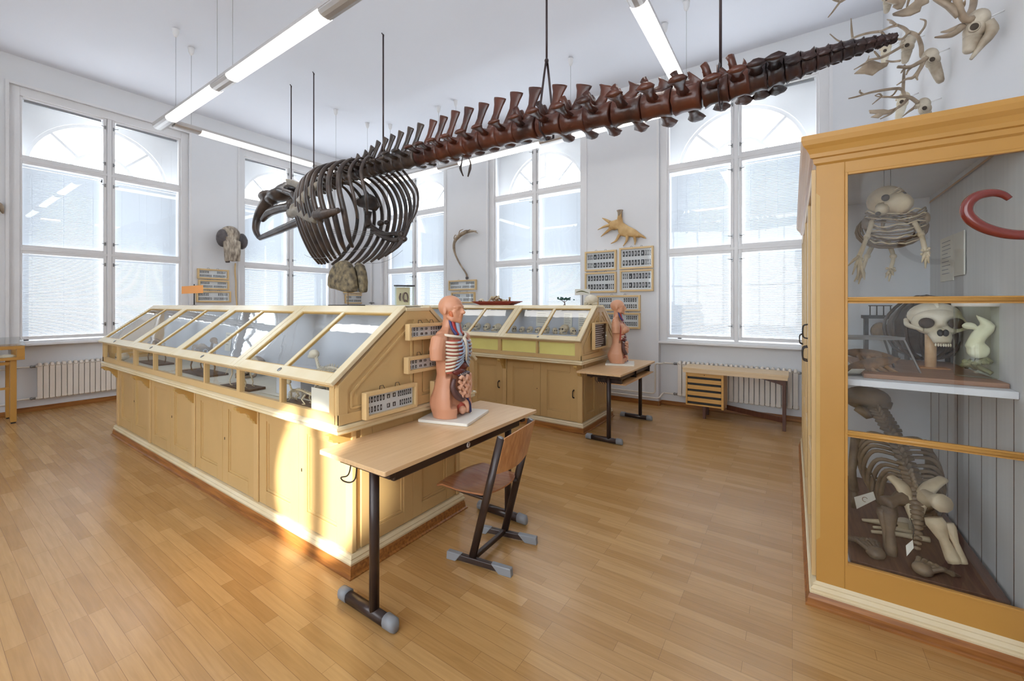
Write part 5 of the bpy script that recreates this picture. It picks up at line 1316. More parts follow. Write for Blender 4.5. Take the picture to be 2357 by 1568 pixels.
# reindeer antler between the back windows
t = thing('reindeer_antler', 'thin curved antler hanging on the back wall above two slide frames', 'antler', tuple(at(1070, 590, y=YB - 0.1)))
ya = YB - 0.09
mb = MB(); mb.tube(spline([at(u, v, y=ya) for u, v in ((1075, 640), (1073, 630), (1060, 610), (1049, 588), (1045, 572), (1046, 558), (1053, 547), (1066, 537), (1080, 533), (1096, 532))], 4), [0.026, 0.02, 0.018, 0.02, 0.03, 0.03, 0.04, 0.045, 0.03, 0.012], 8); mb.build('beam', M['antler'], t)
for tip in ([(1048, 556), (1045, 548), (1048, 541), (1051, 543)], [(1056, 542), (1058, 532), (1066, 528)], [(1062, 538), (1070, 531), (1078, 530)], [(1074, 533), (1082, 528)], [(1092, 533), (1100, 537)]):
    mb = MB(); mb.tube(spline([at(u, v, y=ya - 0.03) for u, v in tip], 3), [0.014, 0.010, 0.005], 6); mb.build('tine', M['antler'], t)
mb = MB(); mb.ball(at(1075, 640, y=ya), 0.035, nu=10, nv=7); mb.build('burr', M['darkskull'], t)
# long skull on the left wall
t = thing('large_skull', 'large two-tone skull hanging on the wall between the left windows', 'skull', tuple(at(530, 565, x=XL + 0.12)))
xs = XL + 0.16
mb = MB(); A_ = lambda u, v, d=0: at(u, v, x=xs + d)
mb.ball(A_(530, 543), (0.16, 0.19, 0.2), nu=18, nv=12, dents=(((1, -0.5, 0.0), 0.2, 0.3),))
mb.tube([A_(530, 548, 0.05), A_(534, 575, 0.1), A_(537, 600, 0.12)], [0.16, 0.10, 0.08], 12, flat=0.7)
for u in (521, 536, 547): mb.tube([A_(u, 556, 0.12), A_(u + 1, 582, 0.15), A_(u + 1, 602, 0.15)], [0.062, 0.05, 0.04], 8)
mb.build('cranium', M['streaky'], t, remesh=0.016, smooth_it=1)
for p, r in (((513, 548), 0.12), ((557, 556), 0.11)):
    mb = MB(); mb.ball(A_(*p, 0.04), (0.12, r * 0.95, r * 1.5), nu=14, nv=9, dents=(((1, 0, 0), 0.3, 0.4), ((0.5, 0.6, 0.6), 0.2, 0.3), ((0.4, -0.5, -0.6), 0.25, 0.3))); mb.build('cheek_bone', M['darkskull'], t)
mb = MB(); mb.tube([A_(523, 590, 0.1), A_(524, 604, 0.12)], [0.05, 0.04], 8); mb.build('tooth', M['darkskull'], t)
mb = MB(); mb.tube(spline([at(u, v, x=XL + 0.034) for u, v in ((542, 606), (541, 625), (543, 650), (543, 675), (545, 700), (546, 735), (546, 780))], 4), [0.015, 0.017, 0.016, 0.015, 0.014, 0.012], 8)
tag(mb.build('narwhal_tusk', M['framew'], None, loc=at(543, 650, x=XL + 0.034)), 'long thin pale tusk hanging below the large two-tone skull', 'tusk')
mb = MB(); mb.tube(spline([at(u, v, x=XL + 0.06) for u, v in ((-40, 500), (-15, 470), (0, 474), (5, 486), (7, 492))], 4), [0.05, 0.045, 0.035, 0.02, 0.008], 8)
tag(mb.build('horn', M['antler'], None, loc=at(-10, 480, x=XL + 0.06)), 'brown curved horn tip on the left wall at the photo edge', 'horn')

# antlered skulls on the right wall
def trophy(_y, cran, nose, antlers, palms, label, jaw=True, r=0.085, mt=None, back=None):
    yt = at(cran[0], cran[1], x=XR - 0.10).y
    P0 = at(cran[0], cran[1], y=yt); P1 = at(nose[0], nose[1], y=yt); mt = mt or M['oldskull']
    t = thing('antlered_skull', label, 'mounted skull', tuple(P0), 0, 'antlered skulls on the right wall')
    d = (P1 - P0); L = d.length; d.normalize(); side = Vector((0, 1, 0)); up = side.cross(d).normalized()
    if up.x > 0: up = -up                      # forehead looks into the room
    F = Matrix((d, side, up)).transposed().to_4x4()
    mb = MB()
    mb.ball(P0, (r * 1.1, r * 0.85, r * 0.9), M=F, nu=18, nv=12)
    mb.ball(P0 + d * r * 0.9, (r * 0.9, r * 0.95, r * 0.85), M=F, nu=24, nv=16, dents=(((0.15, 0.95, 0.3), 0.72, 0.40), ((0.15, -0.95, 0.3), 0.72, 0.40)))
    mb.tube([P0 + d * r * 1.6, P0 + d * (L * 0.75), P0 + d * (L * 0.94), P1], [r * 0.72, r * 0.58, r * 0.46, r * 0.3], 12, flat=1.0, up=side)
    for q in (-1, 1):      # rim of the eye socket
        ec = P0 + d * r * 0.95 + side * q * r * 0.80 + up * r * 0.22
        mb.tube([ec + (d * math.cos(a) * 0.42 + up * math.sin(a) * 0.38) * r for a in [2 * PI * k / 14 for k in range(15)]], r * 0.075, 6, cap=False)
        mb.tube([P0 + up * r * 0.6 + side * q * r * 0.35, P0 + up * r * 1.0 + side * q * r * 0.55], [r * 0.3, r * 0.26], 8)
    mb.build('cranium', mt, t)
    mb = MB()
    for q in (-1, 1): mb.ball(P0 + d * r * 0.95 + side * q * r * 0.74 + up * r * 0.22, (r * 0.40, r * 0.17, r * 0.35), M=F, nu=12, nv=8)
    mb.build('eye_socket_shade', M['socket'], t)  # shade of the eye hollows given by dark balls
    if jaw:
        mb = MB()
        for q in (-1, 1): mb.tube(spline([P0 + d * r * 0.4 - up * r * 0.7 + side * q * r * 0.6, P0 + d * r * 1.3 - up * r * 1.15 + side * q * r * 0.42, P0 + d * L * 0.72 - up * r * 0.85 + side * q * r * 0.25, P1 - up * r * 0.35 + d * 0.035], 4), [r * 0.35, r * 0.5, r * 0.36, r * 0.14], 10)
        mb.build('lower_jaw', mt, t)
    mb = MB(); mb.tube([P0 - up * r * 0.4, Vector((XR, P0.y, P0.z + 0.02))], 0.0045, 6); mb.build('wall_bracket', M['white'], t)
    for pts, r0, r1, dy in antlers:
        mb = MB(); mb.tube(spline([at(u, v, y=yt + dy * (i / max(1, len(pts) - 1)) + math.copysign(0.03, dy)) for i, (u, v) in enumerate(pts)], 4), [r0, r0 * 0.85, r1], 8); mb.build('antler', M['antler'], t)
    for pts, dy in palms:
        cu = sum(p[0] for p in pts) / len(pts); cv = sum(p[1] for p in pts) / len(pts)
        mb = MB(); mb.loft([[at(cu + (u - cu) * s, cv + (v - cv) * s, y=yt + dy) + Vector((0, o, 0)) for u, v in pts] for o, s in ((-0.014, 0.85), (-0.007, 1.0), (0.007, 1.0), (0.014, 0.85))]); mb.build('antler_palm', M['antler'], t)
    return t
trophy(3.05, (2250, 48), (2228, 122), [([(2236, 45), (2222, 44), (2212, 30), (2206, 10), (2200, -20)], 0.02, 0.02, -0.1), ([(2234, 46), (2234, 30), (2240, 12), (2243, -20)], 0.02, 0.016, 0.12), ([(2214, 62), (2206, 70), (2190, 80), (2172, 84), (2152, 86)], 0.018, 0.004, -0.12), ([(2210, 60), (2196, 66), (2180, 72), (2166, 74)], 0.014, 0.004, 0.1), ([(2206, 22), (2216, 14), (2221, 2)], 0.012, 0.004, -0.1)],
    [([(2200, 42), (2192, 34), (2176, 18), (2148, 0), (2140, -10), (2185, -10), (2190, 2), (2184, 6), (2198, 12), (2206, 8), (2202, 22), (2206, 38)], -0.1)], 'big antlered skull highest and nearest on the right wall, jaw showing', r=0.056)
trophy(3.45, (2142, 128), (2166, 190), [([(2130, 132), (2122, 128), (2120, 105), (2112, 84), (2100, 76), (2088, 74)], 0.016, 0.014, 0.16), ([(2092, 76), (2082, 66), (2066, 58), (2048, 52)], 0.013, 0.005, 0.16), ([(2066, 58), (2050, 62), (2036, 68), (2024, 72)], 0.010, 0.004, 0.16), ([(2060, 56), (2050, 48), (2042, 45)], 0.010, 0.004, 0.16), ([(2116, 78), (2128, 62), (2130, 48), (2118, 44)], 0.009, 0.004, 0.16), ([(2090, 76), (2076, 90), (2058, 88), (2038, 82)], 0.009, 0.004, 0.16),
    ([(2132, 134), (2112, 146), (2094, 154), (2066, 154)], 0.016, 0.010, -0.12), ([(2128, 136), (2118, 158), (2102, 178), (2086, 182), (2064, 196)], 0.014, 0.004, -0.12), ([(2108, 148), (2092, 160), (2086, 172)], 0.010, 0.004, -0.12), ([(2122, 152), (2110, 176), (2112, 184)], 0.010, 0.004, -0.12), ([(2094, 154), (2080, 160), (2074, 168)], 0.009, 0.004, -0.12)], [], 'antlered skull below and left of the biggest one, forked antlers wide', jaw=False, r=0.05)
trophy(3.75, (2126, 240), (2140, 292), [([(2112, 236), (2098, 226), (2084, 222), (2060, 224), (2032, 222)], 0.014, 0.006, -0.1), ([(2112, 238), (2104, 248), (2090, 258), (2078, 268)], 0.012, 0.004, 0.12), ([(2092, 224), (2078, 240), (2058, 252), (2040, 256), (2000, 256)], 0.012, 0.004, 0.1), ([(2070, 244), (2050, 262), (2026, 274)], 0.009, 0.004, 0.1), ([(2030, 222), (2020, 230), (2008, 240)], 0.007, 0.003, -0.1), ([(2032, 224), (2024, 216), (2014, 220)], 0.007, 0.003, -0.1)],
    [([(2060, 250), (2046, 254), (2034, 252), (2000, 254), (2002, 261), (2018, 262), (2004, 270), (2022, 272), (2034, 264), (2050, 262)], 0.05)], 'lowest antlered skull just above the tall cabinet cornice', jaw=False, r=0.046)
trophy(4.5, (2080, 226), (2066, 282), [([(2082, 220), (2076, 206), (2060, 204), (2030, 208), (2000, 214), (1974, 222), (1953, 227)], 0.014, 0.006, -0.1), ([(1988, 218), (1979, 212), (1980, 208)], 0.010, 0.006, -0.1), ([(2078, 218), (2080, 180), (2082, 150)], 0.014, 0.008, 0.1), ([(2066, 204), (2056, 218), (2042, 224), (2020, 222), (2014, 220)], 0.008, 0.004, 0.08)], [], 'pale skull left of the lowest one with a long straight antler', jaw=False, r=0.05, mt=M['bonew'])
trophy(4.3, (2092, 96), (2082, 146), [([(2080, 104), (2060, 116), (2030, 132), (2000, 138)], 0.013, 0.010, -0.12), ([(2004, 138), (1984, 150), (1966, 160)], 0.009, 0.004, -0.12), ([(2072, 140), (2054, 142), (2040, 140)], 0.010, 0.008, 0.1), ([(2024, 132), (2014, 120), (2012, 118)], 0.009, 0.004, -0.1)],
    [([(2046, 144), (2030, 146), (2010, 140), (1996, 142), (1998, 134), (2000, 128), (1996, 138), (1980, 158), (1966, 170), (1990, 170), (2008, 174), (2024, 162), (2042, 152)], 0.06)], 'pale antlered skull behind the tip of the sea cow tail', jaw=False, r=0.052, mt=M['oldskull'])
trophy(5.3, (2040, 110), (2034, 150), [([(2030, 72), (2000, 76), (1972, 84), (1950, 96), (1930, 94), (1910, 78)], 0.014, 0.005, -0.1), ([(1962, 86), (1960, 66), (1959, 42)], 0.012, 0.004, -0.1), ([(2036, 104), (2036, 84), (2028, 72)], 0.016, 0.012, -0.1)], [], 'faint pale skull farthest along the right wall, slender antlers', jaw=False, r=0.05, mt=M['bonew'])
trophy(3.9, (2120, -40), (2116, 5), [([(2100, -20), (2092, 0), (2086, 22)], 0.012, 0.006, 0.1)],
    [([(2042, -14), (2060, -14), (2088, -10), (2084, 6), (2076, 20), (2066, 22), (2054, 16), (2066, 12), (2050, 8), (2038, 4), (2046, 0)], 0.1), ([(2138, -14), (2138, 6), (2122, 14), (2118, 26), (2096, 36), (2078, 38), (2056, 36), (2054, 32), (2084, 20), (2104, 4), (2110, -14)], -0.1)], 'skull at the upper photo edge with two broad palmate antlers', jaw=False, r=0.05)
trophy(5.8, (2046, -6), (2040, 30), [([(1975, -40), (1950, -10), (1934, 4), (1916, 28), (1906, 40)], 0.014, 0.005, -0.1), ([(1934, 4), (1920, 0), (1908, -8)], 0.012, 0.008, -0.1), ([(1936, 4), (1952, -6), (1962, -20)], 0.012, 0.008, 0.1)], [], 'antlers peeking in at the top edge over the far end of the right wall', jaw=False, r=0.05)
# ------------------------------------------------------------------ on top of the cases
TZ = 1.641
def P1(u, y=YC0): p = at(u, 700, y=y); return Vector((p.x, y, TZ))
M['orangec'] = mat('orange_card', srgb(246, 168, 96), 0.7, 0.03, 5)
p = P1(447)
t = thing('table_sign', 'orange sign card on a thin black stand at the far end of the nearest case', 'sign', tuple(p))
MB().lathe([(0.10, 0), (0.10, 0.006), (0.03, 0.012), (0.008, 0.016)], p, 20).build('stand_foot', M['black'], t)
MB().tube([p + Vector((0, 0, 0.01)), p + Vector((0, 0, 0.27))], 0.006, 8).build('stand_pole', M['black'], t)
a = at(421, 670, y=YC0); b = at(470, 670, y=YC0); d = (b - a).normalized()
MB().bar(Vector((a.x, p.y - 0.012, 1.845)), Vector((b.x, p.y - 0.012, 1.845)), 0.004, 0.095).build('sign_card', M['orangec'], t)
# stone slab
M['stone'] = mat('mottled_brown_stone', srgb(58, 52, 44), 0.75, c2=srgb(140, 124, 94), scale=22, bump=1.0, bscale=34)
M['stonecut'] = mat('grey_cut_stone', srgb(110, 108, 102), 0.7, c2=srgb(150, 146, 136), scale=12, bump=0.4, bscale=30)
p = P1(801)
t = thing('stone_slab_stand', 'mottled brown stone slab held on a thin rod over a black board', 'stone specimen', tuple(p))
MB().box((p.x - 0.17, p.y - 0.07, TZ), (p.x + 0.13, p.y + 0.07, TZ + 0.016)).build('board', M['black'], t, bevel=0.003)
MB().tube([p, p + Vector((0, 0, 0.13))], 0.004, 8).build('rod', M['bonebrown'], t)
out = [(765, 640), (769, 625), (778, 610), (790, 602), (799, 600), (808, 606), (815, 620), (820, 640), (822, 660), (821, 671), (810, 674), (795, 671), (780, 666), (769, 664), (764, 658)]
mb = MB(); cc = (797, 640)
mb.loft([[at(cc[0] + (u - cc[0]) * s + o * 40, cc[1] + (v - cc[1]) * s, y=YC0) + Vector((0, o, 0)) for u, v in out] for o, s in ((-0.05, 0.78), (-0.042, 0.96), (-0.03, 1.0), (0.0, 1.0), (0.012, 0.96), (0.02, 0.8))])
mb.build('slab', M['stone'], t, bevel=0.006)
out2 = [(812, 612), (818, 603), (826, 608), (831, 625), (834, 650), (833, 674), (824, 674), (822, 650), (818, 630)]
mb = MB(); cc = (823, 640)
mb.loft([[at(cc[0] + (u - cc[0]) * s + 0, cc[1] + (v - cc[1]) * s, y=YC0 + 0.02) + Vector((0, o, 0)) for u, v in out2] for o, s in ((0.0, 0.8), (0.015, 1.0), (0.055, 0.95), (0.065, 0.75))])
mb.build('rear_slab', M['stone'], t, bevel=0.006)
# papers
x0 = P1(885).x
for k, (dx, w_, az, mt, lab) in enumerate(((0.0, 0.34, 0.1, M['black'], 'flat black folder lying beside the stone slab board'), (0.30, 0.28, -0.15, M['paper'], 'loose white papers lying between folder and glass jar'))):
    mb = MB(); R = Matrix.Translation(Vector((x0 + dx - 0.12, YC0, TZ))) @ Matrix.Rotation(az, 4, 'Z')
    for j in range(3 if k else 1): mb.box((-w_ / 2 + 0.01 * j, -0.075 + 0.004 * j, 0.0035 * j), (w_ / 2 + 0.008 * j, 0.075, 0.0035 * j + 0.003 + 0.006 * (1 - k)), R)
    tag(mb.build('folder' if k == 0 else 'paper_stack', mt, None, loc=R.translation), lab, 'papers')
# jar
M['lidblack'] = mat('black_lid', srgb(40, 42, 50), 0.4, 0.05)
M['cardbeige'] = mat('beige_mount_card', srgb(206, 194, 150), 0.7, 0.03)
M['worm'] = mat('brown_specimen', srgb(92, 62, 44), 0.5, 0.15, 20)
p = P1(931)
t = thing('specimen_jar', 'square glass jar with black lid and two curled brown specimens on beige card', 'jar', tuple(p), math.radians(48))
R = WM[t.name]; hx, hy, hj = 0.062, 0.045, 0.150
mb = MB()
for a, b in (((-hx, -hy), (hx, -hy)), ((hx, -hy), (hx, hy)), ((hx, hy), (-hx, hy)), ((-hx, hy), (-hx, -hy))):
    mb.quad((a[0], a[1], 0.012), (b[0], b[1], 0.012), (b[0], b[1], hj), (a[0], a[1], hj))
mb.xf(R).build('glass', M['cglass'], t)
M['edgeglass'] = mat('thick_glass_edge', srgb(176, 190, 176), 0.15, 0.04, 5)
mb = MB()
for a, b in ((-hx, -hy), (hx, -hy), (hx, hy), (-hx, hy)): mb.box((a - 0.0025, b - 0.0025, 0.012), (a + 0.0025, b + 0.0025, hj))
mb.xf(R).build('glass_edges', M['edgeglass'], t)
mb = MB(); mb.box((-hx, -hy, 0), (hx, hy, 0.012)); mb.xf(R).build('glass_base', M['plate'], t, bevel=0.003)
mb = MB(); mb.box((-hx * 1.18, -hy * 1.2, hj), (hx * 1.18, hy * 1.2, hj + 0.008)); mb.xf(R).build('lid', M['lidblack'], t, bevel=0.002)
mb = MB(); mb.box((-hx * 0.92, 0.0, 0.014), (hx * 0.62, 0.004, hj * 0.95)); mb.xf(R).build('mount_card', M['cardbeige'], t)
mb = MB(); mb.tube(spline([(-hx * 0.48, -0.008, 0.045), (-hx * 0.54, -0.009, 0.07), (-hx * 0.44, -0.008, 0.10)], 4), [0.004, 0.007, 0.004], 8); mb.xf(R).build('straight_specimen', M['worm'], t)
mb = MB(); mb.tube(spline([(hx * a, -0.008, z) for a, z in ((0.12, 0.038), (-0.14, 0.06), (-0.06, 0.098), (0.22, 0.10), (0.36, 0.07), (0.32, 0.035))], 5), [0.006, 0.005, 0.005, 0.005, 0.004], 8); mb.ball((hx * 0.1, -0.008, 0.045), (0.014, 0.006, 0.009), nu=10, nv=6); mb.xf(R).build('coiled_specimen', M['worm'], t)

# far case top
Y2 = YC0 + 3.37
def P2(u): p = at(u, 700, y=Y2); return Vector((p.x, Y2, TZ))
M['redtray'] = mat('red_enamel_tray', srgb(150, 58, 44), 0.4, 0.06, 6)
p = P2(1143); w2 = (P2(1192).x - P2(1096).x) / 2
t = thing('bone_tray', 'flat red tray heaped with bones on top of the far case', 'tray', tuple(p))
mb = MB(); R = [[p + Vector((sx * w2 * s, sy * 0.13 * s, z)) for sx, sy in ((-1, -1), (1, -1), (1, 1), (-1, 1))] for s, z in ((0.6, 0), (1.0, 0.062), (1.0, 0.070), (0.95, 0.066), (0.6, 0.012))]
mb.loft(R, smooth=False); mb.build('tray', M['redtray'], t)
rr = random.Random(3)
for k in range(16):
    q = p + Vector((rr.gauss(0.05, 0.5) * w2 * 0.62, rr.uniform(-0.05, 0.05), 0.045 + rr.uniform(0, 0.10)))
    q.x = max(p.x - w2 * 0.75, min(p.x + w2 * 0.75, q.x)); d = Vector((rr.uniform(-1, 1), rr.uniform(-1, 1), rr.uniform(-0.2, 0.4))).normalized() * rr.uniform(0.04, 0.08)
    mb = MB(); mb.tube([q - d, q - d * 0.8, q, q + d * 0.8, q + d], [0.013, 0.020, 0.010, 0.021, 0.014], 7)
    tag(mb.build('loose_bone', M['bone'] if k % 3 else M['bonebrown'], None, loc=q), 'small knobbly bone in the heap on the red tray', 'bone', 'bones heaped on the red tray')
q = p + Vector((-w2 * 0.72, -0.02, 0.055)); skull_thing((q.x, q.y, TZ + 0.015), 0.13, -1.2, 'round pale skull at the left end of the red tray', mt=M['bonew'])
# small green tree model
M['green'] = mat('dark_green_foliage', srgb(56, 92, 82), 0.8, 0.25, 20)
p = P2(1299)
t = thing('tree_model', 'tiny dark green tree model on top of the far case', 'tree model', tuple(p))
MB().lathe([(0.03, 0), (0.03, 0.008), (0.012, 0.014)], p, 14).build('stand_foot', M['black'], t)
mb = MB(); mb.tube(spline([p, p + Vector((0.006, 0, 0.03)), p + Vector((-0.004, 0, 0.07))], 3), [0.014, 0.009, 0.007], 8)
for a in (-0.05, 0.05): mb.tube([p + Vector((0, 0, 0.05)), p + Vector((a, 0.0, 0.08))], [0.006, 0.003], 6)
mb.build('trunk', M['darkwood'], t)
mb = MB(); rr = random.Random(9)
for k in range(60):
    c = p + Vector((rr.gauss(0, 0.045), rr.gauss(0, 0.03), 0.088 + abs(rr.gauss(0, 0.014)))); mb.ball(c, (0.017, 0.017, 0.008), nu=6, nv=4)
mb.build('foliage', M['green'], t)
# paper sign
p = P2(1341)
t = thing('table_sign', 'small pale sign with a sprig of grass on a black stand on the far case', 'sign', tuple(p))
MB().box(p + Vector((-0.05, -0.035, 0)), p + Vector((0.05, 0.035, 0.008))).build('stand_foot', M['black'], t)
MB().tube([p, p + Vector((0, 0, 0.20))], 0.005, 8).build('stand_pole', M['black'], t)
c = p + Vector((0, -0.008, 0.195)); MB().box(c + Vector((-0.115, -0.003, -0.042)), c + Vector((0.115, 0.001, 0.042))).build('sign_card', M['paper'], t)
mb = MB(); mb.tube(spline([c + Vector((-0.09, -0.008, 0.0)), c + Vector((0, -0.012, 0.012)), c + Vector((0.1, -0.006, -0.018))], 4), [0.004, 0.009, 0.003], 6); mb.build('sprig', mat('dry_sprig', srgb(110, 108, 72), 0.8), t)
# cranium
p = P2(1360)
t = thing('human_skull', 'round pale human skull on the right end of the far case top', 'skull', tuple(p))
mb = MB(); mb.ball(p + Vector((0.005, 0, 0.085)), (0.095, 0.075, 0.072), nu=20, nv=14); mb.ball(p + Vector((-0.065, 0, 0.045)), (0.045, 0.055, 0.045), nu=24, nv=16, dents=(((-0.8, 0.5, 0.1), 0.45, 0.4), ((-0.8, -0.5, 0.1), 0.45, 0.4), ((-1, 0, -0.5), 0.3, 0.25)))
mb.tube([p + Vector((-0.02, -0.06, 0.05)), p + Vector((-0.07, -0.055, 0.045))], 0.007, 6); mb.tube([p + Vector((-0.075, 0, 0.03)), p + Vector((-0.07, 0, 0.012))], [0.035, 0.028], 8); mb.ball(p + Vector((0.05, 0, 0.03)), (0.045, 0.05, 0.03), nu=12, nv=8)
mb.build('cranium', M['bonew'], t)
mb = MB()
for q in (-1, 1): mb.tube(spline([p + Vector((-0.0, q * 0.05, 0.045)), p + Vector((-0.015, q * 0.048, 0.012)), p + Vector((-0.085, 0.01 * q, 0.008))], 4), 0.008, 6)
mb.build('lower_jaw', M['bonew'], t)
# bentwood coat stand whose hook reaches in at the right edge
M['bent'] = mat('dark_red_bentwood', srgb(96, 30, 26), 0.25, c2=srgb(120, 42, 34), scale=3, coat=0.5)
yh = 2.30
t = thing('coat_stand', 'dark red bentwood coat stand whose hook curls in at the right photo edge', 'coat stand', (0.80, yh, 0))
MB().tube([(0.80, yh, 0.06), (0.80, yh, 1.98)], 0.02, 12).build('pole', M['bent'], t)
hp = [at(u, v, y=yh) for u, v in ((2357, 541), (2310, 537), (2265, 524), (2235, 505), (2224, 486), (2230, 466), (2252, 450), (2284, 444), (2308, 448), (2324, 458))]
MB().tube(spline([Vector((0.80, yh, hp[0].z - 0.03)), Vector((0.75, yh, hp[0].z))] + hp, 5), [0.018, 0.018, 0.018, 0.019, 0.020, 0.019, 0.018, 0.016, 0.013, 0.010], 12).build('hook', M['bent'], t)
for a in (0.3, 1.87, 3.44, 5.01):
    MB().tube(spline([(0.80, yh, 0.25), (0.80 + 0.06 * math.cos(a), yh + 0.06 * math.sin(a), 0.10), (0.80 + 0.13 * math.cos(a), yh + 0.13 * math.sin(a), 0.02)], 5), 0.016, 10).build('foot', M['bent'], t)
# ------------------------------------------------------------------ what stands in the tall cabinet
M['cabbone'] = mat('greyish_bone', srgb(176, 158, 130), 0.55, c2=srgb(206, 190, 160), scale=9, bump=0.2, bscale=30)
M['cabdark'] = mat('dark_brown_bone', srgb(92, 76, 62), 0.5, c2=srgb(136, 116, 92), scale=8, bump=0.25, bscale=30)
M['fur'] = mat('brown_fur_skin', srgb(96, 64, 38), 0.8, c2=srgb(156, 112, 66), scale=14, bump=0.6, bscale=50)
M['fluid'] = glass('jar_fluid', (0.93, 0.95, 0.86), ior=1.3)
M['palespec'] = mat('pale_wet_specimen', srgb(238, 232, 210), 0.45, c2=srgb(248, 244, 230), scale=8)
M['cardboard'] = mat('brown_card', srgb(176, 124, 78), 0.7)
C = lambda u, v, y: at(u, v, y=y)
# hanging skeleton on the top level
t = thing('hanging_skeleton', 'small clawed animal skeleton hanging on wires in the top of the tall cabinet', 'skeleton', tuple(C(2050, 520, 3.35)))
mb = MB(); c = C(2040, 462, 3.28)
mb.ball(c, (0.092, 0.09, 0.085), nu=20, nv=12, dents=(((0.75, -0.65, 0.1), 0.25, 0.3), ((-0.45, -0.8, -0.55), 0.35, 0.26)))
mb.tube([c + Vector((0.03, -0.04, -0.02)), c + Vector((0.06, -0.07, -0.045)), C(2076, 470, 3.18)], [0.07, 0.055, 0.035], 10); mb.tube([c + Vector((-0.02, -0.05, -0.05)), C(2024, 490, 3.2)], [0.04, 0.022], 10)
for k in range(7):
    a = k / 6; q = C(2058 + 22 * a, 438 + 40 * a, 3.2); mb.tube([q, q + Vector((0.022, -0.01, 0.012 - 0.02 * a))], [0.006, 0.002], 5)
mb.build('skull', M['cabbone'], t)
mb = MB(); mb.ball(C(2021, 492, 3.19), (0.013, 0.010, 0.012), nu=10, nv=7); mb.ball(c + Vector((-0.015, -0.088, 0.0)), (0.02, 0.012, 0.02), nu=10, nv=7); mb.ball(c + Vector((0.062, -0.07, 0.012)), (0.016, 0.014, 0.016), nu=10, nv=7); mb.build('hollow_shade_snout', M['socket'], t)  # dark balls: painted shade of the hollows, plus the dark snout tip
ctr = C(2050, 528, 3.42)
for k in range(9):
    f = k / 8; y = 3.30 + 0.26 * f; rx = 0.135 + 0.03 * math.sin(PI * f); rz = 0.085 + 0.03 * math.sin(PI * f)
    pts = [(ctr.x + rx * math.cos(a), y + 0.02 * math.sin(a), ctr.z + rz * math.sin(a)) for a in [2 * PI * j / 20 for j in range(21)]]
    MB().tube(pts, 0.0055, 6, cap=False).build('rib_hoop', M['cabdark'], t)
for k in range(16):
    zc = ctr.z + 0.08 - 0.0115 * k; wv = 0.145 - 0.003 * abs(k - 5)
    pts = [(ctr.x + wv * math.sin(a), 3.30 - 0.075 * math.cos(a), zc - 0.018 * math.cos(2 * a) + rnd.uniform(-0.011, 0.011)) for a in [-PI / 2 + PI * j / 10 for j in range(11)]]
    MB().tube(spline(pts, 2), 0.0042, 6).build('rib', M['cabdark'] if k % 3 else M['cabbone'], t)
mb = MB(); mb.tube([(ctr.x, 3.28, ctr.z + 0.10), (ctr.x, 3.45, ctr.z + 0.125), (ctr.x, 3.62, ctr.z + 0.11), (ctr.x, 3.70, ctr.z + 0.06)], [0.018, 0.02, 0.018, 0.008], 8)
mb.build('spine', M['cabbone'], t)
for side in (-1, 1):
    mb = MB(); mb.ball((ctr.x + side * 0.13, 3.30, ctr.z + 0.03), (0.022, 0.045, 0.04), nu=12, nv=8); mb.build('shoulder_blade', M['cabdark'], t)
def limb(pts, claws, r):
    P = [C(*p) for p in pts]; mb = MB(); mb.tube(spline(P, 4), r, 8)
    for p in P[1:-1]: mb.ball(p, r[0] * 1.25, nu=8, nv=6)
    for k in range(6):
        mb.ball(P[-1] + Vector((rnd.uniform(-.02, .02), rnd.uniform(-.01, .01), rnd.uniform(-.025, .02))), 0.008, nu=6, nv=5)
    e = P[-1]
    for u, v, y in claws: q = C(u, v, y); m_ = e.lerp(q, 0.5) + Vector((0, -0.01, 0.006)); mb.tube([e, m_, q], [0.009, 0.008, 0.003], 6); mb.ball(m_, 0.009, nu=6, nv=5)
    mb.build('limb', M['cabbone'], t)
limb([(2008, 508, 3.26), (1996, 545, 3.2), (1978, 590, 3.14)], [(1952, 612, 3.1), (1962, 632, 3.1), (1974, 645, 3.1), (1986, 640, 3.1)], [0.014, 0.0115, 0.012])
limb([(2100, 505, 3.26), (2120, 540, 3.2), (2130, 580, 3.14)], [(2122, 604, 3.1), (2130, 618, 3.1), (2138, 606, 3.1), (2140, 590, 3.1)], [0.014, 0.0115, 0.012])
limb([(2014, 555, 3.5), (1996, 590, 3.44), (1986, 620, 3.4)], [(1966, 648, 3.36), (1976, 654, 3.36), (1990, 644, 3.36)], [0.014, 0.011, 0.010])
limb([(2044, 556, 3.5), (2056, 590, 3.44), (2050, 620, 3.4)], [(2038, 640, 3.36), (2046, 648, 3.36), (2056, 634, 3.36)], [0.014, 0.011, 0.010])
for u in (2035, 2050):
    p = C(u, 440, 3.35); MB().tube([p, (p.x, p.y, 2.489)], 0.0015, 4).build('wire', M['steel'], t)
def on_back(u0, v0, u1, v1): 
    a = at(u0, v0, x=0.8745); b = at(u1, v1, x=0.8745); return a, b
for k, (u0, v0, u1, v1, lab) in enumerate(((2166, 552, 2195, 645, 'printed leaflet pinned on the back of the tall cabinet'), (2197, 540, 2222, 632, 'blank pale leaflet overlapping the printed one in the tall cabinet'))):
    a, b = on_back(u0, v0, u1, v1)
    t = thing('leaflet', lab, 'leaflet', tuple((a + b) / 2))
    MB().box((0.871 - 0.003 * k, a.y, b.z), (0.8775 - 0.003 * k, b.y, a.z)).build('sheet', M['paper'], t)
    if k == 0:
        mb = MB()
        for j in range(9): z = a.z - (a.z - b.z) * (0.1 + 0.09 * j); mb.box((0.8700, a.y + (b.y - a.y) * 0.15, z - 0.004), (0.8709, a.y + (b.y - a.y) * rnd.uniform(0.6, 0.85), z))
        mb.build('print', M['slide2'], t)
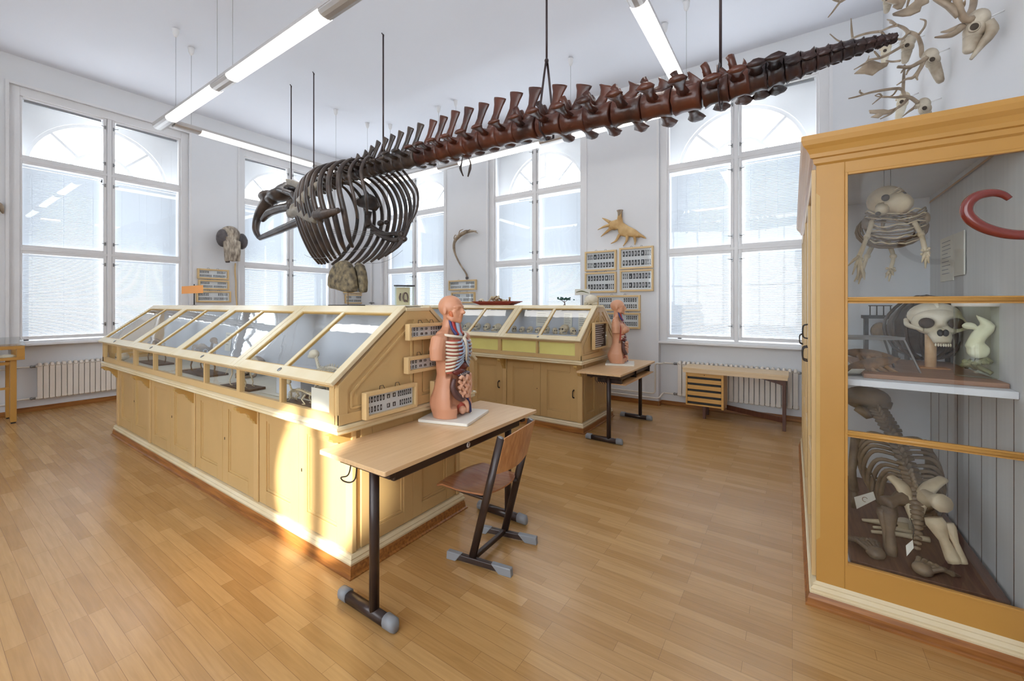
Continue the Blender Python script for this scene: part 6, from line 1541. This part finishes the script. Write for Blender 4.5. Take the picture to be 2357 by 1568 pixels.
# shelf things
SZ = 1.2505
tag(MB().box((0.33, 3.02, SZ), (0.874, 3.95, SZ + 0.024)).build('shelf_board', wood('reddish_board', srgb(136, 96, 72), srgb(164, 124, 98), 0.5, 'X'), None, loc=(0.6, 3.5, SZ), bevel=0.002), 'brown wooden board lying on the shelf of the tall cabinet', 'board')
ZB = SZ + 0.025
t = thing('glass_box', 'tilted glass box with brown furry specimens on the cabinet shelf', 'specimen box', (0.30, 3.15, SZ))
A0 = C(1949, 858, 3.06); B0 = C(2122, 842, 3.22); hgt = 0.21; dz = SZ + 0.001
ax = Vector((B0.x - A0.x, B0.y - A0.y, 0)); w_ = ax.length; ax.normalize(); dp = Vector((-ax.y, ax.x, 0))
o = Vector((max(A0.x, 0.16), A0.y, dz)); dpt = 0.20
def bp(a, b, z, sh=0): return o + ax * a + dp * b + Vector((0, 0, z))
mb = MB()
cor = [(0, 0), (w_, 0), (w_, dpt), (0, dpt)]
topw = w_ * 0.80
ct = [(0.0, 0.02), (topw, 0.02), (topw, dpt - 0.02), (0.0, dpt - 0.02)]
for i in range(4):
    j = (i + 1) % 4
    mb.bar(bp(*cor[i], 0.006), bp(*cor[j], 0.006), 0.010, 0.010); mb.bar(bp(*ct[i], hgt), bp(*ct[j], hgt), 0.010, 0.010); mb.bar(bp(*cor[i], 0.006), bp(*ct[i], hgt), 0.008, 0.008)
mb.build('box_frame', M['steel'], t)
for i in range(4):
    j = (i + 1) % 4; MB().quad(bp(*cor[i], 0.01), bp(*cor[j], 0.01), bp(*ct[j], hgt), bp(*ct[i], hgt)).build('glass_side', M['cglass'], t)
MB().prism([(0, 0), (topw + 0.01, 0), (topw + 0.01, dpt - 0.03), (0, dpt - 0.03)], bp(-0.005, 0.015, hgt + 0.005), ax, dp, (0, 0, 0.006)).build('box_lid', M['steel'], t)
MB().quad(*[bp(*q, 0.004) for q in cor]).build('box_floor', M['standwood'], t)
for k, (a, b, z, r3, lab) in enumerate(((w_ * 0.42, 0.07, 0.055, (0.13, 0.045, 0.035), 'front brown furry specimen inside the tilted glass box'), (w_ * 0.48, 0.13, 0.11, (0.12, 0.04, 0.03), 'rear brown furry specimen inside the tilted glass box'))):
    mb = MB(); R = Matrix.Rotation(math.atan2(ax.y, ax.x), 4, 'Z') @ Matrix.Rotation(-0.25 + 0.35 * k, 4, 'Y')
    mb.ball(bp(a, b, z), r3, M=R, nu=18, nv=10, dents=(((1, 0, 0), -0.3, 0.4), ((-0.5, -0.5, 0.4), 0.2, 0.4)))
    for q in range(4): mb.tube([bp(a - 0.06 + 0.04 * q, b - 0.02, z), bp(a - 0.05 + 0.05 * q, b - 0.045, z - 0.03), bp(a - 0.02 + 0.05 * q, b - 0.05, z - 0.045)], [0.014, 0.01, 0.005], 6)
    tag(mb.build('stuffed_animal', M['fur'], None, loc=bp(a, b, z - 0.03)), lab, 'animal specimen')
card((o.x + 0.03, o.y + 0.015, SZ + 0.012), 0.07, 0.05, -PI / 2 + 0.5, 0.9, 'tiny white card inside the tilted glass box')
# pale skull on a post
t = thing('skull_on_post', 'pale frontal skull on a wooden post on the cabinet shelf', 'skull', tuple(C(2142, 838, 3.5)))
p = C(2142, 838, 3.5); p.z = ZB
MB().box((p.x - 0.055, p.y - 0.05, ZB), (p.x + 0.075, p.y + 0.05, ZB + 0.006)).build('base_card', M['cardboard'], t)
zt = C(2142, 782, 3.5).z
MB().tube([(p.x, p.y, ZB + 0.006), (p.x, p.y, zt + 0.06)], 0.026, 14).build('post', M['beech'], t)
c = C(2153, 738, 3.48)
mb = MB(); mb.ball(c + Vector((0, 0.04, 0.025)), (0.12, 0.13, 0.085), nu=20, nv=12); mb.ball(c + Vector((0, -0.05, -0.01)), (0.115, 0.09, 0.08), nu=30, nv=20, dents=(((-0.62, -0.78, 0.0), 0.75, 0.36), ((0.62, -0.78, 0.0), 0.75, 0.36), ((0, -0.85, -0.5), 0.45, 0.22)))
mb.tube([c + Vector((0, -0.06, -0.06)), c + Vector((0, -0.12, -0.095)), c + Vector((0, -0.135, -0.125))], [0.055, 0.046, 0.036], 12, flat=0.8)
for q in (-1, 1): mb.tube(spline([c + Vector((q * 0.07, -0.1, -0.05)), c + Vector((q * 0.125, -0.03, -0.03)), c + Vector((q * 0.12, 0.05, 0.0))], 4), 0.014, 8)
mb.tube([c + Vector((0, 0.06, 0.105)), c + Vector((0, 0.0, 0.11)), c + Vector((0.0, -0.06, 0.075))], [0.012, 0.016, 0.008], 8)
mb.build('cranium', M['bonew'], t)
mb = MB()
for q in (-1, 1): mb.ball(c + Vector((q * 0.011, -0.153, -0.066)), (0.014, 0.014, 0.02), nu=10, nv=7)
mb.build('nose_shade', M['black'], t)  # black balls supply the shade inside the nostrils
mb = MB()
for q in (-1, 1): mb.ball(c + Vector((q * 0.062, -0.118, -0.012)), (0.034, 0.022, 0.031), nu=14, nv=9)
mb.build('eye_socket_shade', M['socket'], t)  # socket shade set in as dark balls
mb = MB()
for k in range(7): mb.ball(c + Vector((-0.03 + 0.01 * k, -0.165 + abs(k - 3) * 0.004, -0.135)), (0.005, 0.005, 0.010), nu=6, nv=5)
mb.build('teeth', M['bonew'], t)
# dark rounded rib cage behind
t = thing('dark_rib_cage', 'big dark rounded rib cage standing behind the pale skull in the cabinet', 'skeleton', tuple(C(2130, 822, 3.95)))
c = C(2132, 752, 3.95); rX = 0.255; zb = ZB + 0.0
c.z = ZB + 0.225
mb = MB(); mb.ball(c, (rX * 0.80, 0.22, 0.185), nu=22, nv=14, dents=(((-0.6, -0.8, 0), 0.3, 0.4), ((0.6, -0.7, 0.2), 0.25, 0.35))); mb.build('shell', M['cow'], t)
for k in range(9):
    a = -1.2 + 2.4 * k / 8
    pts = [(c.x + rX * math.sin(a) * math.cos(b) * 0.95, c.y - 0.25 * math.cos(a) * abs(math.cos(b)), c.z + 0.215 * math.sin(b)) for b in [-PI / 2 + PI * j / 14 for j in range(15)]]
    MB().tube([Vector(q_) + Vector((rnd.uniform(-.006, .006), rnd.uniform(-.006, .006), rnd.uniform(-.006, .006))) for q_ in pts], 0.010, 6).build('rib', M['cow'], t)
for q in (-0.1, 0.1): MB().tube([(c.x + q, c.y - 0.02, c.z - 0.12), (c.x + q, c.y - 0.02, ZB)], 0.014, 8).build('prop', M['black'], t)
# dark little apparatus
p = C(2026, 770, 4.28); 
t = thing('small_apparatus', 'small dark framed apparatus on the cabinet shelf left of the pale skull', 'apparatus', (p.x, 4.28, SZ))
p.z = SZ
for dx in (-0.085, 0.085): MB().box(p + Vector((dx - 0.012, -0.04, 0)), p + Vector((dx + 0.012, 0.04, 0.30))).build('post', M['black'], t)
MB().box(p + Vector((-0.11, -0.05, 0.30)), p + Vector((0.11, 0.05, 0.325))).build('top_plate', M['black'], t)
mb = MB()
for dx in (-0.06, -0.02, 0.02, 0.06): mb.tube([p + Vector((dx, 0, 0.325)), p + Vector((dx, 0, 0.40))], 0.004, 6)
mb.tube([p + Vector((-0.07, 0, 0.40)), p + Vector((0.07, 0, 0.40))], 0.004, 6); mb.build('rack', M['dark'], t)
MB().ball(p + Vector((0, 0, 0.2)), (0.06, 0.04, 0.07), nu=12, nv=8).build('drum', M['bonebrown'], t)
MB().box(p + Vector((-0.10, -0.04, 0.0)), p + Vector((0.10, 0.04, 0.02))).build('base', M['black'], t)
# tall jar
p = C(2248, 858, 3.22); p.z = ZB
t = thing('tall_jar', 'tall round jar of cloudy fluid with a pale specimen on the cabinet shelf', 'jar', tuple(p))
ztop = C(2248, 706, 3.22).z
rj = 0.085
mb = MB(); mb.lathe([(rj * 0.96, 0.0), (rj, 0.01), (rj, ztop - ZB)], p, 28); mb.build('glass', M['fluid'], t)
MB().lathe([(rj * 1.04, 0), (rj * 1.1, 0.006), (rj * 1.1, 0.045), (rj * 1.0, 0.05)], p + Vector((0, 0, ztop - ZB)), 28).build('lid', M['plate'], t)
mb = MB(); mb.ball(p + Vector((0.005, 0, 0.14)), (0.045, 0.04, 0.045), nu=16, nv=10, dents=(((0.5, -0.8, 0), 0.4, 0.35),)); mb.tube(spline([p + Vector((-0.02, 0, 0.15)), p + Vector((0.01, 0, 0.22)), p + Vector((0.04, 0, 0.27)), p + Vector((-0.005, 0, 0.33))], 4), [0.04, 0.045, 0.04, 0.004], 10, flat=0.7)
mb.ball(p + Vector((-0.03, -0.01, 0.27)), (0.03, 0.02, 0.02), nu=10, nv=7)
mb.build('specimen', M['palespec'], t, remesh=0.008, smooth_it=2)
mb = MB()
for k in range(9):
    a = k * 0.7; mb.tube(spline([p + Vector((0.055 * math.cos(a), 0.05 * math.sin(a), 0.02 + 0.008 * k)), p + Vector((0.03 * math.cos(a + 1), 0.03 * math.sin(a + 1), 0.05 + 0.006 * k)), p + Vector((0.05 * math.cos(a + 2), 0.05 * math.sin(a + 2), 0.08))], 3), 0.012, 6)
mb.build('tangle', mat('grey_tangle', srgb(150, 146, 116), 0.6, 0.1, 15), t)
# big skeleton below
tag(MB().box((0.27, 2.96, 0.201), (0.86, 4.4, 0.245)).build('base_board', wood('brown_base_board', srgb(92, 62, 48), srgb(116, 82, 64), 0.5, 'Y'), None, loc=(0.55, 3.6, 0.2), bevel=0.003), 'wide brown base board under the big skeleton in the tall cabinet', 'board')
FZ = 0.246
t = thing('big_skeleton', 'big brown mammal skeleton seen from behind in the lower part of the tall cabinet', 'skeleton', (0.5, 3.4, FZ))
K = lambda u, v, y: C(u, v, y)
spn = spline([K(2016, 938, 3.85), K(2034, 966, 3.78), K(2056, 1002, 3.68), K(2076, 1045, 3.52), K(2096, 1095, 3.36), K(2106, 1130, 3.26)], 8)
mb = MB(); mb.tube(spn, 0.022, 8); mb.build('spine', M['cabdark'], t)
for i, p in enumerate(spn[::2]):
    mb = MB(); w_ = 0.055 if i < 8 else 0.045
    mb.tube([p + Vector((-w_, 0, 0.012)), p, p + Vector((w_, 0, 0.012))], [0.010, 0.024, 0.010], 7); mb.tube([p, p + Vector((0.0, -0.03, 0.05))], [0.016, 0.008], 6); mb.build('vertebra', M['cabdark'], t)
for k in range(9):
    p = spn[17 + int(k * 2.2)] if 17 + int(k * 2.2) < len(spn) else spn[-1]
    f = k / 8; w_ = 0.13 + 0.06 * math.sin(PI * min(1, 0.25 + f * 0.8))
    for q in (-1, 1):
        mb = MB(); mb.tube(spline([p + Vector((q * 0.02, 0, 0.0)), p + Vector((q * w_ * 0.75, 0.02, 0.0)), p + Vector((q * w_, 0.05, -0.12)), p + Vector((q * w_ * 0.85, 0.09, -0.25)), p + Vector((q * w_ * 0.35, 0.13, -0.34))], 5), [0.009, 0.012, 0.013, 0.011, 0.007], 7); mb.build('rib', M['cabdark'], t)
c = K(1994, 917, 3.9)
mb = MB(); mb.ball(c, (0.135, 0.12, 0.085), nu=20, nv=12, dents=(((0, -0.8, -0.6), 0.3, 0.4),)); mb.tube([c + Vector((-0.05, 0.05, 0)), c + Vector((-0.13, 0.12, -0.03))], [0.07, 0.04], 10); mb.tube([c + Vector((0.02, -0.02, 0.0)), c + Vector((0.13, -0.05, -0.03))], [0.06, 0.025], 8)
mb.tube([c + Vector((-0.06, -0.06, -0.06)), c + Vector((0.0, -0.08, -0.10)), c + Vector((0.05, -0.07, -0.09))], [0.03, 0.035, 0.02], 8)
mb.build('skull', M['cabdark'], t)
for (a, b, e) in (((2050, 1098), (2074, 1118), (2088, 1142)), ((2172, 1102), (2142, 1120), (2124, 1142))):
    mb = MB(); mb.tube(spline([K(*a, 3.26), K(*b, 3.22), K(*e, 3.2)], 5), [0.028, 0.04, 0.045], 10, flat=0.55); mb.tube(spline([K(*e, 3.2), K((e[0] + 2108) / 2, e[1] + 45, 3.14), K(2106, e[1] + 62, 3.12)], 4), [0.03, 0.016, 0.014], 8); mb.build('pelvis', M['cabbone'], t)
tl = spline([K(2106, 1130, 3.24), K(2110, 1170, 3.14), K(2112, 1215, 3.08), K(2110, 1262, 3.05)], 4)
for i, p in enumerate(tl):
    mb = MB(); s = 1 - 0.6 * i / len(tl); mb.tube([p + Vector((-0.035 * s, 0, 0)), p, p + Vector((0.035 * s, 0, 0))], [0.012 * s, 0.026 * s, 0.012 * s], 8); mb.build('tail_vertebra', M['cabdark'], t)
def leg(fem, tib, fib, foot, r, mt):
    mb = MB(); P = [K(*p) for p in fem]; mb.tube([P[0], P[0].lerp(P[1], 0.15), P[0].lerp(P[1], 0.5), P[0].lerp(P[1], 0.88), P[1]], [r * 1.3, r * 1.7, r, r * 1.6, r * 1.5], 10); mb.build('thigh_bone', mt, t)
    for pr, kk in ((tib, 1.0), (fib, 0.6)):
        P = [K(*p) for p in pr]; mb = MB(); mb.tube([P[0], P[0].lerp(P[1], 0.12), P[0].lerp(P[1], 0.5), P[0].lerp(P[1], 0.9), P[1]], [r * 1.3 * kk, r * 1.5 * kk, r * 0.75 * kk, r * 1.1 * kk, r * 1.0 * kk], 8); mb.build('shin_bone', mt, t)
    a, b = Vector(foot[0]), Vector(foot[1]); d = (b - a); L = d.length; d.normalize(); sd = Vector((-d.y, d.x, 0))
    mb = MB(); mb.ball(a + Vector((0, 0, 0.03)), (0.045, 0.045, 0.032), nu=10, nv=7)
    for j in range(5):
        o_ = sd * (j - 2) * 0.022; P = [a + o_ * 0.6 + Vector((0, 0, 0.035)), a + o_ * 1.1 + d * L * 0.4 + Vector((0, 0, 0.045)), a + o_ * 1.5 + d * L * 0.7 + Vector((0, 0, 0.025)), a + o_ * 1.7 + d * L + Vector((0, 0, 0.008))]
        mb.tube(P, [0.014, 0.011, 0.012, 0.005], 7)
        for p in P[1:3]: mb.ball(p, 0.014, nu=7, nv=5)
    mb.build('foot', M['cabdark'], t)
leg([(2082, 1146, 3.2), (2036, 1160, 3.12)], [(2046, 1168, 3.1), (2052, 1278, 3.08)], [(2028, 1170, 3.1), (2044, 1268, 3.1)], [(0.385, 3.05, FZ), (0.315, 3.24, FZ)], 0.026, M['cabdark'])
leg([(2128, 1146, 3.2), (2172, 1160, 3.08)], [(2148, 1192, 3.06), (2198, 1296, 3.02)], [(2182, 1204, 3.06), (2218, 1298, 3.02)], [(0.565, 3.0, FZ), (0.66, 3.12, FZ)], 0.03, M['cabbone'])
for q, (a, b, e) in enumerate((((1972, 1010), (1962, 1080), (1966, 1128)), ((2128, 1020), (2140, 1060), (2136, 1090)))):
    mb = MB(); mb.tube(spline([K(*a, 3.72), K(*b, 3.62), K(*e, 3.66)], 4), [0.035, 0.022, 0.026], 8); mb.tube([K(*e, 3.66), Vector((K(*e, 3.66).x, 3.68, FZ + 0.02))], [0.022, 0.016], 8); mb.build('fore_leg', M['cabdark'], t)
# tusks and tags on the base board
def floor_bone(u0, v0, u1, v1, r0, r1, nm, lab, dz=0):
    p = at(u0, v0, z=FZ + r0 + dz); q = at(u1, v1, z=FZ + r1 + dz)
    mb = MB(); mb.tube(spline([p, p.lerp(q, 0.5) + Vector((0, 0.015, 0.0)), q], 6), [r0, (r0 + r1) / 2 * 1.1, r1], 10)
    tag(mb.build(nm, M['bone'], None, loc=p.lerp(q, 0.5)), lab, 'tusk', 'tusks lying under the big skeleton')
floor_bone(1984, 1197, 2092, 1216, 0.008, 0.028, 'tusk', 'upper pointed tusk lying on the brown board, thick end right')
floor_bone(2010, 1214, 2100, 1226, 0.008, 0.014, 'tusk', 'thin middle tusk lying on the brown board')
floor_bone(2006, 1224, 2140, 1243, 0.009, 0.016, 'tusk', 'lower long tusk lying on the brown board nearest the glass')
p = at(2085, 1206, z=FZ + 0.03); mb = MB(); mb.ball(p, (0.05, 0.05, 0.034), nu=14, nv=8, dents=(((0.4, -0.5, 0.7), 0.25, 0.4),)); tag(mb.build('molar_tooth', M['bonew'], None, loc=p), 'rough white tooth lying behind the tusks under the big skeleton', 'tooth')
for (pts, y, lab) in (([(1966, 1145), (2010, 1132), (2016, 1150), (1972, 1172)], 3.22, 'large white tag hanging at the left ribs of the big skeleton'), ([(2085, 1256), (2101, 1243), (2103, 1262), (2087, 1281)], 3.0, 'small white tag hanging at the tail of the big skeleton')):
    P = [C(u, v, y) for u, v in pts]; cc = sum(P, Vector()) / 4
    t2 = thing('paper_tag', lab, 'tag', tuple(cc))
    mb = MB(); mb.add(P + [p + Vector((0, 0.0015, 0)) for p in P], [(0, 1, 2, 3), (7, 6, 5, 4), (0, 1, 5, 4), (1, 2, 6, 5), (2, 3, 7, 6), (3, 0, 4, 7)]); mb.build('tag', M['paper'], t2)
    MB().tube([P[1], P[1] + Vector((0.01, 0.03, 0.05)), P[1] + Vector((0.0, 0.06, 0.09))], 0.002, 5).build('string', M['dark'], t2)
    if y > 3.1:
        m_ = MB(); c0 = cc + Vector((0, -0.002, 0)); m_.tube([c0 + Vector((0.012 * math.cos(a), 0, 0.014 * math.sin(a))) for a in [0.5 + 0.45 * k for k in range(11)]], 0.0015, 5); m_.build('printed_ring', M['fur'], t2)
